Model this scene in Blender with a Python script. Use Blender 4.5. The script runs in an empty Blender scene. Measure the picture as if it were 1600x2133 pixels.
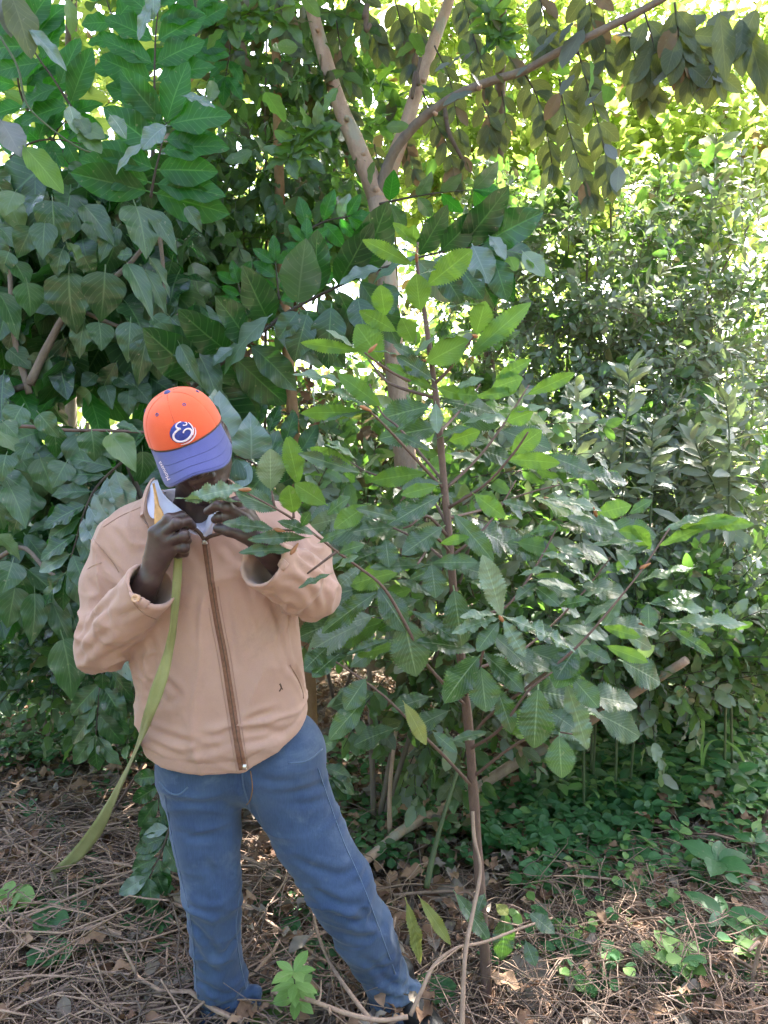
import bpy, math, random
import numpy as np
from mathutils import Vector, Matrix
from mathutils.bvhtree import BVHTree

# ------------------------------------------------------------------ scene, camera, light
S = bpy.context.scene
COL = S.collection
F_PX, CX, CY, CAM_H, PITCH = 1541.0, 800.0, 1066.5, 1.5, math.radians(4.0)
cam_d = bpy.data.cameras.new("camera")
cam = bpy.data.objects.new("camera", cam_d)
COL.objects.link(cam)
cam.location = (0, 0, CAM_H)
cam.rotation_euler = (math.pi / 2 - PITCH, 0, 0)
cam_d.sensor_fit = 'VERTICAL'
cam_d.sensor_height = 36.0
cam_d.lens = 36.0 * F_PX / 2133.0
cam_d.clip_start = 0.05
cam_d.clip_end = 400
S.camera = cam

SUN_EL, SUN_AZ = math.radians(58), math.radians(28)      # azimuth measured from +Y towards +X
world = bpy.data.worlds.new("World")
S.world = world
world.use_nodes = True
wn = world.node_tree
wn.nodes.clear()
w_out = wn.nodes.new("ShaderNodeOutputWorld")
w_bg = wn.nodes.new("ShaderNodeBackground")
w_sky = wn.nodes.new("ShaderNodeTexSky")
w_sky.sky_type = 'NISHITA'
w_sky.sun_disc = False
w_sky.sun_elevation = SUN_EL
w_sky.sun_rotation = SUN_AZ
w_sky.air_density = 0.62
w_sky.dust_density = 4.2
w_sky.ozone_density = 0.3
w_bg.inputs[1].default_value = 0.10
wn.links.new(w_sky.outputs[0], w_bg.inputs[0])
wn.links.new(w_bg.outputs[0], w_out.inputs[0])

sun_d = bpy.data.lights.new("sun", 'SUN')
sun_d.energy = 3.0
sun_d.angle = math.radians(0.5)
sun_d.color = (1.0, 0.95, 0.86)
sun = bpy.data.objects.new("sun", sun_d)
COL.objects.link(sun)
to_sun = Vector((math.cos(SUN_EL) * math.sin(SUN_AZ), math.cos(SUN_EL) * math.cos(SUN_AZ), math.sin(SUN_EL)))
sun.rotation_euler = to_sun.to_track_quat('Z', 'Y').to_euler()
sun.location = to_sun * 30

S.view_settings.view_transform = 'Standard'
S.view_settings.look = 'None'
S.view_settings.gamma = 1.0
S.view_settings.use_curve_mapping = False
S.view_settings.exposure = 4.05
S.cycles.max_bounces = 8
S.cycles.diffuse_bounces = 4
S.cycles.glossy_bounces = 3
S.cycles.transmission_bounces = 5
S.cycles.transparent_max_bounces = 8
S.cycles.sample_clamp_indirect = 6.0
S.cycles.use_denoising = True

# ------------------------------------------------------------------ helpers
RNG = np.random.default_rng(7)
cp, sp = math.cos(PITCH), math.sin(PITCH)

def ray(px, py):
    u, v = (px - CX) / F_PX, (CY - py) / F_PX
    return Vector((u, cp + v * sp, -sp + v * cp))

def P(px, py, Y):
    """the point at distance Y in front of the photographer that shows at this place of the photograph"""
    d = ray(px, py)
    return Vector((0, 0, CAM_H)) + d * (Y / d.y)

def GP(px, py, z=0.0):
    d = ray(px, py)
    return Vector((0, 0, CAM_H)) + d * ((z - CAM_H) / d.z)

def to_px(p):
    q = Vector(p) - Vector((0, 0, CAM_H))
    dep = q.y * cp - q.z * sp
    return (CX + F_PX * q.x / dep, CY - F_PX * (q.y * sp + q.z * cp) / dep, dep)

class VNoise:
    def __init__(s, seed, n=32):
        s.n = n
        s.t = np.random.default_rng(seed).random((n, n, n)).astype(np.float32) * 2 - 1
    def __call__(s, p):
        p = np.asarray(p, dtype=np.float64)
        i = np.floor(p).astype(int)
        f = p - i
        f = f * f * (3 - 2 * f)
        n = s.n
        r = 0
        for a in (0, 1):
            for b in (0, 1):
                for c in (0, 1):
                    w = (f[:, 0] if a else 1 - f[:, 0]) * (f[:, 1] if b else 1 - f[:, 1]) * (f[:, 2] if c else 1 - f[:, 2])
                    r = r + w * s.t[(i[:, 0] + a) % n, (i[:, 1] + b) % n, (i[:, 2] + c) % n]
        return r
NZ = VNoise(3)
def fbm(p, o=4):
    p = np.asarray(p, dtype=np.float64)
    r, a, t = 0, 1.0, 0
    for k in range(o):
        r = r + a * NZ(p * (2.03 ** k) + 7.3 * k)
        t += a
        a *= .5
    return r / t

def ground_z(x, y):
    x = np.atleast_1d(np.asarray(x, dtype=float)); y = np.atleast_1d(np.asarray(y, dtype=float))
    p = np.stack([x * 1.3, y * 1.3, np.zeros_like(x)], 1)
    z = fbm(p, 3) * .05
    z = z + .06 * np.exp(-((x + 1.1) ** 2 / .5 + (y - 2.1) ** 2 / .4))        # brush heaped on the left
    z = z + .05 * np.exp(-((x - .95) ** 2 / .3 + (y - 2.1) ** 2 / .25))
    z = z + np.clip(y - 5.0, 0, 50) * .05
    near = np.exp(-((x - 0.0) ** 2 / .5 + (y - 1.9) ** 2 / .15))
    return z * (1 - .8 * near) - .01
def gz(x, y):
    return float(ground_z(x, y)[0])

def mesh_from(name, v, f, mats=(), smooth=True, uv=None, mi=None, rnd=None):
    me = bpy.data.meshes.new(name)
    v = np.asarray(v, dtype=np.float32)
    if isinstance(f, np.ndarray):
        k = f.shape[1]
        me.vertices.add(len(v)); me.vertices.foreach_set("co", v.ravel())
        me.loops.add(f.size); me.loops.foreach_set("vertex_index", f.ravel().astype(np.int32))
        me.polygons.add(len(f))
        me.polygons.foreach_set("loop_start", np.arange(0, f.size, k, dtype=np.int32))
        me.polygons.foreach_set("loop_total", np.full(len(f), k, dtype=np.int32))
        me.update(calc_edges=True)
    else:
        me.from_pydata(v.tolist(), [], f)
        me.update()
    if smooth:
        me.polygons.foreach_set("use_smooth", np.ones(len(me.polygons), dtype=bool))
    for m in mats:
        me.materials.append(m)
    if uv is not None:
        l = me.uv_layers.new(name="UVMap")
        li = np.empty(len(me.loops), dtype=np.int32); me.loops.foreach_get("vertex_index", li)
        l.data.foreach_set("uv", np.asarray(uv, dtype=np.float32)[li].ravel())
    if rnd is not None:
        a = me.attributes.new("rnd", 'FLOAT', 'POINT')
        a.data.foreach_set("value", np.asarray(rnd, dtype=np.float32))
    if mi is not None:
        me.polygons.foreach_set("material_index", np.asarray(mi, dtype=np.int32))
    me.validate(clean_customdata=False)
    return me

def link(name, me, parent=None, loc=None, **props):
    o = bpy.data.objects.new(name, me)
    COL.objects.link(o)
    if parent is not None:
        o.parent = parent
    if loc is not None:
        o.location = loc
    for k, v in props.items():
        o[k] = v
    return o

def thing(name, label, cat, loc=(0, 0, 0), group=None):
    o = link(name, None, None, loc, label=label, category=cat)
    o.empty_display_size = .1
    if group:
        o['group'] = group
    return o

def tag(o, label, cat, group=None):
    o['label'] = label; o['category'] = cat
    if group:
        o['group'] = group
    return o

def smooth_path(pts, n=6):
    """Catmull-Rom through the points"""
    pts = [Vector(p) for p in pts]
    if len(pts) < 3:
        return [pts[0].lerp(pts[-1], i / n) for i in range(n + 1)]
    q = [pts[0] * 2 - pts[1]] + pts + [pts[-1] * 2 - pts[-2]]
    out = []
    for i in range(1, len(q) - 2):
        a, b, c, d = q[i - 1], q[i], q[i + 1], q[i + 2]
        for k in range(n):
            t = k / n
            out.append(.5 * ((2 * b) + (c - a) * t + (2 * a - 5 * b + 4 * c - d) * t * t + (3 * b - a - 3 * c + d) * t ** 3))
    out.append(pts[-1])
    return out

def interp(vals, m):
    vals = np.asarray(vals, dtype=float)
    return np.interp(np.linspace(0, len(vals) - 1, m), np.arange(len(vals)), vals)

def tube(path, radii, sides=8, rough=0.0, seed=0, cap=True, origin=(0, 0, 0)):
    """vertices and quads of a tapering tube along a path"""
    path = np.array([tuple(p) for p in path], dtype=float)
    m = len(path)
    radii = interp(radii, m) if len(radii) != m else np.asarray(radii, dtype=float)
    t = np.gradient(path, axis=0)
    t /= np.linalg.norm(t, axis=1, keepdims=True) + 1e-9
    ref = np.array([0.0, 0, 1]) if abs(t[0][2]) < .9 else np.array([1.0, 0, 0])
    x = np.cross(t[0], ref); x /= np.linalg.norm(x)
    ang = np.linspace(0, 2 * np.pi, sides, endpoint=False)
    V = np.empty((m, sides, 3))
    for i in range(m):
        x = x - t[i] * x.dot(t[i]); x /= np.linalg.norm(x) + 1e-9
        y = np.cross(t[i], x)
        V[i] = path[i] + radii[i] * (np.cos(ang)[:, None] * x + np.sin(ang)[:, None] * y)
    if rough:
        fl = V.reshape(-1, 3)
        nn = fbm(fl * 18 + seed, 3)[:, None]
        c = np.repeat(path, sides, 0)
        V = (c + (fl - c) * (1 + rough * nn)).reshape(m, sides, 3)
    V = V.reshape(-1, 3)
    i, j = np.meshgrid(np.arange(m - 1), np.arange(sides), indexing='ij')
    a = i * sides + j; b = i * sides + (j + 1) % sides
    Fq = np.stack([a, b, b + sides, a + sides], -1).reshape(-1, 4)
    if cap:
        n = len(V)
        V = np.vstack([V, path[:1], path[-1:]])
        k = np.arange(sides); k2 = (k + 1) % sides
        c0 = np.stack([k2, k, np.full(sides, n), np.full(sides, n)], 1)
        c1 = np.stack([(m - 1) * sides + k, (m - 1) * sides + k2, np.full(sides, n + 1), np.full(sides, n + 1)], 1)
        tri = [tuple(r[:3]) for r in np.vstack([c0, c1])]
    else:
        tri = []
    return V - np.asarray(origin), Fq, tri

class Geo:
    """gathers pieces into one mesh"""
    def __init__(s):
        s.v, s.f, s.n, s.r, s.m = [], [], 0, [], []
    def add(s, v, quads, tris=(), rnd=0.0, mi=0):
        v = np.asarray(v)
        q = [tuple(int(k) + s.n for k in r) for r in quads] + [tuple(int(k) + s.n for k in r) for r in tris]
        s.v.append(v); s.f += q; s.m += [mi] * len(q); s.r.append(np.full(len(v), rnd)); s.n += len(v)
    def tube(s, path, radii, sides=6, rough=0.0, seed=0, rnd=0.0, cap=True, mi=0):
        v, q, t = tube(path, radii, sides, rough, seed, cap)
        s.add(v, q, t, rnd, mi)
    def mesh(s, name, mats, origin=(0, 0, 0), smooth=True):
        v = np.vstack(s.v) - np.asarray(origin)
        return mesh_from(name, v, s.f, mats, smooth, rnd=np.concatenate(s.r), mi=s.m)

# ------------------------------------------------------------------ materials
def new_mat(name):
    m = bpy.data.materials.new(name)
    m.use_nodes = True
    nt = m.node_tree
    nt.nodes.clear()
    out = nt.nodes.new("ShaderNodeOutputMaterial")
    return m, nt, out

class NB:
    def __init__(s, nt): s.nt = nt
    def n(s, t, **k):
        x = s.nt.nodes.new(t)
        for a, b in k.items(): setattr(x, a, b)
        return x
    def l(s, a, b): s.nt.links.new(a, b)
    def math(s, op, a, b=None, c=None, clamp=False):
        x = s.n("ShaderNodeMath", operation=op); x.use_clamp = clamp
        for i, q in enumerate((a, b, c)):
            if q is None: continue
            if isinstance(q, (int, float)): x.inputs[i].default_value = q
            else: s.l(q, x.inputs[i])
        return x.outputs[0]
    def mix(s, f, a, b, mode='MIX'):
        x = s.n("ShaderNodeMix", data_type='RGBA', blend_type=mode)
        for i, q in ((0, f), (6, a), (7, b)):
            if isinstance(q, (int, float)): x.inputs[i].default_value = q
            elif isinstance(q, tuple): x.inputs[i].default_value = (*q[:3], 1)
            else: s.l(q, x.inputs[i])
        return x.outputs[2]
    def noise(s, scale, detail=4, rough=.55, vec=None, dist=0):
        x = s.n("ShaderNodeTexNoise")
        x.inputs['Scale'].default_value = scale; x.inputs['Detail'].default_value = detail
        x.inputs['Roughness'].default_value = rough; x.inputs['Distortion'].default_value = dist
        if vec is not None: s.l(vec, x.inputs['Vector'])
        return x
    def ramp(s, fac, stops):
        x = s.n("ShaderNodeValToRGB")
        while len(x.color_ramp.elements) < len(stops): x.color_ramp.elements.new(.5)
        for e, (p, c) in zip(x.color_ramp.elements, stops):
            e.position = p; e.color = (*c[:3], 1) if isinstance(c, tuple) else (c, c, c, 1)
        s.l(fac, x.inputs[0])
        return x.outputs[0]
    def rnd(s):
        a = s.n("ShaderNodeAttribute", attribute_name="rnd"); o = s.n("ShaderNodeObjectInfo")
        return s.math('FRACT', s.math('ADD', a.outputs['Fac'], o.outputs['Random']))

def leaf_mat(name, dark, light, vein, trans, rough=.4, spec=.5, back=None, nv=9, vs=.5, tmix=.35, odd=None, odd_share=.06, slant=.28, mottle=.25):
    m, nt, out = new_mat(name)
    b = NB(nt)
    r = b.rnd()
    uv = b.n("ShaderNodeUVMap")
    sx = b.n("ShaderNodeSeparateXYZ"); b.l(uv.outputs[0], sx.inputs[0])
    s = b.math('MULTIPLY', b.math('ABSOLUTE', b.math('SUBTRACT', sx.outputs[0], .5)), 2.0)
    mid = b.math('SUBTRACT', 1.0, b.math('DIVIDE', s, .07), clamp=True)
    ph = b.math('FRACT', b.math('MULTIPLY', b.math('SUBTRACT', sx.outputs[1], b.math('MULTIPLY', s, slant)), float(nv)))
    side = b.math('SUBTRACT', 1.0, b.math('DIVIDE', b.math('ABSOLUTE', b.math('SUBTRACT', ph, .5)), .10), clamp=True)
    veins = b.math('MULTIPLY', b.math('MAXIMUM', mid, b.math('MULTIPLY', side, .6)), min(.9, vs * 1.6))
    base = b.mix(r, dark, light)
    if odd is not None:
        base = b.mix(b.math('GREATER_THAN', b.math('FRACT', b.math('MULTIPLY', r, 17.3)), 1 - odd_share), base, odd)
    geo = b.n("ShaderNodeNewGeometry")
    tc = b.n("ShaderNodeTexCoord")
    nz = b.noise(28, 4, .6, geo.outputs['Position'])
    base = b.mix(b.math('MULTIPLY', nz.outputs[0], mottle * 2), base, b.mix(.5, base, (.02, .025, .012)))
    base = b.mix(veins, base, vein)
    sp_ = b.noise(70, 2, .5, geo.outputs['Position'])
    base = b.mix(b.ramp(sp_.outputs[0], ((.69, 0.0), (.73, .55))), base, (.24, .23, .14))
    if back is not None:
        base = b.mix(geo.outputs['Backfacing'], base, b.mix(veins, back, vein))
    pr = b.n("ShaderNodeBsdfPrincipled")
    b.l(base, pr.inputs['Base Color'])
    rr = b.math('ADD', rough, b.math('MULTIPLY', b.math('SUBTRACT', r, .5), .18))
    rr = b.math('ADD', rr, b.math('MULTIPLY', geo.outputs['Backfacing'], .25), clamp=True)
    b.l(rr, pr.inputs['Roughness'])
    pr.inputs['Specular IOR Level'].default_value = spec
    bump = b.n("ShaderNodeBump"); bump.inputs['Strength'].default_value = .25; bump.inputs['Distance'].default_value = .004
    b.l(b.math('SUBTRACT', nz.outputs[0], b.math('MULTIPLY', veins, .8)), bump.inputs['Height'])
    b.l(bump.outputs[0], pr.inputs['Normal'])
    tr = b.n("ShaderNodeBsdfTranslucent")
    tcol = b.mix(veins, b.mix(r, trans, tuple(c * .75 for c in trans)), tuple(min(1, c * 1.3) for c in trans))
    if odd is not None:
        tcol = b.mix(b.math('GREATER_THAN', b.math('FRACT', b.math('MULTIPLY', r, 17.3)), 1 - odd_share), tcol, odd)
    b.l(tcol, tr.inputs[0])
    mx = b.n("ShaderNodeMixShader"); mx.inputs[0].default_value = tmix
    b.l(pr.outputs[0], mx.inputs[1]); b.l(tr.outputs[0], mx.inputs[2])
    b.l(mx.outputs[0], out.inputs[0])
    return m

def bark_mat(name, a, c, scale=30, rough=.8, bump=.4, spots=None):
    m, nt, out = new_mat(name)
    b = NB(nt)
    g = b.n("ShaderNodeNewGeometry")
    mp = b.n("ShaderNodeMapping"); mp.inputs['Scale'].default_value = (1, 1, .35)
    b.l(g.outputs['Position'], mp.inputs[0])
    n1 = b.noise(scale, 6, .65, mp.outputs[0], .3)
    n2 = b.noise(scale * 5, 4, .6, g.outputs['Position'])
    r = b.rnd()
    col = b.mix(b.ramp(n1.outputs[0], ((.3, 0.0), (.72, 1.0))), a, c)
    col = b.mix(b.math('MULTIPLY', n2.outputs[0], .5), col, tuple(x * .45 for x in a))
    col = b.mix(b.math('MULTIPLY', r, .3), col, tuple(x * .5 for x in c))
    if spots:
        n3 = b.noise(9, 3, .5, g.outputs['Position'])
        col = b.mix(b.ramp(n3.outputs[0], ((.56, 0.0), (.64, .8))), col, spots)
    pr = b.n("ShaderNodeBsdfPrincipled"); b.l(col, pr.inputs['Base Color'])
    pr.inputs['Roughness'].default_value = rough
    bp = b.n("ShaderNodeBump"); bp.inputs['Strength'].default_value = bump; bp.inputs['Distance'].default_value = .012
    b.l(b.math('ADD', n1.outputs[0], b.math('MULTIPLY', n2.outputs[0], .5)), bp.inputs['Height'])
    b.l(bp.outputs[0], pr.inputs['Normal'])
    b.l(pr.outputs[0], out.inputs[0])
    return m

def plain_mat(name, col, rough=.6, metal=0.0, var=.2, scale=40, bump=.1, spec=.5, sheen=0.0, col2=None):
    m, nt, out = new_mat(name)
    b = NB(nt)
    tc = b.n("ShaderNodeTexCoord")
    n1 = b.noise(scale, 5, .6, tc.outputs['Object'])
    c2 = col2 or tuple(x * (1 - var * 1.6) for x in col)
    c = b.mix(b.ramp(n1.outputs[0], ((.35, 0.0), (.7, 1.0))), col, c2)
    r = b.rnd()
    c = b.mix(b.math('MULTIPLY', r, var), c, tuple(x * .55 for x in col))
    pr = b.n("ShaderNodeBsdfPrincipled"); b.l(c, pr.inputs['Base Color'])
    pr.inputs['Roughness'].default_value = rough; pr.inputs['Metallic'].default_value = metal
    pr.inputs['Specular IOR Level'].default_value = spec
    if sheen:
        pr.inputs['Sheen Weight'].default_value = sheen
    bp = b.n("ShaderNodeBump"); bp.inputs['Strength'].default_value = bump; bp.inputs['Distance'].default_value = .003
    b.l(n1.outputs[0], bp.inputs['Height']); b.l(bp.outputs[0], pr.inputs['Normal'])
    b.l(pr.outputs[0], out.inputs[0])
    return m

M = {}
# leaves: (dark, light, vein, transmitted)
M['hero'] = leaf_mat('loquat_leaf', (.020, .052, .020), (.046, .092, .038), (.20, .26, .14), (.16, .38, .04), .29, .65, back=(.11, .16, .08), nv=10, vs=.6, tmix=.28, slant=.45)
M['hero_young'] = leaf_mat('young_loquat_leaf', (.065, .16, .025), (.12, .24, .04), (.22, .32, .09), (.30, .56, .06), .45, .4, back=(.17, .30, .07), nv=10, vs=.45, tmix=.45, slant=.45)
M['hero_pale_sheen'] = leaf_mat('pale_sheen_loquat_leaf', (.09, .15, .085), (.18, .245, .16), (.28, .36, .24), (.25, .45, .10), .30, .7, back=(.2, .26, .17), nv=10, vs=.5, tmix=.2, slant=.45)  # pale copy of the leaf; whitish sky sheen is put into the colour
M['hero_yellow'] = leaf_mat('yellowing_loquat_leaf', (.16, .19, .05), (.24, .26, .07), (.30, .33, .12), (.5, .5, .1), .5, .4, nv=12, vs=.5)
M['heart'] = leaf_mat('heart_leaf', (.018, .050, .020), (.048, .098, .045), (.14, .21, .10), (.09, .32, .04), .34, .55, back=(.06, .12, .05), nv=7, vs=.45, tmix=.2, slant=.45, odd=(.10, .17, .05), odd_share=.12)
M['apple'] = leaf_mat('custard_apple_leaf', (.018, .075, .02), (.03, .12, .03), (.12, .26, .08), (.08, .45, .03), .42, .35, back=(.05, .12, .04), nv=9, vs=.5, tmix=.4, slant=.2)
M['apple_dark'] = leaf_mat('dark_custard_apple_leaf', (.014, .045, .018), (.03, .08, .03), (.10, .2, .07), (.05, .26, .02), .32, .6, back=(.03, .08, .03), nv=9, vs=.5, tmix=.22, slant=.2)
M['apple_pale_sheen'] = leaf_mat('sheen_custard_apple_leaf', (.10, .155, .12), (.17, .225, .19), (.25, .31, .26), (.10, .38, .04), .25, .8, nv=9, vs=.3, tmix=.2, slant=.2)  # greyed, lighter copy; the sheen on the leaf is part of its colour
M['olive'] = leaf_mat('olive_leaflet', (.032, .055, .024), (.072, .098, .038), (.15, .16, .07), (.27, .32, .06), .45, .5, back=(.085, .11, .045), nv=8, vs=.4, tmix=.30, odd=(.16, .10, .05), odd_share=.08)
M['grey'] = leaf_mat('grey_leaflet', (.10, .115, .12), (.17, .18, .185), (.2, .2, .19), (.2, .26, .08), .38, .6, back=(.12, .12, .08), nv=8, vs=.3, tmix=.2)
M['vine'] = leaf_mat('vine_leaf', (.04, .075, .035), (.10, .16, .07), (.12, .19, .08), (.22, .48, .06), .38, .55, nv=6, vs=.3, tmix=.32, odd=(.13, .12, .05), odd_share=.05)
M['small'] = leaf_mat('small_shrub_leaf', (.12, .17, .10), (.27, .32, .22), (.12, .17, .1), (.30, .48, .10), .33, .65, nv=5, vs=.25, tmix=.33, odd=(.26, .30, .25), odd_share=.2)
M['lance'] = leaf_mat('silvery_lance_leaf', (.15, .18, .13), (.30, .33, .265), (.33, .36, .28), (.3, .42, .12), .42, .5, back=(.27, .27, .21), nv=10, vs=.3, tmix=.28)
M['sunny'] = leaf_mat('sunlit_vine_leaf', (.12, .20, .04), (.24, .32, .08), (.26, .32, .12), (.52, .68, .13), .42, .5, nv=6, vs=.25, tmix=.54, odd=(.30, .20, .08), odd_share=.03)  # brighter copy of the vine leaf, sunlight put into its colours
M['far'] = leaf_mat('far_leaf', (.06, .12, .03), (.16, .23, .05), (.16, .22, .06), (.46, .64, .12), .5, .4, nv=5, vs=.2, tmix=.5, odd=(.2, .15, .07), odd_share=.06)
M['herb'] = leaf_mat('herb_leaf', (.03, .10, .035), (.06, .17, .06), (.09, .19, .08), (.15, .45, .08), .5, .4, nv=6, vs=.25, tmix=.3)
M['herb_light'] = leaf_mat('light_herb_leaf', (.12, .24, .06), (.22, .36, .11), (.25, .36, .15), (.40, .65, .15), .5, .4, nv=6, vs=.3, tmix=.35)
M['dead'] = leaf_mat('dead_leaf', (.16, .08, .05), (.38, .24, .155), (.25, .17, .12), (.3, .16, .08), .75, .25, nv=8, vs=.3, tmix=.12, mottle=.4)
M['dead_grey'] = leaf_mat('grey_dead_leaf', (.14, .11, .09), (.30, .25, .21), (.2, .17, .14), (.25, .17, .1), .75, .25, nv=8, vs=.3, tmix=.1, mottle=.4)
M['bark'] = bark_mat('pinkish_bark', (.40, .245, .175), (.62, .43, .325), 26, .8, .6, spots=(.32, .30, .24))
M['bark_grey'] = bark_mat('greyish_bark', (.16, .12, .10), (.30, .235, .19), 30, .85, .5)
M['bark_dark'] = bark_mat('dark_bark', (.05, .04, .032), (.10, .08, .06), 30, .85, .5)
M['stem_red'] = bark_mat('reddish_stem', (.11, .065, .05), (.20, .125, .10), 45, .75, .35)
M['stem_green'] = bark_mat('green_stem', (.06, .09, .035), (.12, .15, .06), 40, .6, .2)
M['trunk_orange'] = bark_mat('orange_bark', (.34, .17, .08), (.52, .31, .17), 18, .85, .6)
M['twig'] = bark_mat('dry_twig', (.23, .14, .10), (.48, .34, .25), 40, .85, .3)
M['twig_dark'] = bark_mat('old_twig', (.10, .07, .055), (.22, .16, .13), 40, .9, .3)
M['wood_cut'] = plain_mat('cut_wood', (.72, .45, .27), .7, 0, .15, 60)

# ------------------------------------------------------------------ leaf shapes (unit length along +Y, face up +Z)
def leaf_shape(name, mat, nl, nc, wf, fold=.15, curve=.15, rib=0.0, ribn=9, serr=0.0, wave=0.0, waven=2.5, pet=.12, phase=0.0, twist=0.0, slant=.25, lobes=None):
    t = np.linspace(0, 1, nl + 1)
    s = np.linspace(-1, 1, nc + 1)
    T, Sg = np.meshgrid(t, s, indexing='ij')
    w = wf(T)
    edge = (np.abs(Sg) > .999)
    saw = np.where(np.arange(nl + 1) % 2 == 0, 1.0, -1.0)[:, None] * np.ones_like(Sg)
    x = Sg * w * (1 + serr * saw * edge)
    y = T + slant * .25 * np.abs(Sg) * w * (1 - T)
    z = fold * np.abs(x) + wave * np.sin(2 * np.pi * waven * T + phase + np.sign(Sg) * .9) * Sg ** 2 * np.sin(np.pi * T)
    z = z + rib * np.sin(2 * np.pi * ribn * (T - slant * np.abs(Sg))) * np.abs(Sg) * (1.15 - np.abs(Sg)) * np.sin(np.pi * np.clip(T, .04, .96))
    a = curve * 2 * T
    z = z - curve * T ** 2
    y = y * (1 - .12 * abs(curve) * T)
    if twist:
        c, q = np.cos(twist * T), np.sin(twist * T)
        x, z = x * c - (z + curve * T ** 2) * q, (z + curve * T ** 2) * c + x * q - curve * T ** 2
    V = np.stack([x, y, z], -1).reshape(-1, 3)
    UV = np.stack([Sg * .5 + .5, T], -1).reshape(-1, 2)
    i, j = np.meshgrid(np.arange(nl), np.arange(nc), indexing='ij')
    k = i * (nc + 1) + j
    Fq = np.stack([k, k + 1, k + nc + 2, k + nc + 1], -1).reshape(-1, 4)
    if pet > 0:
        n = len(V)
        pw = .011
        V = np.vstack([V, [[-pw, -pet, 0], [pw, -pet, 0], [pw, .02, .006], [-pw, .02, .006], [0, -pet, -pw], [0, .02, -pw]]])
        UV = np.vstack([UV, [[.5, 0]] * 6])
        Fq = np.vstack([Fq, [[n, n + 1, n + 2, n + 3], [n + 1, n + 4, n + 5, n + 2], [n + 4, n, n + 3, n + 5]]])
    return dict(name=name, mat=mat, v=V, f=Fq, uv=UV, mesh=None)

def w_ellip(a, p=1.0, tip=1.0):     # half-width a, widest at p
    def f(t):
        u = np.where(t < p, t / p * .5, .5 + (t - p) / (1 - p) * .5)
        return a * np.sin(np.pi * np.clip(u, 0, 1)) ** tip + .002
    return f
def w_heart(a):
    def f(t):
        b = np.clip(t / .30, 0, 1)
        body = np.clip(1 - (1 - b) ** 2.6, 0, 1) ** .5 * np.where(t < .3, 1, np.clip(1 - np.clip((t - .3) / .7, 0, 1) ** 1.55, 0, 1) ** 1.05)
        tipw = .05 * np.clip(1 - t, 0, 1)
        return a * (np.maximum(body, tipw * .7) + .30 * (t < .02)) + .002
    return f

KIND = {}
def reg(kind, *shapes):
    KIND[kind] = list(shapes)
def variants(kind, mat, n, **k):
    r = np.random.default_rng(hash_name(kind))
    out = []
    for i in range(n):
        kk = dict(k)
        for q in ('fold', 'curve', 'wave', 'rib'):
            if q in kk:
                kk[q] = kk[q] * r.uniform(.6, 1.4)
        kk['curve'] = kk.get('curve', .15) + r.uniform(-.06, .10)
        kk['phase'] = r.uniform(0, 6)
        kk['twist'] = r.uniform(-.35, .35) if kk.pop('tw', True) else 0
        out.append(leaf_shape(kind + '_leaf', M[mat], **kk))
    reg(kind, *out)
def hash_name(s):
    return sum((i + 1) * ord(c) for i, c in enumerate(s)) % 100000

variants('hero', 'hero', 6, nl=44, nc=6, wf=w_ellip(.21, .55, .8), fold=.16, curve=.12, rib=.032, ribn=10, serr=.11, wave=.04, pet=.08, slant=.42)
variants('crinkled', 'hero_pale_sheen', 3, nl=44, nc=6, wf=w_ellip(.19, .5, .8), fold=.2, curve=.12, rib=.04, ribn=10, serr=.12, wave=.07, waven=4, pet=.08)
variants('heart', 'heart', 6, nl=20, nc=6, wf=w_heart(.33), fold=.2, curve=.22, rib=.014, ribn=6, wave=.045, pet=.16, slant=.4)
variants('apple', 'apple', 6, nl=14, nc=6, wf=w_ellip(.21, .45, .75), fold=.2, curve=.26, rib=.014, ribn=9, wave=.05, pet=.07)
variants('olive', 'olive', 5, nl=8, nc=4, wf=w_ellip(.25, .5, .75), fold=.14, curve=.15, wave=.03, pet=.06)
variants('vine', 'vine', 5, nl=10, nc=4, wf=w_ellip(.25, .40, .62), fold=.2, curve=.22, wave=.05, pet=.14)
variants('small', 'small', 4, nl=4, nc=2, wf=w_ellip(.22, .5, .8), fold=.22, curve=.14, pet=.06)
variants('lance', 'lance', 4, nl=8, nc=4, wf=w_ellip(.13, .5, .9), fold=.25, curve=.16, wave=.02, pet=.05)
variants('sunny', 'sunny', 4, nl=7, nc=4, wf=w_ellip(.29, .38, .62), fold=.2, curve=.2, wave=.05, pet=.12)
variants('far', 'far', 3, nl=3, nc=2, wf=w_ellip(.27, .45, .8), fold=.2, curve=.18, pet=0)
variants('herb', 'herb', 4, nl=7, nc=4, wf=w_ellip(.24, .38, .85), fold=.15, curve=.2, wave=.03, pet=.15)
variants('clover', 'herb', 3, nl=5, nc=4, wf=w_ellip(.36, .62, .7), fold=.2, curve=.15, pet=.05)
variants('dead', 'dead', 6, nl=9, nc=4, wf=w_ellip(.24, .45, .85), fold=.45, curve=.22, wave=.14, waven=2, pet=.1, rib=.02)
variants('crown', 'olive', 3, nl=2, nc=2, wf=w_ellip(.27, .5, .8), fold=.15, curve=.15, pet=0)

def shape_mesh(sh):
    if sh['mesh'] is None:
        sh['mesh'] = mesh_from(sh['name'], sh['v'], np.asarray(sh['f']), [sh['mat']], True, uv=sh['uv'])
    return sh['mesh']

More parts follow.
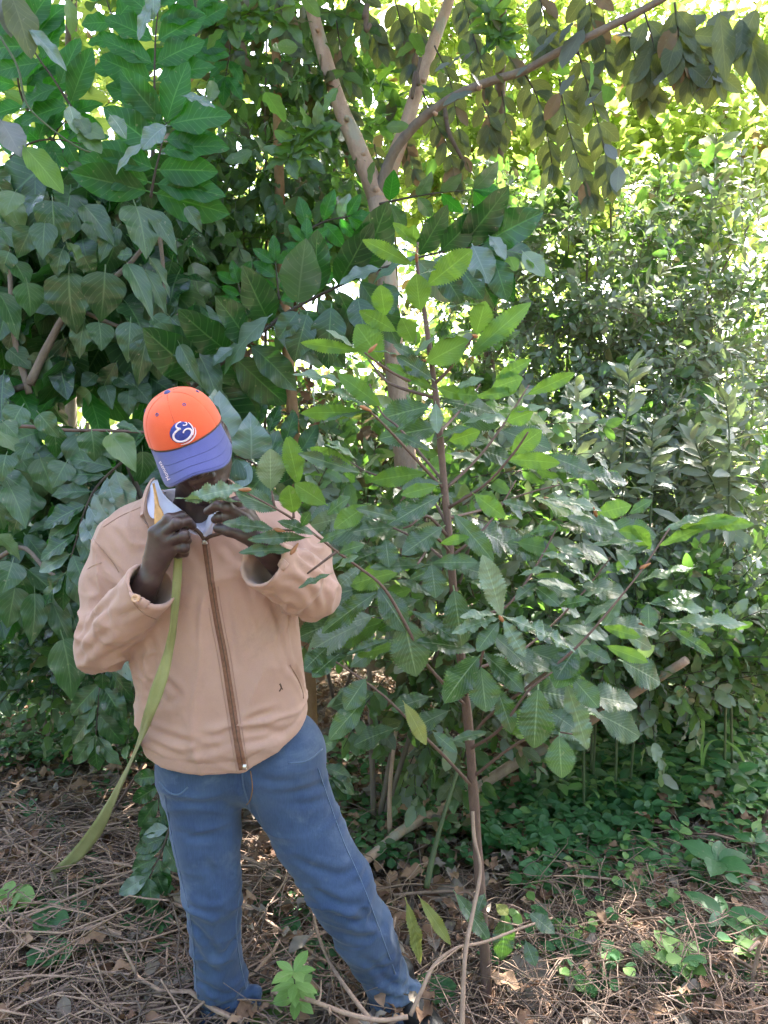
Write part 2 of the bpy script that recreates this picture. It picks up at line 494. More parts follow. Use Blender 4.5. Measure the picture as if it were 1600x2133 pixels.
def frames(p, d, n, L, W):
    """(m,3,4) placement of leaves: base p, towards d, face n, length L, width scale W"""
    d = d / (np.linalg.norm(d, axis=1, keepdims=True) + 1e-9)
    z = n - d * (n * d).sum(1, keepdims=True)
    bad = np.linalg.norm(z, axis=1) < 1e-3
    z[bad] = np.cross(d[bad], [0.31, .77, .2])
    z /= np.linalg.norm(z, axis=1, keepdims=True) + 1e-9
    x = np.cross(d, z)
    Mx = np.empty((len(p), 3, 4))
    Mx[:, :, 0] = x * (L * W)[:, None]
    Mx[:, :, 1] = d * L[:, None]
    Mx[:, :, 2] = z * L[:, None]
    Mx[:, :, 3] = p
    return Mx

class Plant:
    """one plant: its stems and leaves, each large leaf a part of its own"""
    def __init__(s, name, label, cat, base, group=None, seed=0, cap=300, kind=None):
        s.base = Vector(base)
        if kind:
            s.e = link(name, None, None, s.base, kind=kind)
        else:
            s.e = thing(name, label, cat, s.base, group)
        s.r = np.random.default_rng(seed + hash_name(label or name))
        s.cap = cap
        s.L = []
        s.tw = Geo()
        s.twmat = M['stem_green']
        s.leaf_name = 'leaf'
    def leaf(s, kind, p, d, n, L, W=1.0, mat=None, flip=False):
        v = int(s.r.integers(len(KIND[kind])))
        s.L.append((kind, v, tuple(p), tuple(d), tuple(n), L, W, mat))
    def stem(s, name, path, radii, mat, sides=10, rough=.06, sub=True, parent=None):
        v, q, t = tube(path, radii, sides, rough, float(s.r.random() * 50), True, s.base)
        me = mesh_from(name, v, [tuple(map(int, r)) for r in q] + [tuple(map(int, r)) for r in t], [mat])
        return link(name, me, parent or s.e)
    def twig(s, path, radii, sides=4):
        s.tw.tube(path, radii, sides, rnd=float(s.r.random()))
    def done(s):
        if s.tw.n:
            link('twigs', s.tw.mesh('twigs', [s.twmat], s.base), s.e, kind='stuff')
        if not s.L:
            return s.e
        Lp = np.array([l[2] for l in s.L], dtype=float)
        Mx = frames(Lp, np.array([l[3] for l in s.L], dtype=float), np.array([l[4] for l in s.L], dtype=float), np.array([l[5] for l in s.L]), np.array([l[6] for l in s.L]))
        Mx[:, :, 3] -= np.asarray(s.base)
        q = Lp - np.array([0, 0, CAM_H])
        dep = np.maximum(q[:, 1] * cp - q[:, 2] * sp, .2)
        pxx = CX + F_PX * q[:, 0] / dep; pyy = CY - F_PX * (q[:, 1] * sp + q[:, 2] * cp) / dep
        size = np.array([l[5] for l in s.L]) / dep
        inside = (pxx > -60) & (pxx < 1660) & (pyy > -60) & (pyy < 2190)
        rank = np.argsort(-(size * np.where(inside, 1, .001)))
        big = [k for k in rank[:s.cap] if inside[k] and size[k] * F_PX > 9]
        bigset = set(big)
        for k in big:
            kind, v, *_r, mat = s.L[k]
            o = bpy.data.objects.new(s.leaf_name, shape_mesh(KIND[kind][v]))
            COL.objects.link(o)
            o.parent = s.e
            o.matrix_basis = Matrix([list(Mx[k, 0]), list(Mx[k, 1]), list(Mx[k, 2]), [0, 0, 0, 1]])
            if mat:
                o.material_slots[0].link = 'OBJECT'
                o.material_slots[0].material = M[mat]
        rest = [k for k in range(len(s.L)) if k not in bigset]
        if rest:
            join_leaves('foliage', [(s.L[k][0], s.L[k][1], s.L[k][7]) for k in rest], Mx[rest], s.e, s.r)
        return s.e

def join_leaves(name, keys, Mx, parent, r, **props):
    groups = {}
    for i, k in enumerate(keys):
        groups.setdefault(k, []).append(i)
    V, Fq, UV, R, MI, mats, n = [], [], [], [], [], [], 0
    for (kind, v, mat), ids in groups.items():
        sh = KIND[kind][v]
        A = Mx[ids]
        vv = np.einsum('mij,nj->mni', A[:, :, :3], sh['v']) + A[:, None, :, 3]
        m_, nv = len(ids), len(sh['v'])
        f = np.asarray(sh['f'])
        ff = f[None] + (np.arange(m_) * nv)[:, None, None] + n
        V.append(vv.reshape(-1, 3)); Fq.append(ff.reshape(-1, 4)); UV.append(np.tile(sh['uv'], (m_, 1)))
        R.append(np.repeat(r.random(m_), nv))
        mm = M[mat] if mat else sh['mat']
        if mm not in mats: mats.append(mm)
        MI.append(np.full(m_ * len(f), mats.index(mm)))
        n += m_ * nv
    me = mesh_from(name, np.vstack(V), np.vstack(Fq), mats, True, uv=np.vstack(UV), mi=np.concatenate(MI), rnd=np.concatenate(R))
    o = link(name, me, parent, kind='stuff')
    for k, v in props.items():
        o[k] = v
    return o

def leaf_cloud(name, kind, p, d, n, L, W=1.0, mats=(None,), seed=1, parent=None, **props):
    r = np.random.default_rng(seed)
    m = len(p)
    Mx = frames(p, d, n, np.broadcast_to(L, (m,)).astype(float), np.full(m, W))
    vs = r.integers(len(KIND[kind]), size=m); mk = r.integers(len(mats), size=m)
    return join_leaves(name, [(kind, int(a), mats[int(b)]) for a, b in zip(vs, mk)], Mx, parent, r, **props)

UP = Vector((0, 0, 1))
def rvec(r, k=1.0):
    v = r.normal(size=3)
    return Vector(v / np.linalg.norm(v) * k)

def frond(pl, path, kind, n, L0, L1, ang=60, side=None, droop=.15, jit=.12, mat=None, pale=0.0, start=.08, W=1.0, both=True, rad=.004, sides=5, name='branch', bark=None, fwd=.0, skip=None):
    """a stem with leaves in two ranks"""
    path = smooth_path(path, 6)
    m = len(path)
    pl.stem(name, path, [rad, rad * .35], bark or M['stem_green'], sides, .05)
    seg = np.array([tuple(p) for p in path])
    for i in range(n):
        t = start + (1 - start) * (i + .5 * (pl.r.random() - .5)) / max(1, n - 1)
        t = min(max(t, 0), 1) * (m - 1)
        a = min(int(t), m - 2)
        p = path[a].lerp(path[a + 1], t - a)
        if skip and skip[0] < to_px(p)[0] < skip[1]: continue
        T = (path[a + 1] - path[a]).normalized()
        sd = Vector(side) if side is not None else rvec(pl.r)
        sd = (sd - T * sd.dot(T)).normalized()
        f = i / max(1, n - 1)
        L = L0 + (L1 - L0) * f
        L *= pl.r.uniform(.85, 1.12)
        for sg in ((1, -1) if both else ((1,) if i % 2 else (-1,))):
            al = math.radians(ang * pl.r.uniform(.85, 1.15)) * (1 - .35 * f)
            d = T * math.cos(al) + sd * (sg * math.sin(al)) + Vector((0, 0, -droop)) + rvec(pl.r, jit) + Vector((0, -fwd, 0))
            nn = T.cross(sd)
            if nn.y > 0 and abs(nn.y) > .35: nn = -nn
            elif nn.z < 0 and abs(nn.y) <= .35: nn = -nn
            nn = nn + Vector((0, 0, .25)) + rvec(pl.r, .3)
            mm = mat
            if pale and pl.r.random() < pale: mm = 'apple_pale_sheen'
            pl.leaf(kind, p + d.normalized() * L * .06, d, nn, L, W * pl.r.uniform(.9, 1.1), mm)
    d = (path[-1] - path[-2]).normalized() + Vector((0, 0, -droop * .5))
    pl.leaf(kind, path[-1], d, Vector((0, -1, .5)), L1, W, mat)

def spray(pl, p, d, length, kind, n, L, droop=.1, spread=65, mat=None, W=1.0, rad=.0025, bend=.25, up=.5, cam=.5, pair=True):
    """a twig that starts at p, with leaves all along it"""
    d = Vector(d).normalized()
    pts = [Vector(p)]
    dd = d.copy()
    for k in range(4):
        pts.append(pts[-1] + dd * length / 4)
        dd = (dd + rvec(pl.r, bend * .5) + Vector((0, 0, -droop * .4))).normalized()
    pl.twig(pts, [rad, rad * .4], 3)
    for i in range(n):
        t = .12 + .88 * (i + pl.r.random() * .6) / n
        q = min(t, .999) * 4
        a = int(q)
        pp = pts[a].lerp(pts[a + 1], q - a)
        T = (pts[a + 1] - pts[a]).normalized()
        sd = rvec(pl.r); sd = (sd - T * sd.dot(T)).normalized()
        for sg in ((1, -1) if pair else (1,)):
            al = math.radians(spread * pl.r.uniform(.7, 1.2)) * (1 - .4 * t)
            ld = T * math.cos(al) + sd * sg * math.sin(al) + Vector((0, 0, -droop))
            nn = Vector((0, -cam, up)) + rvec(pl.r, .75)
            pl.leaf(kind, pp, ld, nn, L * pl.r.uniform(.65, 1.15), W * pl.r.uniform(.85, 1.15), mat)

def pix_leaf(pl, kind, a, b, Y, w=None, mat=None, dy=-.03, tilt=.45, roll=0.0, aspect=.40, scale=1.0):
    """a leaf seen from the photograph's base a to its tip b"""
    p0 = P(a[0], a[1], Y)
    p1 = P(b[0], b[1], Y + dy)
    d = p1 - p0
    L = d.length
    view = (Vector((0, 0, CAM_H)) - p0).normalized()
    n = view * (1 - tilt) + UP * tilt
    side = d.normalized().cross(view)
    n = n + side * roll + rvec(pl.r, .12)
    W = 1.1
    if w is not None:
        W = (w * (Y / F_PX) / L) / aspect
        W = min(max(W * 1.06, .55), 1.7)
    pl.leaf(kind, p0, d, n, L * scale, W, mat)

# ------------------------------------------------------------------ the ground
def spaced(a, b, c, d, fine, coarse):
    return np.unique(np.round(np.concatenate([np.arange(a, b, coarse), np.arange(b, c, fine), np.arange(c, d + coarse, coarse)]), 4))
gx = spaced(-45, -3.2, 3.4, 45, .06, 1.6)
gy = spaced(-12, .6, 7.0, 80, .06, 1.6)
GX, GY = np.meshgrid(gx, gy, indexing='ij')
gzv = ground_z(GX.ravel(), GY.ravel())
gzv = gzv + fbm(np.stack([GX.ravel() * 9, GY.ravel() * 9, np.zeros(GX.size)], 1), 3) * .012
gi, gj = np.meshgrid(np.arange(len(gx) - 1), np.arange(len(gy) - 1), indexing='ij')
gk = gi * len(gy) + gj
m, nt, out = new_mat('forest_soil')
b = NB(nt)
geo = b.n("ShaderNodeNewGeometry")
n1 = b.noise(7, 6, .65, geo.outputs['Position']); n2 = b.noise(60, 6, .7, geo.outputs['Position'], .6); n3 = b.noise(240, 3, .6, geo.outputs['Position'])
col = b.mix(b.ramp(n1.outputs[0], ((.3, 0.0), (.7, 1.0))), (.062, .038, .026), (.135, .085, .058))
col = b.mix(b.ramp(n2.outputs[0], ((.45, 0.0), (.62, 1.0))), col, (.17, .12, .09))
col = b.mix(b.ramp(n3.outputs[0], ((.55, 0.0), (.75, .7))), col, (.02, .014, .01))
pr = b.n("ShaderNodeBsdfPrincipled"); b.l(col, pr.inputs['Base Color']); pr.inputs['Roughness'].default_value = .95
bp = b.n("ShaderNodeBump"); bp.inputs['Strength'].default_value = .8; bp.inputs['Distance'].default_value = .012
b.l(b.math('ADD', n2.outputs[0], n3.outputs[0]), bp.inputs['Height']); b.l(bp.outputs[0], pr.inputs['Normal'])
b.l(pr.outputs[0], out.inputs[0])
M['soil'] = m
link('ground', mesh_from('ground', np.stack([GX.ravel(), GY.ravel(), gzv], 1), np.stack([gk, gk + len(gy), gk + len(gy) + 1, gk + 1], -1).reshape(-1, 4), [m]), kind='structure')

# ------------------------------------------------------------------ far wood that reads as one mass
def rand_dirs(r, n, z=0.0):
    v = r.normal(size=(n, 3)); v[:, 2] += z
    return v / np.linalg.norm(v, axis=1, keepdims=True)
r = np.random.default_rng(21)
def clump_points(r, n, centers, rad, squash=(1, 1, .7)):
    c = centers[r.integers(len(centers), size=n)]
    v = rand_dirs(r, n)
    return c + v * (rad * r.random(n) ** .4)[:, None] * np.array(squash)
nc = 520
cen = np.stack([r.uniform(-9.5, 9.5, nc), r.uniform(8.5, 13.5, nc), r.uniform(.3, 9.5, nc)], 1)
cen = cen[cen[:, 2] < .7 + .58 * cen[:, 1]]
cen = cen[~((cen[:, 0] < -2.6) & (cen[:, 2] > 5.2) & (r.random(len(cen)) < .35))]
p = clump_points(r, 26000, cen, 1.0)
leaf_cloud('far_woodland', 'far', p, rand_dirs(r, len(p), -.3), rand_dirs(r, len(p), .9), r.uniform(.11, .2, len(p)), seed=5)

# more wood behind the photographer, out of view, added to cut low sky light
nb = 9000
an = r.uniform(math.radians(150), math.radians(390), nb)
rad_ = r.uniform(6.5, 9.5, nb)
p = np.stack([np.cos(an) * rad_ * 1.15, np.sin(an) * rad_ + 1.0, r.uniform(.1, 6.2, nb)], 1)
p = p[p[:, 1] < 4.5]
leaf_cloud('unseen_woodland', 'far', p, rand_dirs(r, len(p), -.3), rand_dirs(r, len(p), .6), r.uniform(.28, .45, len(p)), mats=('vine', None), seed=9)

# slim trunks at the edge of the far wood
def far_trunk(label, px, Y, rad, top, mat, lean=0.0, base_px=None):
    b0 = P(px, 1000, Y); b0.z = gz(b0.x, b0.y) - .05
    t = thing('tree', label, 'tree', b0, None)
    path = [b0, b0 + Vector((lean * .3, .05, top * .33)), b0 + Vector((lean * .75, 0, top * .66)), b0 + Vector((lean, .1, top))]
    v, q, tr = tube(smooth_path(path, 6), [rad, rad * .55], 10, .12, px, True, b0)
    link('trunk', mesh_from('trunk', v, [tuple(map(int, k)) for k in q] + [tuple(map(int, k)) for k in tr], [mat]), t)
    rr = np.random.default_rng(int(px))
    pts = np.array([tuple(path[-1])]) + rr.normal(size=(260, 3)) * np.array([.8, .8, .6])
    leaf_cloud('crown', 'vine' if Y < 4 else 'far', pts - np.array(tuple(b0)), rand_dirs(rr, 260, -.4), rand_dirs(rr, 260, .8), rr.uniform(.08, .12, 260) if Y < 4 else rr.uniform(.12, .18, 260), parent=t, seed=int(px))
    return t
far_trunk('orange-brown bare trunk standing left of the forked tree, above the shoulder-high shrubs', 648, 3.45, .036, 3.6, M['trunk_orange'], -.16)
far_trunk('dark reddish trunk half hidden behind the upper leaves of the sapling', 1004, 5.0, .05, 5.6, M['stem_red'], .12)
far_trunk('thin pale trunk rising through the leaves just above the orange cap', 378, 3.5, .024, 3.4, M['bark'], -.06)
far_trunk('slim grey trunk in the dark gap left of the cap', 130, 5.6, .06, 6.5, M['bark_grey'], .2)

# ------------------------------------------------------------------ forked tree behind the sapling
YT = 3.3
tb = P(878, 1640, YT); tb.z = gz(tb.x, tb.y) - .04
tree = Plant('forked_tree', 'pinkish forked tree with three bare limbs and hanging olive compound leaves', 'tree', tb, seed=1, cap=300)
trunk_px = [(850, 1030), (842, 930), (833, 850), (824, 760), (815, 680), (804, 560), (795, 480), (787, 415)]
tree.stem('trunk', [tb, P(866, 1300, YT)] + [P(x, y, YT) for x, y in trunk_px], [.056, .054, .052, .050, .047, .044, .043, .043, .044, .046], M['bark'], 18, .07)
limbL = tree.stem('limb', smooth_path([P(790, 425, YT), P(768, 365, YT), P(738, 290, YT + .02), P(712, 230, YT + .05), P(690, 165, YT + .08), P(668, 90, YT + .1), P(648, 10, YT + .12), P(630, -90, YT + .15), P(600, -330, YT + .3), P(570, -700, YT + .5)], 4), [.045, .042, .038, .035, .033, .03, .028, .026, .02, .012], M['bark'], 14, .08)
limbM = tree.stem('limb', smooth_path([P(790, 425, YT + .02), P(812, 355, YT + .04), P(845, 265, YT + .08), P(868, 190, YT + .12), P(892, 120, YT + .16), P(915, 55, YT + .2), P(940, -20, YT + .25), P(980, -250, YT + .4), P(1030, -650, YT + .6)], 4), [.040, .036, .032, .030, .028, .026, .024, .018, .01], M['bark'], 14, .1)
limb_r_px = [(790, 418, 0), (800, 370, -.03), (822, 315, -.07), (868, 258, -.12), (920, 217, -.17), (975, 187, -.22), (1035, 165, -.27), (1090, 148, -.32), (1145, 118, -.38), (1200, 90, -.42), (1270, 55, -.46), (1350, 15, -.5), (1440, -40, -.55), (1600, -160, -.6)]
limbR = tree.stem('limb', smooth_path([P(x, y, YT + d) for x, y, d in limb_r_px], 4), [.029, .025, .022, .020, .018, .017, .016, .015, .015, .0145, .014, .013, .011, .01], M['bark_grey'], 14, .09)
# knots and pruned stubs
for x, y, d, r_ in ((797, 500, 0, .012), (822, 735, -.045, .012), (838, 905, -.05, .011), (757, 320, -.03, .010), (722, 245, -.02, .009), (688, 160, .03, .009), (660, 60, .05, .008), (836, 300, .03, .009), (880, 165, .08, .008), (803, 610, -.04, .010), (812, 700, -.045, .009), (905, 235, -.17, .007), (1000, 180, -.26, .007), (783, 395, -.04, .013)):
    q = P(x, y, YT + d)
    kd = Vector((tree.r.normal(0, .5), -1, .3)).normalized()
    v, qq, tr = tube([q - kd * .012, q + kd * r_ * .5, q + kd * r_ * 1.0, q + kd * r_ * 1.2], [r_ * 1.5, r_ * 1.15, r_ * .7, r_ * .2], 8, .2, x, True, tb)
    link('knot', mesh_from('knot', v, [tuple(map(int, k)) for k in qq] + [tuple(map(int, k)) for k in tr], [M['bark']]), tree.e)
# old rope of dead vine round the middle limb
for k, seg in enumerate((((872, 178), (866, 150), (858, 205), (876, 120)), ((930, 250), (925, 215), (935, 275), (962, 330)), ((760, 40), (765, 10), (762, 62), (772, 50)))):
    path = smooth_path([P(x, y, YT + .02 - .02 * k) for x, y in seg], 5)
    tree.stem('withered_vine', path, [.012, .008], M['twig_dark'], 6, .4)
tree.twmat = M['bark_dark']
def hang(pl, px_path, kind, n, L, Y, mat=None, W=1.0, droop=.55, ang=55, side=(1, 0, 0), rad=.004):
    path = [P(x, y, Y + .02 * i) for i, (x, y) in enumerate(px_path)]
    frond(pl, path, kind, n, L, L * .95, ang, side, droop, .22, mat, 0, .12, W, True, rad, 5, 'branch', M['bark_dark'])
olive_stems = [
    ([(1090, 148), (1118, 200), (1138, 270), (1150, 340)], 6, .115, 3.0), ([(1165, 165), (1178, 240), (1200, 320), (1228, 400)], 6, .12, 2.95),
    ([(1200, 95), (1225, 180), (1252, 280), (1272, 370)], 7, .12, 2.9), ([(1300, 45), (1318, 100), (1332, 160), (1350, 190)], 5, .13, 2.85),
    ([(1255, 70), (1262, 120), (1240, 170)], 4, .11, 2.95), ([(1405, 5), (1412, 60), (1418, 110), (1440, 150)], 5, .15, 2.75),
    ([(1420, 60), (1460, 100), (1490, 150)], 4, .14, 2.8), ([(1340, 20), (1360, 90), (1352, 140)], 4, .14, 2.8),
    ([(905, 95), (935, 160), (950, 235), (965, 330)], 6, .115, 3.35), ([(880, 190), (905, 250), (930, 300), (950, 370)], 6, .115, 3.3),
    ([(985, 70), (1000, 125), (1010, 175)], 4, .11, 3.3), ([(1040, 40), (1052, 100), (1075, 140)], 4, .11, 3.25),
    ([(740, -20), (765, 40), (790, 90)], 4, .13, 3.4), ([(820, -10), (835, 50), (842, 100)], 4, .13, 3.45),
    ([(700, 40), (712, 110), (728, 170)], 5, .11, 3.5), ([(705, 200), (725, 260), (740, 320)], 5, .115, 3.45),
    ([(560, -30), (590, 30), (610, 90)], 5, .12, 3.4), ([(430, -40), (440, 20), (452, 70)], 4, .15, 3.1),
    ([(470, -10), (482, 60), (496, 110)], 4, .12, 3.3), ([(1005, 215), (1020, 250), (1018, 290)], 4, .10, 3.1),
    ([(1045, 190), (1052, 240), (1040, 275)], 3, .10, 3.1), ([(860, 10), (870, 70), (860, 130)], 4, .12, 3.45),
    ([(960, -20), (975, 30), (985, 80)], 4, .12, 3.3), ([(1120, -20), (1135, 40), (1140, 90)], 4, .13, 3.0), ([(1220, -30), (1230, 20), (1235, 60)], 4, .13, 2.9),
    ([(1000, 380), (1012, 395), (1025, 410)], 2, .1, 3.2), ([(640, 120), (655, 190), (668, 250)], 5, .11, 3.55), ([(780, 300), (786, 330), (795, 352)], 3, .09, 3.4), ([(830, 280), (850, 310), (862, 350)], 4, .10, 3.35),
]
for px_path, n, L, Y in olive_stems:
    hang(tree, px_path, 'olive', int(n * 1.3 + .5), L * .84, Y, W=1.0)
# greyish leaves that lie face up on the right limb
for (a, c) in (((905, 150), (935, 125)), ((935, 140), (965, 105)), ((960, 135), (985, 100)), ((985, 190), (920, 205)), ((1000, 180), (985, 150)), ((1110, 120), (1135, 85)), ((1130, 105), (1160, 60)), ((1165, 90), (1190, 40)), ((1215, 60), (1165, 130)),
               ((1340, 80), (1290, 60)), ((1400, 60), (1340, 110)), ((1420, 100), (1360, 170)), ((1440, 130), (1395, 170)), ((1450, 140), (1510, 165)), ((1480, 120), (1440, 190)), ((1195, 155), (1165, 190)), ((1240, 200), (1220, 215)), ((1050, 175), (1035, 150)), ((1075, 160), (1095, 135)), ((1260, 300), (1285, 330)), ((1290, 345), (1285, 395)), ((1235, 210), (1255, 185)), ((1470, 30), (1400, 70)), ((1530, 20), (1470, 60)), ((1560, 60), (1500, 95))):
    pix_leaf(tree, 'olive', a, c, 2.85, None, 'grey', -.03, .6, 0, .5)
# long bright leaves that hang into the upper right corner
for (a, c) in (((1540, 40), (1545, 150)), ((1560, 60), (1590, 190)), ((1500, 30), (1515, 160)), ((1590, 90), (1600, 200)), ((1575, 20), (1530, 120))):
    pix_leaf(tree, 'apple', a, c, 2.5, 40, 'olive', -.04, .2, 0, .42)
# the crown above the picture, which shades the place
rc = tree.r
nC = 33000
ccen = []
while len(ccen) < 420:
    x, y = rc.uniform(-2.9, 3.7), rc.uniform(2.2, 8.2)
    if y > 5.95 and x > 2.0 - (y - 5.95) * .9: continue
    z0 = 1.5 + .645 * y
    ccen.append((x, y, z0 + .9 + rc.random() ** 1.5 * 2.6))
pc = clump_points(rc, nC, np.array(ccen), .62, (1, 1, .55))
ok = pc[:, 2] > 1.72 + .60 * pc[:, 1] + .12
pc = pc[ok]
leaf_cloud('crown', 'crown', pc - np.array(tuple(tb)), rand_dirs(rc, len(pc), -.3), rand_dirs(rc, len(pc), 1.1), rc.uniform(.13, .21, len(pc)), mats=(None, 'far', 'apple'), seed=8, parent=tree.e)
tree.done()

# ------------------------------------------------------------------ young loquat-like sapling, the subject
hb = GP(1015, 2104); hb.z = gz(hb.x, hb.y) - .03
hero = Plant('sapling', 'tall leafy sapling with ribbed toothed leaves right of the man', 'sapling', hb, seed=3, cap=300)
YB = hb.y
stem_px = [(1012, 2020, 0), (1004, 1900, 0), (996, 1790, -.01), (986, 1650, -.03), (978, 1540, -.05), (968, 1440, -.07), (955, 1320, -.09), (944, 1220, -.10), (934, 1100, -.11), (926, 1020, -.11), (916, 900, -.12), (905, 800, -.12), (895, 730, -.12), (885, 655, -.12), (874, 590, -.12), (868, 540, -.12), (870, 505, -.12)]
SX = [hb] + [P(x, y, YB + d) for x, y, d in stem_px]
hero.stem('trunk', smooth_path(SX, 4), [.0150, .0145, .014, .0135, .013, .012, .0115, .011, .010, .0095, .009, .008, .0072, .0065, .006, .005, .004, .003], M['stem_red'], 12, .2)
def stem_at(py):
    for (x0, y0, d0), (x1, y1, d1) in zip(stem_px, stem_px[1:]):
        if y1 <= py <= y0:
            f = (y0 - py) / (y0 - y1)
            return (x0 + (x1 - x0) * f, py, YB + d0 + (d1 - d0) * f)
    return (870, 505, YB - .12)
HB = {}
def hbranch(key, py0, pts, r0=.0044, r1=.002):
    s0 = stem_at(py0)
    path = [P(*s0)] + [P(x, y, YB + d) for x, y, d in pts]
    hero.stem('branch', smooth_path(path, 5), [r0, r1], M['stem_red'], 7, .22)
for k, (py0, pts) in enumerate([
    (810, [(845, 790, -.16), (800, 765, -.2), (760, 735, -.24)]),
    (830, [(815, 800, -.02), (780, 765, .02), (745, 715, .05)]),
    (1020, [(870, 960, -.16), (821, 907, -.22), (790, 875, -.25), (761, 848, -.28)]),
    (1005, [(880, 950, -.05), (830, 890, 0), (795, 860, .04), (770, 800, .06)]),
    (800, [(935, 770, -.14), (962, 735, -.16), (990, 697, -.18)]),
    (900, [(945, 870, -.02), (979, 832, .05), (1000, 800, .08)]),
    (1020, [(990, 960, -.05), (1045, 890, 0), (1102, 802, .05)]),
    (1060, [(1010, 1010, -.18), (1069, 945, -.22), (1100, 900, -.25)]),
    (1160, [(1000, 1110, -.1), (1040, 1060, -.06), (1075, 1000, -.03)]),
    (1300, [(1010, 1280, -.06), (1052, 1265, -.05), (1090, 1221, -.03), (1131, 1154, 0), (1161, 1097, .02)]),
    (1540, [(1020, 1490, -.12), (1100, 1430, -.2), (1201, 1348, -.25), (1291, 1245, -.25), (1342, 1180, -.24), (1395, 1100, -.22)]),
    (1400, [(1060, 1370, 0), (1130, 1320, .08), (1205, 1245, .12), (1273, 1160, .15)]),
    (1450, [(995, 1400, -.2), (1012, 1340, -.26), (1045, 1287, -.30)]),
    (1470, [(930, 1430, -.16), (880, 1371, -.2), (850, 1310, -.24), (800, 1225, -.28), (745, 1180, -.31), (706, 1152, -.35), (653, 1111, -.39), (609, 1080, -.42), (572, 1058, -.44), (515, 1027, -.46)]),
    (1150, [(905, 1120, -.2), (880, 1160, -.25), (870, 1175, -.27)]),
    (1120, [(890, 1075, -.16), (855, 1095, -.2), (840, 1100, -.2)]),
    (1640, [(930, 1580, -.12), (880, 1530, -.16), (800, 1450, -.2), (720, 1392, -.22), (650, 1350, -.2)]),
    (1560, [(1040, 1520, -.2), (1100, 1440, -.26), (1150, 1400, -.28)]),
    (1620, [(1060, 1560, -.1), (1130, 1525, -.14), (1200, 1530, -.16)]),
    (1960, [(1035, 1900, -.05), (1060, 1885, -.08), (1105, 1903, -.1)]),
    (1890, [(975, 1860, -.03), (950, 1862, -.06)]),
    (1100, [(900, 1040, -.02), (850, 1010, .08), (770, 985, .14), (725, 960, .16)]),
    (1180, [(880, 1130, .05), (800, 1090, .15), (740, 1060, .2)]),
    (1080, [(1010, 1060, .1), (1090, 1030, .2), (1165, 1010, .26)]),
]):
    hbranch(k, py0, pts)
# explicit leaves: crops of the photograph give base and tip
def C(ox, oy, k, lst, Y):
    for it in lst:
        a, c, opt = it[0], it[1], (it[2] if len(it) > 2 else {})
        w = opt.get('w')
        pix_leaf(hero, opt.get('kind', 'hero'), (ox + a[0] * k, oy + a[1] * k), (ox + c[0] * k, oy + c[1] * k), Y + opt.get('Y', 0), w * k if w else None, opt.get('m'), opt.get('dy', -.03), opt.get('t', .4), opt.get('r', 0), .40, 1.1)
y_, p_, d_ = {'m': 'hero_young', 't': .15}, {'m': 'hero_pale_sheen', 't': .65}, {}
def o(base, **k): return {**base, **k}
C(600, 450, .375, [
    ((735, 525), (712, 338), o(y_, w=180)), ((775, 385), (1003, 203), o(y_, w=120)), ((690, 272), (440, 138), o(y_, w=70)), ((540, 555), (515, 400), o(y_, w=112, Y=.03)), ((600, 640), (418, 533), o(y_, w=75)),
    ((695, 700), (640, 580), o(y_, w=165)), ((768, 815), (982, 700), o(y_, w=130)), ((520, 808), (395, 620), o(y_, w=165)), ((392, 750), (98, 704), o(y_, w=45)), ((1045, 655), (1092, 490), o(y_, w=135)),
    ((1010, 772), (1325, 495), o(y_, w=100)), ((1005, 778), (1260, 630), o(d_, w=100, Y=.02)), ((800, 955), (570, 832), o(y_, w=60)), ((800, 905), (630, 780), o(d_, w=90)), ((515, 1055), (300, 890), o(y_, w=85)), ((480, 1085), (278, 945), o(p_, w=110)),
    ((380, 740), (230, 635), o(p_, w=40)), ((620, 775), (495, 735), o(p_, w=50)), ((440, 1082), (225, 1105), o(p_, w=85)), ((330, 935), (60, 850), o(p_, w=45)), ((430, 1092), (100, 1085), o(y_, w=50)), ((718, 165), (600, 45), o(y_, w=50)), ((690, 150), (700, 60), o(y_, w=60)),
    ((740, 320), (810, 290), o(p_, w=60)), ((730, 215), (620, 170), o(p_, w=60)), ((770, 605), (880, 520), o(p_, w=60)), ((865, 512), (1075, 465), o(p_, w=45)), ((690, 785), (805, 680), o(p_, w=85)), ((830, 705), (1010, 620), o(p_, w=90)), ((1150, 905), (1335, 805), o(y_, w=60)),
    ((1130, 960), (1285, 900), o(y_, w=100)), ((1330, 992), (1575, 880), o(y_, w=65)), ((1040, 1005), (1250, 970), o(y_, w=55)), ((920, 965), (1065, 890), o(p_, w=60)), ((1240, 1315), (1392, 1200), o(y_, w=100)), ((1215, 1350), (1490, 1365), o(y_, w=80)), ((1230, 1095), (1405, 1040), o(p_, w=60)),
    ((1215, 1140), (1345, 1090), o(y_, w=90)), ((600, 1195), (740, 1088), o(d_, w=50)), ((590, 1205), (770, 1285), o(d_, w=50)), ((830, 1235), (990, 1155), o(p_, w=70)), ((895, 1250), (1050, 1200), o(y_, w=80)), ((360, 1405), (150, 1290), o(y_, w=70)), ((370, 1345), (232, 1245), o(p_, w=85)), ((420, 1432), (490, 1315), o(p_, w=95)),
    ((55, 1490), (15, 1250), o(y_, w=95)), ((840, 1485), (655, 1500), o(d_, w=80)), ((1010, 1010), (850, 960), o(y_, w=60)), ((1060, 1000), (960, 985), o(y_, w=80)), ((960, 1160), (1150, 1085), o(p_, w=50)), ((820, 1040), (830, 1190), o(p_, w=60)), ((720, 790), (600, 720), o(d_, w=55)), ((780, 1560), (570, 1700), o(d_, w=100)),
], YB - .14)
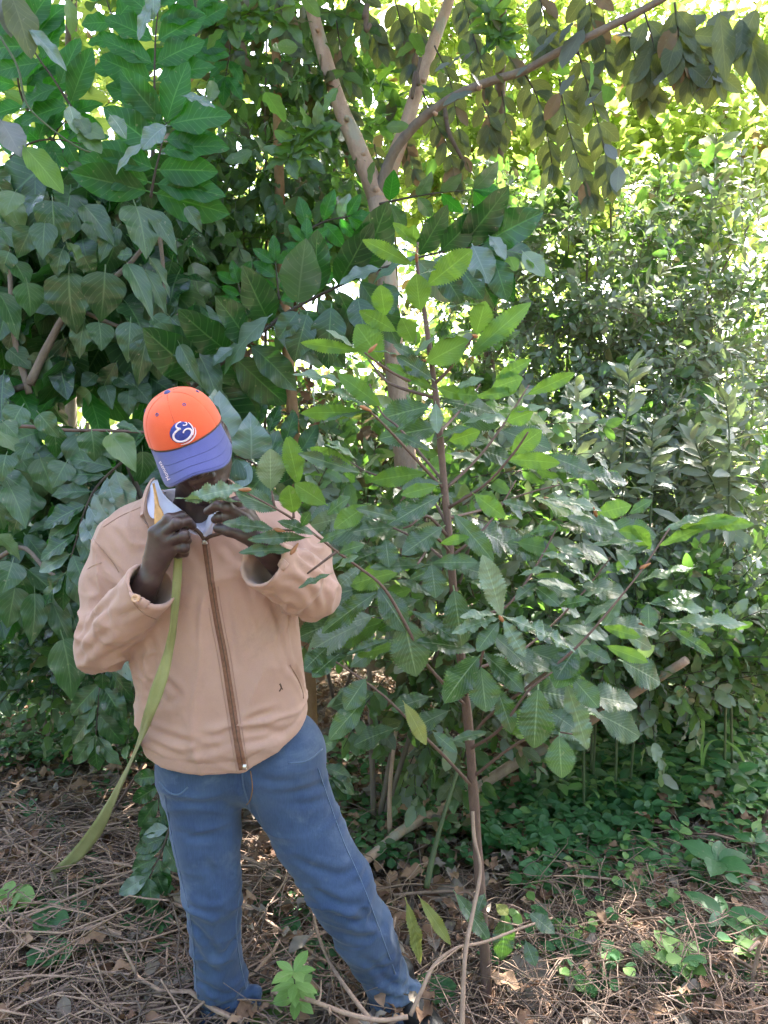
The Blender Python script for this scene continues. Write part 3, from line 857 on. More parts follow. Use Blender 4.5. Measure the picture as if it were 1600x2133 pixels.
C(640, 1000, .375, [
    ((735, 92), (508, 200), o(d_, w=105)), ((720, 32), (545, 75), o(y_, w=65)), ((750, 262), (545, 395), o(d_, w=115)), ((480, 260), (255, 270), o(d_, w=85)), ((500, 215), (300, 150), o(d_, w=60)), ((435, 325), (452, 468), o(d_, w=115)), ((330, 140), (165, 255), o(y_, w=95)),
    ((815, 190), (1020, 425), o(d_, w=95)), ((930, 80), (1085, 195), o(y_, w=80)), ((740, 352), (885, 318), o(y_, w=50)), ((660, 470), (375, 478), o(d_, w=70)), ((695, 462), (925, 450), o(d_, w=80)), ((690, 470), (715, 635), o(d_, w=125)), ((395, 620), (92, 812), o(d_, w=105)), ((395, 600), (548, 815), o(d_, w=130)),
    ((535, 770), (608, 1068), o(d_, w=185)), ((580, 728), (825, 875), o(d_, w=80)), ((815, 610), (862, 900), o(d_, w=150)), ((940, 945), (645, 880), o(d_, w=105)), ((955, 980), (762, 1205), o(d_, w=160)), ((965, 1040), (992, 1268), o(d_, w=140)), ((980, 960), (1192, 1155), o(d_, w=110)),
    ((1020, 850), (1250, 1045), o(d_, w=110)), ((1060, 940), (1355, 1035), o(d_, w=115)), ((1495, 930), (1380, 1128), o(d_, w=170)), ((1282, 1160), (1258, 1470), o(d_, w=165, Y=-.1)), ((1050, 1150), (1140, 1385), o(d_, w=105)), ((1400, 1420), (1412, 1640), o(d_, w=145, Y=-.1)), ((1340, 1280), (1475, 1365), o(d_, w=95)), ((1475, 1100), (1610, 1250), o(d_, w=105)),
    ((325, 1105), (215, 1260), o(d_, w=105)), ((325, 1215), (128, 1425), o(d_, w=110)), ((540, 1240), (662, 1450), {'m': 'hero_yellow', 'w': 70}), ((165, 975), (35, 1075), o(d_, w=85)), ((110, 930), (-10, 1035), o(d_, w=95)), ((460, 885), (240, 955), o(d_, w=45)), ((1300, 1280), (1400, 1400), o(d_, w=70)), ((700, 1400), (820, 1500), o(d_, w=60)), ((1000, 1400), (830, 1430), o(d_, w=50)),
    ((700, 640), (520, 560), o(d_, w=60, Y=.06)), ((900, 560), (1080, 600), o(p_, w=80, Y=.06)), ((300, 480), (150, 600), o(p_, w=70, Y=.06)), ((840, 480), (1000, 520), o(d_, w=90, Y=.08)), ((560, 560), (680, 500), o(d_, w=60, Y=.08)),
], YB - .22)
C(640, 1000, .375, [
    ((1062, 768), (825, 815), {'kind': 'crinkled', 'w': 70, 't': .6}), ((1078, 760), (1010, 450), o(p_, w=115)), ((1100, 762), (1485, 900), {'kind': 'crinkled', 'w': 100, 't': .6}), ((1090, 780), (1210, 965), {'kind': 'crinkled', 'w': 85, 't': .4}), ((1065, 790), (950, 930), o(d_, w=80)), ((1050, 745), (870, 740), o(p_, w=50)), ((1440, 1130), (1560, 1480), {'kind': 'crinkled', 'w': 120, 't': .4, 'Y': .1}),
], YB - .3)
C(1050, 850, .34375, [
    ((240, 555), (555, 645), o(p_, w=110)), ((270, 548), (575, 580), o(p_, w=70)), ((560, 640), (752, 590), o(y_, w=95)), ((700, 745), (600, 655), o(p_, w=115)), ((880, 772), (715, 745), o(y_, w=75)), ((885, 855), (800, 735), o(y_, w=85)), ((965, 745), (1245, 620), o(p_, w=75)), ((1050, 722), (1400, 665), o(y_, w=75)), ((1190, 705), (1500, 700), o(y_, w=70)),
    ((940, 835), (1205, 715), o(y_, w=60)), ((520, 832), (815, 800), o(p_, w=45)), ((680, 855), (795, 955), o(p_, w=95)), ((820, 1050), (1125, 940), o(p_, w=100)), ((440, 1100), (240, 1030), o(p_, w=85)), ((480, 1142), (635, 1080), o(p_, w=70)), ((880, 1190), (1165, 1110), o(d_, w=85)), ((880, 1182), (1195, 1212), o(p_, w=80)), ((872, 1190), (880, 1318), o(d_, w=160)),
    ((985, 1302), (1435, 1292), o(p_, w=65)), ((985, 1322), (1255, 1485), o(d_, w=60)), ((600, 1325), (812, 1382), o(y_, w=65)), ((620, 1442), (855, 1532), o(y_, w=70)), ((10, 1272), (425, 1422), o(d_, w=100)), ((440, 1452), (318, 1620), o(d_, w=195, Y=-.03)), ((460, 1442), (635, 1525), o(d_, w=85)), ((700, 1150), (495, 1275), o(p_, w=80)), ((705, 1150), (605, 1300), o(p_, w=85)), ((880, 830), (760, 880), o(d_, w=40)), ((615, 1000), (740, 930), o(y_, w=45)),
    ((760, 990), (640, 960), o(d_, w=60)), ((320, 840), (480, 880), o(p_, w=60)), ((230, 880), (380, 900), o(p_, w=55)), ((180, 620), (20, 560), o(d_, w=60)), ((150, 760), (300, 720), o(d_, w=60)), ((760, 640), (880, 560), o(d_, w=60, Y=.1)), ((330, 1200), (500, 1160), o(d_, w=70)), ((200, 1060), (80, 1150), o(d_, w=70)), ((540, 1060), (420, 980), o(p_, w=70)), ((100, 1010), (260, 960), o(p_, w=60)), ((180, 1080), (330, 1180), o(d_, w=80)), ((620, 940), (470, 860), o(p_, w=50)),
], YB - .2)
C(650, 1500, .3125, [
    ((958, 1158), (1178, 1458), o(d_, w=110)), ((1292, 1275), (1268, 1595), o(d_, w=125)), ((1425, 1475), (1485, 1625), o(d_, w=85)), ((1450, 1288), (1610, 1405), o(d_, w=95)), ((630, 1215), (738, 1615), {'m': 'hero_yellow', 'w': 85}), ((720, 1188), (912, 1475), {'m': 'hero_yellow', 'w': 50}), ((1230, 1230), (1300, 1290), {'m': 'hero_yellow', 'w': 80}), ((1150, 1160), (1110, 1260), o(d_, w=60)),
], YB - .07)
# the branch held in front of the face
C(250, 780, .3125, [
    ((835, 755), (455, 795), {'kind': 'crinkled', 'w': 110, 't': .5}), ((800, 850), (398, 808), o(p_, w=42, t=.7)), ((1052, 905), (800, 790), o(d_, w=125, t=.25)), ((1005, 765), (1010, 530), o(p_, w=175, t=.4)), ((1157, 925), (1128, 765), o(y_, w=225)), ((1190, 735), (1125, 450), o(y_, w=105)),
    ((1022, 1030), (715, 985), o(d_, w=88)), ((1242, 1088), (885, 1080), o(d_, w=46)), ((1155, 1175), (825, 1160), o(d_, w=32)), ((1290, 1065), (1085, 970), o(d_, w=85)), ((1372, 865), (1185, 740), o(y_, w=115)), ((1380, 935), (1505, 820), o(d_, w=90)), ((1570, 560), (1398, 450), o(p_, w=85)), ((1550, 605), (1300, 490), o(y_, w=65)), ((1600, 655), (1225, 530), o(d_, w=60)),
    ((1210, 1010), (1250, 930), o(d_, w=60)), ((1460, 1190), (1600, 1130), o(d_, w=70)), ((1400, 1330), (1205, 1410), o(d_, w=38)), ((1440, 1290), (1570, 1210), o(p_, w=60)), ((1330, 1120), (1480, 1040), o(d_, w=55)),
], YB - .43)
for a, c in (((572, 1058), (566, 1022)), ((612, 1079), (611, 1062)), ((700, 1150), (640, 1195)), ((640, 1105), (572, 1104))):
    hero.twig(smooth_path([P(*a, YB - .43), P(*c, YB - .43)], 3), [.003, .002])
hero.twmat = M['stem_red']
# leaves that fill the sapling's depth, along its branches
for k in range(95):
    py = hero.r.uniform(820, 1520)
    sx, sy, Yd = stem_at(py)
    spread = 130 + 190 * math.sin(min(1, (py - 700) / 650) * math.pi / 2)
    px = sx + hero.r.uniform(-.75, 1.15) * spread
    if 760 < px < 880 and py < 1040: continue
    ln = hero.r.uniform(70, 130)
    an = hero.r.uniform(-.5, .6) + (0 if px > sx else math.pi)
    pix_leaf(hero, 'hero', (px, py), (px + ln * math.cos(an), py + ln * .6 * abs(math.sin(an)) + 8), YB + hero.r.uniform(.0, .28), ln * hero.r.uniform(.3, .6), hero.r.choice([None, None, 'hero_pale_sheen', 'hero_young']), hero.r.uniform(-.05, .05), hero.r.uniform(.2, .7))
# rusty leaf buds
gb = Geo()
for x, y, d in ((868, 535, -.13), (888, 752, -.13), (845, 668, -.15), (760, 850, -.28), (775, 727, -.24), (990, 700, -.18), (1045, 1290, -.3), (1240, 1068, -.22), (1342, 1180, -.24), (512, 1020, -.46), (1140, 1040, 0), (1345, 1300, -.2), (580, 1104, -.44), (612, 1145, -.44)):
    q = P(x, y, YB + d)
    dd = rvec(hero.r, .012)
    gb.tube(smooth_path([q - dd, q, q + dd * 1.4], 3), [.002, .005, .004, .001], 6, .2)
M['bud'] = plain_mat('rusty_bud', (.40, .17, .07), .7)
link('buds', gb.mesh('buds', [M['bud']], hb), hero.e, kind='stuff')
hero.done()

# ------------------------------------------------------------------ big heart-leaved shrub on the left
def at_ground(px, Y):
    q = P(px, 1000, Y)
    return Vector((q.x, Y, gz(q.x, Y) - .03))
def C8(pl, lst, ox, oy, k, Y, kind='heart', asp=.66):
    for it in lst:
        a, c = it[0], it[1]
        w = it[2] if len(it) > 2 else None
        pix_leaf(pl, kind, (ox + a[0] * k, oy + a[1] * k), (ox + c[0] * k, oy + c[1] * k), Y + pl.r.uniform(-.08, .08), w * k * 1.1 if w else None, None, pl.r.uniform(-.06, .02), pl.r.uniform(.3, .65), pl.r.uniform(-.3, .3), asp)
hs = Plant('heart_leaved_shrub', 'shrub of big drooping heart-shaped leaves above and left of the orange cap', 'shrub', at_ground(-190, 2.6), seed=11, cap=300)
C8(hs, [((460, 540), (455, 945), 280), ((700, 535), (682, 865), 240), ((850, 480), (1042, 800), 130), ((905, 95), (1012, 390), 240), ((560, 90), (772, 300), 150), ((350, 60), (372, 330), 200), ((505, 145), (375, 322), 150), ((300, 205), (270, 420), 150), ((20, 0), (180, 250), 200), ((0, 240), (122, 342), 90),
        ((-10, 670), (162, 915), 150), ((180, 605), (232, 835), 200), ((562, 870), (500, 1105), 140), ((870, 870), (850, 1125), 150), ((985, 945), (900, 1292), 150), ((1042, 985), (1042, 1252), 190), ((1140, 838), (1335, 1032), 120), ((1020, 830), (1180, 952), 110), ((1100, 920), (1285, 1205), 110), ((1200, 1020), (1335, 1295), 100),
        ((1312, 1060), (1500, 1375), 170), ((660, 870), (692, 1045), 160), ((210, 240), (108, 430), 150), ((1240, 100), (1362, 262), 90), ((1010, 130), (1192, 382), 110), ((450, 340), (592, 492), 80), ((300, 420), (382, 502), 90), ((60, 400), (0, 525), 160), ((640, 60), (700, 130), 120), ((830, 60), (950, 110), 120),
        ((600, 190), (700, 350), 150), ((780, 240), (640, 430), 130), ((100, 0), (20, 130), 150), ((260, 20), (160, 120), 140), ((420, 380), (330, 560), 150), ((560, 430), (620, 560), 130), ((90, 460), (200, 600), 150), ((1000, 440), (1170, 680), 80), ((960, 520), (1160, 790), 100), ((880, 420), (760, 410), 80)],
   0, 400, .3125, 2.35)
C8(hs, [((330, 1110), (140, 1250), 150), ((490, 1160), (345, 1292), 110), ((640, 1215), (540, 1295), 110), ((860, 1325), (850, 1480), 120), ((700, 1290), (742, 1402), 100), ((60, 1050), (220, 1170), 130), ((200, 1130), (60, 1220), 120), ((420, 1090), (300, 1170), 110), ((900, 1290), (1010, 1390), 130), ((780, 1230), (900, 1290), 120), ((600, 1330), (480, 1430), 120), ((330, 900), (240, 1060), 150), ((100, 900), (30, 1060), 170), ((420, 950), (360, 1100), 150), ((1300, 1220), (1400, 1390), 120), ((1230, 1290), (1180, 1400), 110)],
   0, 400, .3125, 2.6)
# leaves deep inside, mostly in a darker material that paints the shade
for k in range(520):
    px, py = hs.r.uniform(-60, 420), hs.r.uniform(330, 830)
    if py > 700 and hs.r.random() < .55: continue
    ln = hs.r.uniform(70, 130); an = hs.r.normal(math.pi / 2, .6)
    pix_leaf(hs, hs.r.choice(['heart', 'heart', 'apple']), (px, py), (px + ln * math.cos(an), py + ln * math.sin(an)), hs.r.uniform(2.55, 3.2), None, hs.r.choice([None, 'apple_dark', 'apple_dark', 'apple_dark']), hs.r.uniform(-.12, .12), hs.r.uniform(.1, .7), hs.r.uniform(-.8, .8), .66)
for pts, r0, r1 in (([(62, 800), (100, 720), (150, 640), (260, 560), (330, 470)], .016, .006), ([(62, 820), (30, 700), (20, 560), (10, 400)], .012, .005), ([(150, 640), (290, 690), (380, 650)], .008, .004), ([(330, 470), (340, 560), (345, 640)], .008, .005)):
    hs.stem('branch', smooth_path([P(x, y, 2.55) for x, y in pts], 5), [r0, r1], M['bark_grey'], 7, .12)
v0 = hs.base
hs.stem('trunk', smooth_path([v0, P(-130, 1150, 2.6), P(-40, 860, 2.58), P(62, 800, 2.55)], 4), [.014, .011], M['bark_dark'], 9, .12)
hs.done()

hs2 = Plant('heart_leaved_shrub', 'low heart-leaved branch reaching along behind the man\'s shoulder, left edge of the photo', 'shrub', at_ground(-40, 2.3), seed=12, cap=300)
C8(hs2, [((140, 145), (40, 285), 200), ((582, 300), (612, 492), 180), ((505, 315), (500, 605), 180), ((345, 300), (375, 482), 120), ((700, 320), (880, 490), 170), ((250, 190), (375, 335), 120), ((905, 430), (920, 675), 150), ((255, 470), (355, 695), 190), ((-10, 560), (218, 668), 120), ((60, 650), (182, 875), 150), ((-20, 760), (22, 935), 120),
         ((-20, 960), (152, 1080), 100), ((80, 1130), (20, 1325), 170), ((95, 1290), (42, 1560), 185), ((180, 1180), (505, 1420), 140), ((435, 1395), (492, 1565), 150), ((335, 1385), (455, 1685), 120), ((220, 1330), (232, 1655), 150), ((400, 1620), (502, 2015), 220), ((650, 1840), (648, 1955), 80), ((120, 1200), (215, 1400), 110), ((-30, 1180), (-10, 1330), 150), ((320, 1370), (350, 1510), 120), ((100, 430), (200, 560), 130), ((-20, 300), (140, 395), 120), ((20, 240), (120, 330), 110), ((420, 330), (350, 260), 90), ((740, 260), (890, 275), 60), ((640, 350), (740, 480), 120), ((180, 380), (110, 480), 140), ((420, 500), (330, 640), 150), ((40, 450), (-10, 600), 140), ((130, 820), (60, 960), 130)],
   0, 800, .3283, 2.15)
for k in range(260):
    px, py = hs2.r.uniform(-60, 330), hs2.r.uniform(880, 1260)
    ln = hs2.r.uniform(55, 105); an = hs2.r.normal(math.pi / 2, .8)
    pix_leaf(hs2, 'heart' if k % 3 else 'apple', (px, py), (px + ln * math.cos(an), py + ln * math.sin(an)), hs2.r.uniform(2.35, 2.9), None, hs2.r.choice([None, 'apple_dark', 'apple_dark']), hs2.r.uniform(-.12, .12), hs2.r.uniform(.1, .7), hs2.r.uniform(-.8, .8), .66)  # darker leaf material stands in for shade behind the branch
hs2.stem('branch', smooth_path([P(-60, 900, 2.3), P(40, 888, 2.22), P(140, 896, 2.2), P(230, 897, 2.2), P(330, 902, 2.25)], 5), [.006, .004], M['stem_red'], 8, .1)
hs2.stem('branch', smooth_path([P(-50, 1200, 2.3), P(40, 1140, 2.2), P(100, 1190, 2.15), P(170, 1230, 2.12)], 5), [.008, .004], M['bark_grey'], 7, .1)
hs2.stem('trunk', smooth_path([hs2.base, P(-55, 1250, 2.3), P(-60, 900, 2.3), P(-50, 700, 2.35)], 5), [.012, .008], M['bark_dark'], 8, .1)
hs2.done()

# ------------------------------------------------------------------ custard-apple trees with two-ranked fronds
ca = Plant('custard_apple_tree', 'custard apple tree with glowing green two-ranked fronds in the upper left corner', 'tree', at_ground(345, 2.95), seed=13, cap=300)
YA = 2.6
def fr(pl, pts, n, L0, L1, Y, side=(1, 0, -.1), ang=68, droop=.1, mat=None, pale=0.02, W=1.2, rad=.005, fwd=.1, kind='apple'):
    frond(pl, [P(x, y, Y - .015 * i) for i, (x, y) in enumerate(pts)], kind, n, L0, L1, ang, side, droop, .12, mat, pale, .06, W, True, rad, 6, 'branch', M['bark_dark'], fwd)
fr(ca, [(150, 225), (112, 165), (72, 108), (50, 60)], 5, .19, .16, YA, droop=.2)
fr(ca, [(322, 245), (322, 160), (324, 80), (330, 15)], 6, .19, .17, YA + .05, droop=.2)
fr(ca, [(314, 412), (322, 365), (335, 310), (347, 255)], 6, .24, .19, YA - .2, droop=.32, pale=0)
fr(ca, [(285, 150), (265, 100), (240, 50), (222, 0)], 4, .15, .13, YA + .15)
fr(ca, [(60, 235), (42, 190), (30, 130), (0, 75)], 4, .18, .16, YA + .1, droop=.2)
fr(ca, [(470, 20), (480, 90), (470, 160)], 4, .12, .11, YA + .5)
fr(ca, [(20, 330), (60, 300), (110, 290), (170, 300)], 6, .13, .11, YA + .1, side=(0, 0, 1))
fr(ca, [(400, 130), (410, 60), (405, -10)], 5, .13, .12, YA + .3)
fr(ca, [(100, 320), (120, 270), (150, 240)], 4, .13, .12, YA + .25)
for pts in ([(150, 225), (200, 300), (260, 420), (300, 620)], [(322, 245), (318, 330), (314, 412), (300, 620)], [(60, 235), (140, 330), (220, 450), (300, 620)]):
    ca.stem('branch', smooth_path([P(x, y, YA + .15) for x, y in pts], 5), [.006, .013], M['bark_dark'], 7, .1)
ca.stem('trunk', smooth_path([ca.base, P(345, 1100, 2.95), P(300, 620, 2.78)], 5), [.02, .014], M['bark_dark'], 10, .1)
# the vine that crosses it, and the brown leaf at the very corner
ca.twig(smooth_path([P(0, 75, 2.4), P(37, 140, 2.4), P(55, 215, 2.4), P(100, 262, 2.4), P(160, 305, 2.4), P(205, 322, 2.4)], 5), [.004, .003], 6)
for a, c, w, mt in (((20, -20), (70, 108), 60, 'olive'), ((-10, -40), (25, 62), 40, 'grey'), ((0, 250), (45, 310), 60, 'grey'), ((160, 240), (185, 275), 30, 'vine'), ((145, 220), (160, 270), 30, 'hero_pale_sheen'), ((170, 265), (215, 280), 36, 'vine'), ((165, 275), (210, 305), 40, 'vine'), ((230, 240), (262, 272), 30, 'hero_pale_sheen'), ((50, 305), (130, 390), 50, 'hero_young'), ((345, 262), (290, 300), 44, 'apple_pale_sheen'), ((300, 300), (230, 345), 22, 'apple_pale_sheen'), ((315, 5), (285, 75), 22, 'apple_pale_sheen'), ((320, -20), (318, 25), 30, 'apple_pale_sheen'), ((380, 200), (445, 208), 20, 'apple_pale_sheen'), ((60, 60), (135, 125), 26, 'apple_pale_sheen')):
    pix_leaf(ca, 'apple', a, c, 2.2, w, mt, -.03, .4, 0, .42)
for k in range(70):
    px, py = ca.r.uniform(-40, 460), ca.r.uniform(-40, 360)
    ln = ca.r.uniform(40, 95); an = ca.r.uniform(0, 6.28)
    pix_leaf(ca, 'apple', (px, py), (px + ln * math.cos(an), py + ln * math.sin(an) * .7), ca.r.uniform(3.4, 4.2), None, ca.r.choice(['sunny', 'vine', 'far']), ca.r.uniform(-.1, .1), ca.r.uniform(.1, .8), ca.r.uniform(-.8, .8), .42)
ca.done()

cb = Plant('custard_apple_tree', 'long leafy custard apple branch slanting up from behind the cap across the forked trunk', 'tree', at_ground(350, 2.5), seed=14, cap=300)
bp_ = [(395, 812), (450, 765), (520, 712), (600, 650), (680, 608), (760, 572), (840, 545), (920, 525), (1000, 512)]
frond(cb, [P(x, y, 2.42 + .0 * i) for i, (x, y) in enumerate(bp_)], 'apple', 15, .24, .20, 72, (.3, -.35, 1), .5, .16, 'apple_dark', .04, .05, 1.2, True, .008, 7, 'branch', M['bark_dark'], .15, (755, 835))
for a, c, w, mt in (((790, 560), (705, 575), 34, 'apple_pale_sheen'), ((870, 535), (770, 562), 34, 'apple_pale_sheen'), ((985, 512), (1020, 585), 62, 'apple_pale_sheen'), ((1020, 492), (1058, 530), 30, 'apple_pale_sheen'), ((905, 540), (925, 535), 40, 'apple_pale_sheen'), ((1030, 540), (1055, 620), 52, None), ((960, 560), (1005, 618), 50, None), ((915, 560), (965, 622), 50, None), ((560, 660), (440, 755), 60, 'apple_pale_sheen'), ((485, 725), (440, 750), 30, 'apple_pale_sheen'), ((640, 655), (612, 745), 60, None), ((690, 640), (680, 760), 70, None), ((745, 620), (760, 690), 60, None), ((800, 590), (815, 650), 50, None), ((620, 650), (580, 700), 50, None), ((1060, 535), (1075, 560), 50, 'hero_young'), ((1090, 525), (1135, 570), 40, 'hero_pale_sheen'), ((1085, 530), (1160, 560), 30, 'hero_young')):
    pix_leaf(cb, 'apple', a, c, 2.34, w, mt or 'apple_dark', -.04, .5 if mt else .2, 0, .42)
fr(cb, [(645, 590), (642, 550), (640, 505)], 4, .10, .09, 2.7, W=1.1, droop=.15)
fr(cb, [(582, 625), (578, 590), (574, 545)], 4, .10, .09, 2.65, W=1.1, droop=.15)
fr(cb, [(512, 655), (505, 625), (496, 590)], 4, .09, .08, 2.65, W=1.1, droop=.15)
fr(cb, [(790, 425), (850, 412), (910, 402), (985, 395)], 4, .12, .12, 2.9, side=(.7, -.6, .5), droop=.25, pale=.5)
fr(cb, [(640, 480), (680, 460), (730, 450)], 4, .11, .1, 2.9, side=(.3, -.3, 1), droop=.2, pale=.3)
cb.stem('trunk', smooth_path([cb.base, P(365, 1000, 2.5), P(395, 812, 2.42)], 5), [.014, .009], M['bark_dark'], 9, .1)
cb.done()

cc = Plant('custard_apple_sapling', 'small custard apple plant with hanging glossy fronds behind the man\'s elbow and leg', 'sapling', at_ground(380, 2.3), seed=15, cap=300)
fr(cc, [(262, 955), (205, 1010), (178, 1060), (160, 1120), (140, 1190)], 8, .145, .12, 2.12, side=(1, 0, .1), droop=.05, pale=.35, mat='apple_dark')
fr(cc, [(238, 1340), (214, 1400), (206, 1460), (200, 1530)], 6, .12, .12, 2.15, side=(1, 0, -.1), droop=.25, pale=.1, W=1.2, mat='apple_dark')
fr(cc, [(355, 1720), (345, 1750), (330, 1790), (310, 1825)], 6, .10, .10, 2.2, side=(1, 0, -.1), droop=.15, pale=.15, W=1.25, mat='apple_dark')
fr(cc, [(340, 1600), (330, 1650), (335, 1700)], 4, .10, .10, 2.25, side=(1, 0, -.1), droop=.2, W=1.25, mat='apple_dark')
fr(cc, [(640, 1560), (668, 1590), (690, 1620)], 3, .10, .09, 2.3, side=(1, 0, -.4), droop=.2, W=1.2, mat='apple_dark')
fr(cc, [(250, 1000), (280, 1030), (300, 1070)], 4, .13, .12, 2.3, side=(1, 0, .3), droop=.2, mat='apple_dark')
fr(cc, [(560, 985), (520, 960), (470, 940), (440, 900)], 5, .15, .15, 2.3, side=(.2, 0, -1), droop=.3, pale=.35, W=1.3, kind='heart')
fr(cc, [(640, 960), (580, 920), (530, 880), (480, 850)], 6, .11, .10, 2.6, side=(.2, 0, -1), droop=.3, pale=.15, W=1.1, mat='apple_dark')
cc.stem('trunk', smooth_path([cc.base, P(370, 1450, 2.28), P(330, 1150, 2.2), P(262, 955, 2.15)], 5), [.014, .008], M['bark_dark'], 8, .1)
cc.stem('branch', smooth_path([P(370, 1450, 2.28), P(365, 1600, 2.25), P(355, 1720, 2.22)], 5), [.006, .004], M['bark_dark'], 6, .1)
cc.done()

# ------------------------------------------------------------------ curtains of vine behind, middle left
def bush(name, label, cat, base, regions, kind, L, tl, n, seed, cap=300, group=None, mat='stem_green', droop=.15, mats=None, W=1.0, up=.5, camw=.5, stems=(), trunk=.012, dirz=.25, bend=.25, rad=.0025):
    pl = Plant(name, label, cat, base, group, seed, cap)
    pl.twmat = M[mat]
    cx = np.mean([q[0] for q in regions]); cy = np.mean([q[1] for q in regions])
    for (px, py, rx, ry, Y0, Y1, cnt) in regions:
        for k in range(cnt):
            a = pl.r.uniform(0, 2 * math.pi); q = math.sqrt(pl.r.random())
            x, y = px + rx * q * math.cos(a), py + ry * q * math.sin(a)
            Y = pl.r.uniform(Y0, Y1)
            if Y < 3.35 and 770 < x < 900 and y < 1070: continue
            p = P(x, y, Y)
            if p.z < gz(p.x, p.y) + .02: p.z = gz(p.x, p.y) + pl.r.uniform(.02, .12)
            d = Vector(((x - cx) / 500, -.35, -(y - cy) / 900 + dirz)) + rvec(pl.r, .7)
            kk = kind if isinstance(kind, str) else kind[int(pl.r.integers(len(kind)))]
            spray(pl, p, d, tl * pl.r.uniform(.6, 1.3), kk, n if kk in ('small', kind) else n // 2, L if kk in ('small', kind) else L * 1.7, droop, 65, pl.r.choice(mats) if mats else None, W, rad, bend, up, camw)
    top = P(cx, cy, sum(q[4] + q[5] for q in regions) / len(regions) / 2)
    for s_ in stems or ([(cx, cy)],):
        pts = [Vector(base)] + [P(x, y, (regions[0][4] + regions[0][5]) / 2) for x, y in s_]
        pl.stem('stem', smooth_path(pts, 5), [trunk, trunk * .4], M['bark_grey'], 7, .12)
    return pl.done()
bush('climbing_vine', 'dark hanging curtain of vine leaves between the upper left fronds and the forked tree', 'vine', at_ground(540, 3.9),
     [(560, 260, 150, 250, 3.5, 4.2, 95), (500, 420, 110, 170, 3.3, 3.9, 70), (640, 420, 70, 120, 3.5, 4.0, 26), (560, 60, 160, 90, 3.6, 4.4, 40), (430, 560, 90, 130, 3.2, 3.7, 55)], 'vine', .105, .42, 5, 31, droop=.45, dirz=-.25, up=.35, stems=[[(555, 480), (552, 280), (556, 60)], [(440, 700), (470, 480), (600, 200)], [(690, 420), (688, 330), (690, 210)]], trunk=.010)
bush('climbing_vine', 'dim vine thicket in the shade right behind the orange cap', 'vine', at_ground(520, 3.9),
     [(540, 760, 130, 120, 3.6, 4.4, 55), (600, 900, 120, 90, 3.4, 4.2, 40), (420, 700, 70, 90, 3.2, 3.8, 26), (760, 800, 70, 160, 4.2, 4.8, 26)], 'vine', .07, .34, 6, 32, droop=.25, stems=[[(520, 900), (560, 760)], [(430, 900), (410, 720)]], mats=[None, None, 'dead', 'olive'], mat='twig_dark')
bush('leafy_shrub', 'shrub of mid green leaves behind the sapling, just right of the man\'s shoulder', 'shrub', at_ground(780, 2.9),
     [(720, 1040, 110, 90, 2.5, 3.1, 38), (800, 1180, 140, 110, 2.5, 3.1, 40), (960, 1150, 120, 170, 2.5, 3.2, 60), (1060, 1000, 90, 120, 2.7, 3.3, 30), (880, 1020, 90, 80, 2.7, 3.2, 22)], 'vine', .085, .3, 5, 33, droop=.15, mats=[None, None, 'small', 'lance'], stems=[[(760, 1200), (720, 1040)], [(960, 1200), (1000, 1000)], [(880, 1200), (880, 1020)]], mat='stem_red')

# ------------------------------------------------------------------ the hedge of fine-leaved shrubs on the right
sh = [
    ('fine-leaved shrub with two slender upright stems, right of the sapling\'s top', 1230, 4.1, [(1210, 560, 150, 170, 3.7, 4.6, 150), (1180, 730, 130, 110, 3.6, 4.4, 90)], [[(1232, 900), (1222, 640), (1228, 400)], [(1285, 900), (1280, 700), (1272, 430), (1276, 330)]], ['small', 'small', None], 41),
    ('dusty fine-leaved shrub at the right edge below the sunlit vines', 1500, 4.3, [(1480, 560, 170, 150, 3.8, 4.7, 150), (1530, 720, 130, 130, 3.7, 4.5, 100)], [[(1450, 800), (1490, 600), (1560, 470)], [(1380, 800), (1430, 620)]], ['small', 'lance', None, None], 42),
    ('fine-leaved shrub in the middle of the right-hand thicket', 1350, 3.9, [(1350, 740, 140, 110, 3.5, 4.3, 110), (1300, 880, 150, 90, 3.4, 4.2, 90)], [[(1330, 1000), (1380, 740)], [(1300, 1000), (1270, 800)]], ['small', None, 'lance'], 43),
    ('grey-green shrub below the pale leaves, right of the sapling', 1330, 3.7, [(1330, 1010, 190, 110, 3.3, 4.1, 130), (1230, 1130, 120, 110, 3.3, 4.0, 70)], [[(1330, 1250), (1350, 1010)], [(1250, 1300), (1240, 1100)]], ['small', 'lance', 'lance'], 44),
    ('shady shrub at the right edge over the dark hollow', 1520, 3.9, [(1500, 1000, 150, 130, 3.4, 4.2, 110), (1470, 1180, 170, 110, 3.5, 4.3, 120), (1540, 1320, 120, 110, 3.4, 4.2, 90), (1500, 1300, 140, 90, 3.2, 3.8, 70)], [[(1500, 1400), (1510, 1150)], [(1450, 1400), (1440, 1150)], [(1560, 1430), (1570, 1300)]], ['small', 'small', 'lance', None], 45),
    ('low shrub in deep shade behind the lower leaves of the sapling', 1250, 4.2, [(1300, 1260, 210, 110, 3.1, 3.8, 120), (1270, 1260, 160, 90, 3.7, 4.4, 60), (1380, 1330, 120, 80, 3.9, 4.6, 60), (1100, 1220, 120, 110, 3.6, 4.3, 50)], [[(1260, 1400), (1250, 1250)], [(1380, 1430), (1370, 1300)]], ['small', None], 46),
    ('shrub behind the sapling\'s upper leaves, right of the forked trunk', 1030, 4.4, [(1030, 700, 110, 200, 4.0, 4.8, 110), (960, 860, 100, 120, 4.0, 4.7, 55), (1060, 480, 120, 90, 4.1, 4.9, 60)], [[(1030, 1000), (1020, 700), (1050, 480)]], ['small', 'vine', None], 47),
]
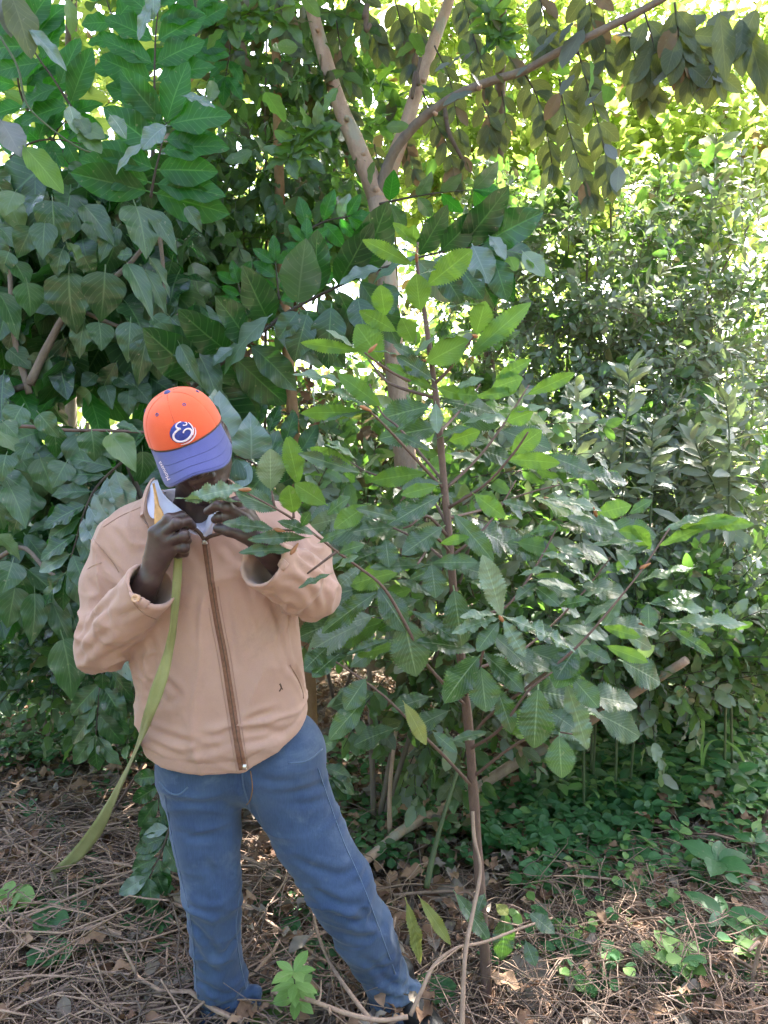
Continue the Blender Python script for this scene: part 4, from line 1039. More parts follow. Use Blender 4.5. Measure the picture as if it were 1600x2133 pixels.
for label, bx, bY, regs, stems, kinds, seed in sh:
    bush('fine_leaved_shrub', label, 'shrub', at_ground(bx, bY), regs, ['small', 'small', 'small', 'vine', 'lance'], .052, .30, 10, seed, 300, 'shrubs of the right-hand thicket', 'bark_grey', .06, mats=[None, None] + [k for k in kinds if k], W=1.05, up=.75, camw=.45, stems=stems, trunk=.012)
# broad pale leaves among them
bush('leafy_shrub', 'broad-leaved plant mixed into the thicket under the hanging fronds', 'shrub', at_ground(1180, 4.8),
     [(1130, 470, 120, 70, 4.3, 4.9, 34), (1330, 500, 150, 90, 4.3, 4.9, 34), (1100, 560, 60, 60, 4.0, 4.5, 12)], 'vine', .13, .4, 4, 51, droop=.2, mats=[None, 'sunny', 'small'], stems=[[(1180, 800), (1200, 500)]])
bush('undergrowth_shrub', 'dim low shrub in the shade between the man and the forked trunk', 'shrub', at_ground(700, 4.4),
     [(640, 1080, 150, 130, 3.6, 4.8, 70), (820, 1130, 130, 120, 3.7, 4.9, 60), (760, 950, 140, 90, 4.0, 5.0, 45), (700, 1240, 140, 60, 4.0, 4.9, 40), (890, 1430, 90, 140, 2.75, 3.15, 45)], 'vine', .09, .35, 6, 52, droop=.2, mats=[None, None, 'small', 'olive'], stems=[[(640, 1200), (640, 1050)], [(800, 1200), (820, 1050)]], mat='bark_dark')
bush('undergrowth_shrub', 'dark leafy undergrowth at the left edge below the heart-leaved branches', 'shrub', at_ground(100, 3.6),
     [(60, 1350, 170, 110, 2.9, 4.2, 120), (230, 1380, 150, 100, 2.9, 4.2, 110), (120, 1200, 190, 90, 3.2, 4.4, 80), (300, 1150, 160, 120, 3.2, 4.4, 80)], 'vine', .085, .3, 5, 53, droop=.1, mats=[None, 'heart', 'apple_dark'], stems=[[(60, 1350), (60, 1200)], [(230, 1380), (240, 1200)]], mat='bark_dark')
bush('undergrowth_shrub', 'dark low undergrowth in the hollow under the right-hand thicket', 'shrub', at_ground(1400, 4.6),
     [(1250, 1370, 150, 60, 4.0, 4.8, 60), (1420, 1400, 140, 60, 3.9, 4.7, 60), (1560, 1410, 100, 70, 3.8, 4.6, 50), (1120, 1380, 120, 60, 4.1, 5.0, 40), (1200, 1330, 150, 80, 2.75, 3.1, 55), (1400, 1370, 170, 80, 2.7, 3.1, 75), (1560, 1380, 90, 90, 2.7, 3.1, 40), (1480, 1250, 150, 80, 2.8, 3.2, 45)], 'vine', .075, .28, 5, 54, droop=.1, mats=[None, 'vine', 'small'], stems=[[(1250, 1400), (1250, 1340)]], mat='bark_dark')
# silvery upright saplings
lance = [
    ('silvery upright sapling left of the thicket, beside the sapling\'s right-hand tips', [(1195, 1180), (1188, 1000), (1192, 880), (1196, 800)], 2.9, .11),
    ('silvery upright sapling with pointed leaf tuft at mid height of the thicket', [(1300, 1000), (1305, 880), (1310, 810), (1308, 770)], 3.1, .115),
    ('silvery sapling with a large flat leaf near the right edge', [(1505, 1080), (1510, 980), (1512, 890), (1508, 830)], 3.0, .125),
    ('dim silvery sapling below the large flat leaf, with stem bent to the right', [(1480, 1150), (1470, 1040), (1445, 960), (1430, 900)], 3.05, .115),
    ('short pale sapling in front of the grey-green shrub', [(1272, 1110), (1275, 1010), (1278, 950)], 3.0, .10),
    ('short pale sapling between two taller silvery ones', [(1385, 1080), (1375, 970), (1370, 890)], 3.1, .10),
    ('pale sapling with twin leaf tufts right of the sapling\'s middle', [(1230, 1250), (1225, 1120), (1240, 1030)], 3.1, .10),
    ('whitish sapling lit by the sun at the far right', [(1482, 480), (1488, 400), (1490, 330), (1488, 290)], 4.6, .17),
]
for i, (label, pts, Y, L) in enumerate(lance):
    b0 = at_ground(pts[0][0], Y)
    pl = Plant('silvery_sapling', label, 'sapling', b0, 'silvery saplings', 60 + i, 120)
    lean = Vector((pl.r.normal(0, .05), pl.r.normal(0, .06), 0))
    path = smooth_path([b0 + lean * 2] + [P(x, y, Y) + lean * (1 - q / len(pts)) for q, (x, y) in enumerate(pts)], 6)
    pl.stem('stem', path, [.0055, .0025], M['stem_green'], 6, .1)
    up_part = path[5:]
    nl_ = 46
    for k in range(nl_):
        f = k / (nl_ - 1)
        t = f * (len(up_part) - 1.001)
        a = int(t); p = up_part[a].lerp(up_part[a + 1], t - a)
        an = k * 2.4 + pl.r.normal(0, .4)
        el = -.25 + 1.3 * f + pl.r.normal(0, .35)
        d = Vector((math.cos(an), math.sin(an) * .9, el))
        pl.leaf('lance', p, d, Vector((0, -.6, .8)) + rvec(pl.r, .6), 1.2 * L * (1.1 - .35 * f) * pl.r.uniform(.6, 1.2), 1.3 * pl.r.uniform(.8, 1.2))
    pl.done()
for (a, c, w) in (((1488, 935), (1442, 975), 26), ((1510, 940), (1535, 990), 20)):
    pass

# ------------------------------------------------------------------ sunlit vine mounds beyond the hedge
mounds = [
    ('sunlit yellow-green vine mound in the upper right corner of the clearing', 1500, 6.2, [(1480, 260, 190, 90, 5.4, 6.6, 90), (1520, 380, 150, 90, 5.0, 6.0, 70), (1560, 180, 120, 70, 6.0, 7.0, 40), (1470, 60, 190, 80, 6.4, 7.8, 80)], 71),
    ('bright vine mound behind the hanging olive leaves', 1250, 6.3, [(1230, 300, 150, 110, 5.6, 6.8, 90), (1330, 400, 130, 70, 5.0, 6.0, 55), (1250, 180, 150, 80, 6.2, 7.4, 60), (1200, 50, 170, 80, 6.6, 7.8, 70)], 72),
    ('pale green vine mound just right of the fork of the tree', 1000, 6.6, [(1010, 320, 140, 110, 5.8, 7.0, 90), (940, 400, 120, 60, 5.4, 6.4, 50), (1010, 170, 150, 100, 6.4, 7.6, 60), (980, 40, 150, 80, 6.8, 8.0, 55)], 73),
    ('bright vine mass glowing behind the fronds in the upper left corner', 180, 6.4, [(170, 130, 230, 170, 5.4, 7.0, 130), (60, 330, 120, 120, 5.4, 6.8, 40)], 75),
    ('bright leafy mass seen between the two left limbs of the forked tree', 830, 7.2, [(810, 190, 110, 150, 6.6, 8.0, 80), (720, 360, 90, 70, 6.0, 7.2, 50), (650, 480, 80, 60, 5.6, 6.6, 40)], 74),
]
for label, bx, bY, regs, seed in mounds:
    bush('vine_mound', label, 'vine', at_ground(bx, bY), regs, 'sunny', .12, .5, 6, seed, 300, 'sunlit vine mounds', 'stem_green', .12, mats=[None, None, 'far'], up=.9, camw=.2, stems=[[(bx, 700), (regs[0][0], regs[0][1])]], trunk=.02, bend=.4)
# the thicket's dim filling, so no open ground shows between the shrubs
r = np.random.default_rng(77)
nf = 9000
fx = r.uniform(-3.6, 4.2, nf); fy = r.uniform(4.9, 7.6, nf); fz = .1 + r.random(nf) * (2.2 + .25 * (fy - 4.9))
keep = ~((fx < -.3) & (r.random(nf) < .55))
fp = np.stack([fx, fy, fz + .05 * (fy - 5)], 1)[keep]
leaf_cloud('thicket_filling', 'far', fp, rand_dirs(r, len(fp), -.2), rand_dirs(r, len(fp), .8), r.uniform(.08, .15, len(fp)), mats=('small', 'vine', None), seed=6)
# leaves that hang in front of the bright mounds, left top: passion-vine sprigs
for label, pts, Y, seed in (('light green five-leaf vine sprig near the top left of the forked tree', [(480, 60), (510, 30), (560, 25), (600, 50)], 3.0, 81), ('bright green vine sprig hanging right of the middle limb', [(1020, 20), (1030, 60), (1040, 85)], 3.0, 82), ('green vine sprig in the fork of the tree', [(760, 140), (800, 190), (830, 230), (790, 260)], 4.0, 83), ('glossy green sprig left of the forked trunk', [(600, 330), (630, 290), (660, 270)], 2.9, 84)):
    pl = Plant('vine_sprig', label, 'vine', P(*pts[0], Y), 'vine sprigs', seed, 60)
    path = smooth_path([P(x, y, Y) for x, y in pts], 6)
    pl.stem('stem', path, [.003, .002], M['stem_green'], 5, .05)
    for k in range(5):
        p = path[int(k / 4 * (len(path) - 1))]
        for j in range(5):
            an = j * 1.256 + k
            pl.leaf('vine', p, Vector((math.cos(an), -.3, math.sin(an) * .7)), Vector((0, -.7, .5)) + rvec(pl.r, .3), .10 if Y < 3.5 else .12, 1.0, 'hero_young' if k % 2 else 'vine')
    pl.done()

# ------------------------------------------------------------------ dead stems, straw and leaf litter
r = np.random.default_rng(5)
def litter_heap(name, n, cx, cy, sx, sy, hmax, lmin, lmax, rad, mats, seed, clip=True, zone=None):
    r = np.random.default_rng(seed)
    V, Fq, R, MI, nn = [], [], [], [], 0
    m, sd = 6, 3
    x = r.normal(cx, sx, n); y = r.normal(cy, sy, n)
    if zone: 
        x = r.uniform(zone[0], zone[1], n); y = r.uniform(zone[2], zone[3], n)
    an = r.uniform(0, 2 * np.pi, n)
    L = r.uniform(lmin, lmax, n) * r.uniform(.5, 1, n)
    el = r.normal(0, .16, n)
    bend = r.normal(0, .35, n)
    h = r.random(n) ** 1.6 * hmax
    t = np.linspace(-.5, .5, m)
    ca_, sa_ = np.cos(an), np.sin(an)
    px_ = x[:, None] + L[:, None] * (t[None] * ca_[:, None] - bend[:, None] * (t ** 2)[None] * sa_[:, None])
    py_ = y[:, None] + L[:, None] * (t[None] * sa_[:, None] + bend[:, None] * (t ** 2)[None] * ca_[:, None])
    kink = r.normal(0, .02, (n, m)) * L[:, None]
    px_ += kink * sa_[:, None]; py_ -= kink * ca_[:, None]
    pz_ = ground_z(px_.ravel(), py_.ravel()).reshape(n, m) + h[:, None] + .008 + L[:, None] * t[None] * el[:, None] + r.normal(0, .012, (n, m)) - r.random((n, 1)) * .06 * L[:, None] * (t ** 2)[None] * 4
    pz_ = np.maximum(pz_, ground_z(px_.ravel(), py_.ravel()).reshape(n, m) + .002)
    ctr = np.stack([px_, py_, pz_], -1)
    rr = rad * r.uniform(.5, 1.5, n)[:, None] * np.linspace(1, .5, m)[None]
    side = np.stack([-sa_, ca_, np.zeros(n)], -1)[:, None, :]
    upv = np.array([0, 0, 1.0])[None, None, :]
    ring = []
    for k in range(sd):
        a = 2 * np.pi * k / sd
        ring.append(ctr + rr[..., None] * (side * np.cos(a) + upv * np.sin(a)))
    Vv = np.stack(ring, 2).reshape(-1, 3)
    i, j = np.meshgrid(np.arange(m - 1), np.arange(sd), indexing='ij')
    a = i * sd + j; b2 = i * sd + (j + 1) % sd
    q = np.stack([a, b2, b2 + sd, a + sd], -1).reshape(-1, 4)
    Fq = (q[None] + (np.arange(n) * m * sd)[:, None, None]).reshape(-1, 4)
    mi = np.repeat(r.integers(len(mats), size=n), len(q))
    rnd = np.repeat(r.random(n), m * sd)
    return link(name, mesh_from(name, Vv, Fq, mats, True, rnd=rnd, mi=mi), kind='stuff')
tm = [M['twig'], M['twig'], M['twig_dark']]
litter_heap('dry_straw', 4600, 0, 0, 1, 1, .05, .10, .45, .0015, tm, 91, zone=(-2.0, 2.4, 1.35, 4.2))
litter_heap('dry_straw', 1500, -1.05, 2.35, .42, .36, .14, .2, .9, .0028, tm, 92)
litter_heap('dry_straw', 1300, -.75, 1.85, .38, .22, .10, .2, .8, .0026, tm, 95)
litter_heap('dry_straw', 2600, .88, 2.05, .34, .26, .13, .12, .6, .0018, tm, 93)
litter_heap('dry_straw', 500, .3, 1.75, .4, .2, .05, .2, .6, .0022, tm, 96)
litter_heap('dry_straw', 700, 0, 0, 1, 1, .05, .2, .7, .004, [M['twig_dark']], 94, zone=(-2.4, 3.0, 2.6, 5.0))
litter_heap('broken_stems', 130, -1.0, 2.2, .4, .4, .13, .3, .8, .006, [M['twig']], 97)
litter_heap('broken_stems', 130, .95, 2.1, .4, .35, .12, .2, .6, .005, [M['twig']], 98)
# crumbled leaf litter
r = np.random.default_rng(15)
nl = 12000
lx, ly = r.uniform(-2.4, 3.0, nl), r.uniform(1.3, 5.0, nl)
lp = np.stack([lx, ly, ground_z(lx, ly) + r.random(nl) ** 1.6 * .12 + .006], 1)
ld = rand_dirs(r, nl); ld[:, 2] *= .25
ln_ = rand_dirs(r, nl) * .5 + np.array([0, 0, .9])
leaf_cloud('leaf_litter', 'dead', lp, ld, ln_, r.uniform(.03, .10, nl), mats=(None, None, 'dead_grey'), seed=16)

# single dead leaves one can pick out
def dead_leaf(px, py, L, group_label, an=None, mat='dead'):
    q = GP(px, py)
    q.z = gz(q.x, q.y) + .03 + .03 * RNG.random()
    k = int(RNG.integers(len(KIND['dead'])))
    o = bpy.data.objects.new('dead_leaf', shape_mesh(KIND['dead'][k])); COL.objects.link(o)
    a = RNG.uniform(0, 6.28) if an is None else an
    d = np.array([[math.cos(a), math.sin(a), RNG.normal(0, .2)]])
    n = np.array([[RNG.normal(0, .3), -.35 + RNG.normal(0, .2), 1.0]])
    A = frames(np.array([tuple(q)]), d, n, np.array([L]), np.array([RNG.uniform(.9, 1.5)]))[0]
    o.matrix_basis = Matrix([list(A[0]), list(A[1]), list(A[2]), [0, 0, 0, 1]])
    o.material_slots[0].link = 'OBJECT'; o.material_slots[0].material = M[mat]
    tag(o, group_label[0], 'dead leaf', group_label[1])
    return o
dead_leaf(690, 1440, .20, ('broad curled tan leaf lying behind the man\'s hip', None), 2.6)
dead_leaf(875, 1900, .20, ('folded brown leaf on the litter between the jeans and the sapling', None), .4)
dead_leaf(1165, 2000, .13, ('orange-brown curled leaf right of the sapling base', None), 2.5)
dead_leaf(1330, 2060, .16, ('pale tan curled leaf near the bottom, under the right-hand twigs', None), 3.5)
dead_leaf(1170, 2090, .20, ('long tan leaf lying at the bottom edge right of the sapling', None), 3.0, 'dead_grey')
dead_leaf(870, 1995, .12, ('reddish brown shrivelled leaf above the man\'s left foot', None), 1.5)
dead_leaf(1075, 1660, .16, ('pinkish dry leaf on the ground behind the sapling stem', None), .2, 'dead_grey')
dead_leaf(300, 1880, .12, ('upright brown dead leaf standing in the twigs left of the jeans', None), 1.4)
dead_leaf(205, 1985, .16, ('wide grey-brown leaf flat on the twigs at lower left', None), 2.9, 'dead_grey')
dead_leaf(265, 1605, .10, ('yellow leaf caught on the litter beside the hanging strap', None), .8, 'hero_yellow')
dead_leaf(15, 1560, .08, ('yellow leaf among green ones at the left edge', None), 1.8, 'hero_yellow')
for (zx0, zx1, zy0, zy1, n, lab, grp) in ((0, 430, 1650, 2110, 24, 'curled brown dead leaf among the pale twigs at lower left', 'dead leaves at lower left'),
                                          (540, 1000, 1480, 2110, 24, 'curled brown dead leaf on the ground around the left leg and the fallen branch', 'dead leaves in the middle'),
                                          (1050, 1590, 1640, 2120, 28, 'curled brown dead leaf in the dry tangle at lower right', 'dead leaves at lower right')):
    for k in range(n):
        dead_leaf(RNG.uniform(zx0, zx1), RNG.uniform(zy0, zy1), RNG.uniform(.07, .15), (lab, grp), None, 'dead' if k % 3 else 'dead_grey')

# ------------------------------------------------------------------ fallen branch and loose sticks
def stick(label, pts, r0, r1, mat='twig', name='stick', cat='stick', Ys=None, rough=.3, sides=7, side_twigs=0, group=None):
    """pts: (px, py, height above the ground) or (px, py, Y, 'Y')"""
    path = []
    for p in pts:
        if len(p) == 4: path.append(P(p[0], p[1], p[2]))
        else:
            q = GP(p[0], p[1], p[2]); q.z = max(q.z, gz(q.x, q.y) + r0); path.append(q)
    g = Geo()
    sm = smooth_path(path, 6)
    g.tube(sm, [r0, r1], sides, rough, float(RNG.random() * 40))
    for k in range(side_twigs):
        a = sm[int(RNG.uniform(.2, .95) * (len(sm) - 1))]
        d = rvec(RNG, RNG.uniform(.06, .16)); d.z = abs(d.z) * .5
        g.tube(smooth_path([a, a + d * .5 + rvec(RNG, .01), a + d], 3), [r1 * .7, r1 * .3], 5, .1)
    o = link(name, g.mesh(name, [M[mat]], path[0]), None, path[0])
    return tag(o, label, cat, group)
fb = GP(770, 1780)
log = thing('fallen_branch', 'thick fallen branch lying diagonally behind the sapling with a pale cut stub', 'fallen branch', fb)
lp_ = [P(700, 1830, 2.45), P(770, 1785, 2.55), P(850, 1722, 2.75), P(950, 1672, 3.0), P(1060, 1598, 3.1), P(1160, 1545, 3.0), P(1265, 1478, 2.85), P(1350, 1425, 2.72), P(1430, 1375, 2.6)]
g = Geo(); g.tube(smooth_path(lp_, 6), [.010, .016, .021, .023, .023, .021, .020, .018, .015], 12, .2, 3)
link('log', g.mesh('log', [M['bark']], fb), log)
g = Geo(); st = P(1262, 1476, 2.84); g.tube([st, st + Vector((.025, -.03, .03)), st + Vector((.05, -.045, .045))], [.022, .019, .013], 9, .1)
link('cut_stub', g.mesh('cut_stub', [M['wood_cut']], fb), log)
stick('pale bare stick leaning beside the sapling stem down to the bottom edge', [(985, 1690, 1.86, 'Y'), (988, 1745, 1.84, 'Y'), (1001, 1812, 1.80, 'Y'), (985, 1900, 1.74, 'Y'), (970, 1980, 1.68, 'Y'), (965, 2060, 1.64, 'Y'), (962, 2150, 1.60, 'Y')], .0045, .0062)
stick('thin pale forked twig rising from the foot to the right past the sapling', [(855, 2115, 1.62, 'Y'), (880, 2060, 1.64, 'Y'), (905, 2010, 1.67, 'Y'), (950, 1975, 1.7, 'Y'), (1010, 1962, 1.74, 'Y'), (1080, 1935, 1.8, 'Y'), (1150, 1912, 1.88, 'Y')], .0052, .003, side_twigs=3)
stick('curved pale stick bowing from behind the knee to the bottom edge', [(650, 1880, 2.1, 'Y'), (662, 1945, 1.95, 'Y'), (690, 2010, 1.8, 'Y'), (730, 2070, 1.68, 'Y'), (775, 2130, 1.6, 'Y')], .004, .0055)
stick('thick knobbly twig crossing in front of the left trouser hem', [(570, 2065, 1.75, 'Y'), (650, 2085, 1.66, 'Y'), (720, 2110, 1.62, 'Y'), (790, 2125, 1.6, 'Y'), (850, 2118, 1.6, 'Y')], .006, .005, side_twigs=2)
stick('upright pinkish stick standing behind the young plant in the gap', [(812, 1735, 2.75, 'Y'), (812, 1650, 2.75, 'Y'), (820, 1560, 2.75, 'Y'), (832, 1480, 2.75, 'Y')], .010, .007, 'bark')
stick('dark mossy leaning stick left of the sapling stem', [(888, 1850, 2.3, 'Y'), (905, 1770, 2.35, 'Y'), (930, 1680, 2.4, 'Y'), (955, 1600, 2.45, 'Y')], .010, .007, 'stem_green')
stick('pale grey flat branch lying at the left edge', [(-20, 1880, .05), (40, 1830, .10), (90, 1778, .14)], .022, .016, 'twig')
stick('thin straight twig slanting across the lower left tangle', [(0, 1675, .12), (60, 1750, .12), (130, 1850, .10), (230, 1935, .08), (390, 1965, .06)], .006, .004, side_twigs=2)
stick('smooth pale log half buried in litter at the bottom left', [(130, 2055, .015), (250, 2045, .02), (350, 2040, .02)], .022, .02, 'bark')
stick('reddish thin stick at the bottom left beside the trouser leg', [(300, 2130, .08), (345, 2085, .10), (410, 2045, .12)], .006, .005, 'stem_red')
stick('pale straw-coloured cane at the lower left corner', [(-15, 2070, .08), (30, 2100, .07), (70, 2140, .06)], .007, .006)
stick('straight dry stick standing behind the strap, left of the jeans', [(205, 1735, .05), (255, 1660, .22), (300, 1590, .38)], .006, .004, 'stem_red')
stick('arched root-like branch on the ground at the right edge', [(1370, 1810, .02), (1400, 1765, .06), (1450, 1745, .08), (1530, 1735, .07), (1620, 1755, .05)], .014, .012, 'bark_grey')
stick('broken reddish stake standing at the right edge', [(1575, 1770, .02), (1588, 1720, .12), (1600, 1690, .2)], .008, .007, 'stem_red')
stick('blackened angular twig below the stake at the right edge', [(1515, 1815, .10), (1565, 1800, .12), (1570, 1770, .18)], .006, .005, 'bark_dark')
stick('long pale twig lying left to right in the lower right tangle', [(1140, 2005, .06), (1250, 2008, .08), (1350, 2020, .09), (1450, 2045, .08), (1560, 2110, .05)], .0045, .0035)
stick('pale hooked cane standing at the lower right edge', [(1560, 2130, .03), (1570, 2030, .14), (1582, 1965, .24), (1560, 1980, .25)], .006, .004)
stick('weathered stick crossing under the lower leaves near the sapling base', [(820, 1865, .06), (900, 1858, .07), (990, 1855, .07)], .006, .004, side_twigs=2)
stick('brown stick lying right of the sapling, pointing up to the hedge', [(1060, 2060, .04), (1120, 1950, .06), (1200, 1870, .06)], .006, .005, 'twig')
stick('bundle stalk lying across the middle of the lower right tangle', [(1230, 1905, .08), (1330, 1860, .10), (1420, 1800, .10)], .006, .003)
stick('short stout stick at the centre of the lower right tangle', [(1290, 1890, .10), (1370, 1900, .11), (1440, 1893, .11)], .008, .006)
for k, (zx0, zx1, zy0, zy1, n, lab, grp) in enumerate(((0, 420, 1620, 2110, 16, 'thin pale dry stem lying in the tangle at lower left', 'dry stems at lower left'), (1130, 1590, 1700, 2120, 16, 'thin pale dry stem lying in the tangle at lower right', 'dry stems at lower right'), (560, 1000, 1600, 2120, 8, 'thin dry stem on the ground around the left leg', 'dry stems in the middle'))):
    for i in range(n):
        x, y = RNG.uniform(zx0, zx1), RNG.uniform(zy0, zy1)
        a = RNG.uniform(-.9, .9); L = RNG.uniform(70, 170)
        h = RNG.uniform(.03, .13)
        pts = [(x + L * t * math.cos(a) + RNG.normal(0, 6), y + L * t * math.sin(a) * .8 + RNG.normal(0, 8), h + RNG.normal(0, .015)) for t in (-1, -.4, .2, 1)]
        pts = [(q[0], max(q[1], 1560), q[2]) for q in pts]
        stick(lab, pts, RNG.uniform(.0025, .0045), .0018, 'twig' if i % 4 else 'twig_dark', 'dry_stem', 'dry stem', None, .1, 5, 1 if i % 3 == 0 else 0, grp)

# ------------------------------------------------------------------ green ground cover and seedlings
def cover(name, n, zone, kinds, L, h, seed, mats=(None,), per=4):
    r = np.random.default_rng(seed)
    px = r.uniform(zone[0], zone[1], n); py = r.uniform(zone[2], zone[3], n)
    P0, D, N, Ls = [], [], [], []
    for a, c in zip(px, py):
        q = GP(a, c); q.z = gz(q.x, q.y) + r.uniform(.3, 1) * h
        for k in range(per):
            an = r.uniform(0, 6.28)
            P0.append(tuple(q + Vector((math.cos(an) * .012, math.sin(an) * .012, 0)))); D.append((math.cos(an), math.sin(an), r.normal(.15, .25))); N.append((r.normal(0, .3), -.3 + r.normal(0, .3), 1.0)); Ls.append(L * r.uniform(.6, 1.2))
    leaf_cloud(name, kinds, np.array(P0), np.array(D), np.array(N), np.array(Ls), mats=mats, seed=seed)
cover('ground_cover', 800, (1130, 1620, 1490, 1730), 'herb', .075, .19, 101, (None, None, 'herb_light', 'vine'))
cover('ground_cover', 420, (980, 1350, 1600, 1830), 'clover', .05, .15, 102, (None,))
cover('ground_cover', 260, (690, 1000, 1560, 1830), 'clover', .045, .13, 103, (None, 'vine'))
cover('ground_cover', 460, (-20, 330, 1440, 1610), 'herb', .06, .14, 104, (None, 'vine'))
cover('ground_cover', 260, (-20, 300, 1300, 1480), 'herb', .08, .08, 105, ('vine', 'dead_grey', 'vine'))
cover('ground_cover', 420, (900, 1620, 1380, 1520), 'herb', .08, .10, 106, ('vine', 'vine', None))
cover('ground_cover', 190, (1080, 1620, 1640, 1900), 'herb', .06, .15, 110, (None, None, 'herb_light'))
cover('ground_cover', 140, (1050, 1610, 1700, 2120), 'clover', .045, .14, 108, (None, 'herb_light', None))
cover('ground_cover', 60, (0, 420, 1620, 2110), 'clover', .045, .08, 109, (None,))
cover('ground_cover', 60, (540, 800, 1850, 2100), 'clover', .04, .05, 107, (None,))
def seedling(label, px, py, h, L, n, kind='herb', mat=None, group=None, seed=0, top=None, W=1.0, tiers=2):
    q = GP(px, py); q.z = gz(q.x, q.y)
    pl = Plant('seedling', label, 'seedling', q, group, 200 + seed, 40)
    tip = q + Vector((pl.r.normal(0, .02), pl.r.normal(0, .02), h)) if top is None else top
    path = smooth_path([q, q.lerp(tip, .5) + rvec(pl.r, .006), tip], 5)
    pl.stem('stem', path, [.003, .0018], M['stem_green'], 5, .05)
    for j in range(tiers):
        p = path[-1] if j == 0 else path[int((len(path) - 1) * (1 - .4 * j / max(1, tiers - 1)))]
        for k in range(n):
            an = k * 2 * math.pi / n + j * 1.1 + pl.r.uniform(-.3, .3)
            pl.leaf(kind, p, Vector((math.cos(an), math.sin(an) - .2, .1 + .3 * (j == 0))), Vector((0, -.45, 1)) + rvec(pl.r, .25), L * pl.r.uniform(.75, 1.15), W, mat)
    return pl.done()
seedling('pale yellow-green young plant at the bottom edge between the feet', 612, 2125, .17, .06, 5, 'lance', 'herb_light', None, 1, P(612, 2025, 1.62), 1.6, 4)
seedling('light green lobed plant at the bottom edge left of centre', 560, 2128, .04, .07, 6, 'herb', 'herb_light', None, 2, None, 1.3)
seedling('slim young plant with pointed leaves in the gap right of the jacket', 800, 1660, .3, .075, 3, 'lance', 'vine', None, 3, P(797, 1490, 2.7), 1.8, 5)
seedling('broad-leaved weed with spreading leaves in the lower right tangle', 1490, 1905, .16, .12, 5, 'herb', None, None, 4, None, 1.2)
seedling('weed with narrow leaves right of the lower right tangle', 1490, 2015, .12, .11, 5, 'herb', None, None, 5, None, .9)
seedling('small three-leaf weed in the middle of the lower right tangle', 1345, 1870, .10, .11, 3, 'herb', None, None, 6, None, .9, 1)
seedling('bright green toothed weed at the bottom right', 1400, 2085, .10, .10, 6, 'herb', 'herb_light', None, 7, None, 1.2)
seedling('light green weed at the right bottom corner', 1600, 2060, .10, .11, 5, 'herb', 'herb_light', None, 8, None, 1.1)
seedling('ivy-like green weed at the bottom left', 110, 2085, .08, .08, 6, 'clover', None, None, 9, None, 1.1)
seedling('bright green weed at the left edge, near the bottom', 15, 1985, .10, .09, 6, 'clover', 'herb_light', None, 10, None, 1.1)
seedling('small bright clover-like weed right of the sapling base', 1095, 2070, .05, .05, 4, 'clover', 'herb_light', None, 11, None, 1.1, 1)
seedling('dark green weed right beside the man\'s left foot', 915, 2095, .05, .06, 5, 'clover', None, None, 12, None, 1.2)
seedling('heart-leaved weed between sapling stem and ground cover', 1085, 1690, .12, .09, 3, 'herb', None, None, 13, None, 1.5, 1)
seedling('small fresh weed between the two trouser legs', 590, 1965, .06, .05, 5, 'clover', None, None, 14, None, 1.2)
for k in range(16):
    x, y = RNG.uniform(1000, 1590), RNG.uniform(1720, 2100)
    seedling('small green weed poking out of the dry tangle at lower right', x, y, RNG.uniform(.04, .1), RNG.uniform(.05, .08), 4, 'herb' if k % 2 else 'clover', None, 'small weeds at lower right', 30 + k, None, 1.0, 1)
for k in range(12):
    x, y = RNG.uniform(0, 400), RNG.uniform(1620, 2100)
    seedling('small green weed poking out of the twigs at lower left', x, y, RNG.uniform(.04, .1), RNG.uniform(.05, .08), 4, 'herb' if k % 2 else 'clover', None, 'small weeds at lower left', 50 + k, None, 1.0, 1)
# tall grass blade on the right
q = GP(1462, 1660)
gr = Plant('grass_tuft', 'tall arching grass blades rising from the ground cover on the right', 'grass', q, None, 300)
for pts in ([(1462, 1650), (1462, 1570), (1464, 1500), (1452, 1465), (1430, 1472)], [(1462, 1650), (1470, 1560), (1500, 1540), (1535, 1560), (1550, 1585)]):
    path = smooth_path([P(x, y, 3.1) for x, y in pts], 6)
    g = Geo()
    V = []
    for i, p in enumerate(path):
        w = .008 * math.sin(math.pi * (.15 + .85 * (1 - i / len(path)))) + .001
        V += [p + Vector((w, 0, 0)), p + Vector((0, -.003, -.001)), p + Vector((-w, 0, 0))]
    qd = []
    for i in range(len(path) - 1):
        qd += [(i * 3, i * 3 + 1, i * 3 + 4, i * 3 + 3), (i * 3 + 1, i * 3 + 2, i * 3 + 5, i * 3 + 4)]
    g.add([tuple(v) for v in V], qd)
    link('blade', g.mesh('blade', [M['herb_light']], q), gr.e)
gr.done()

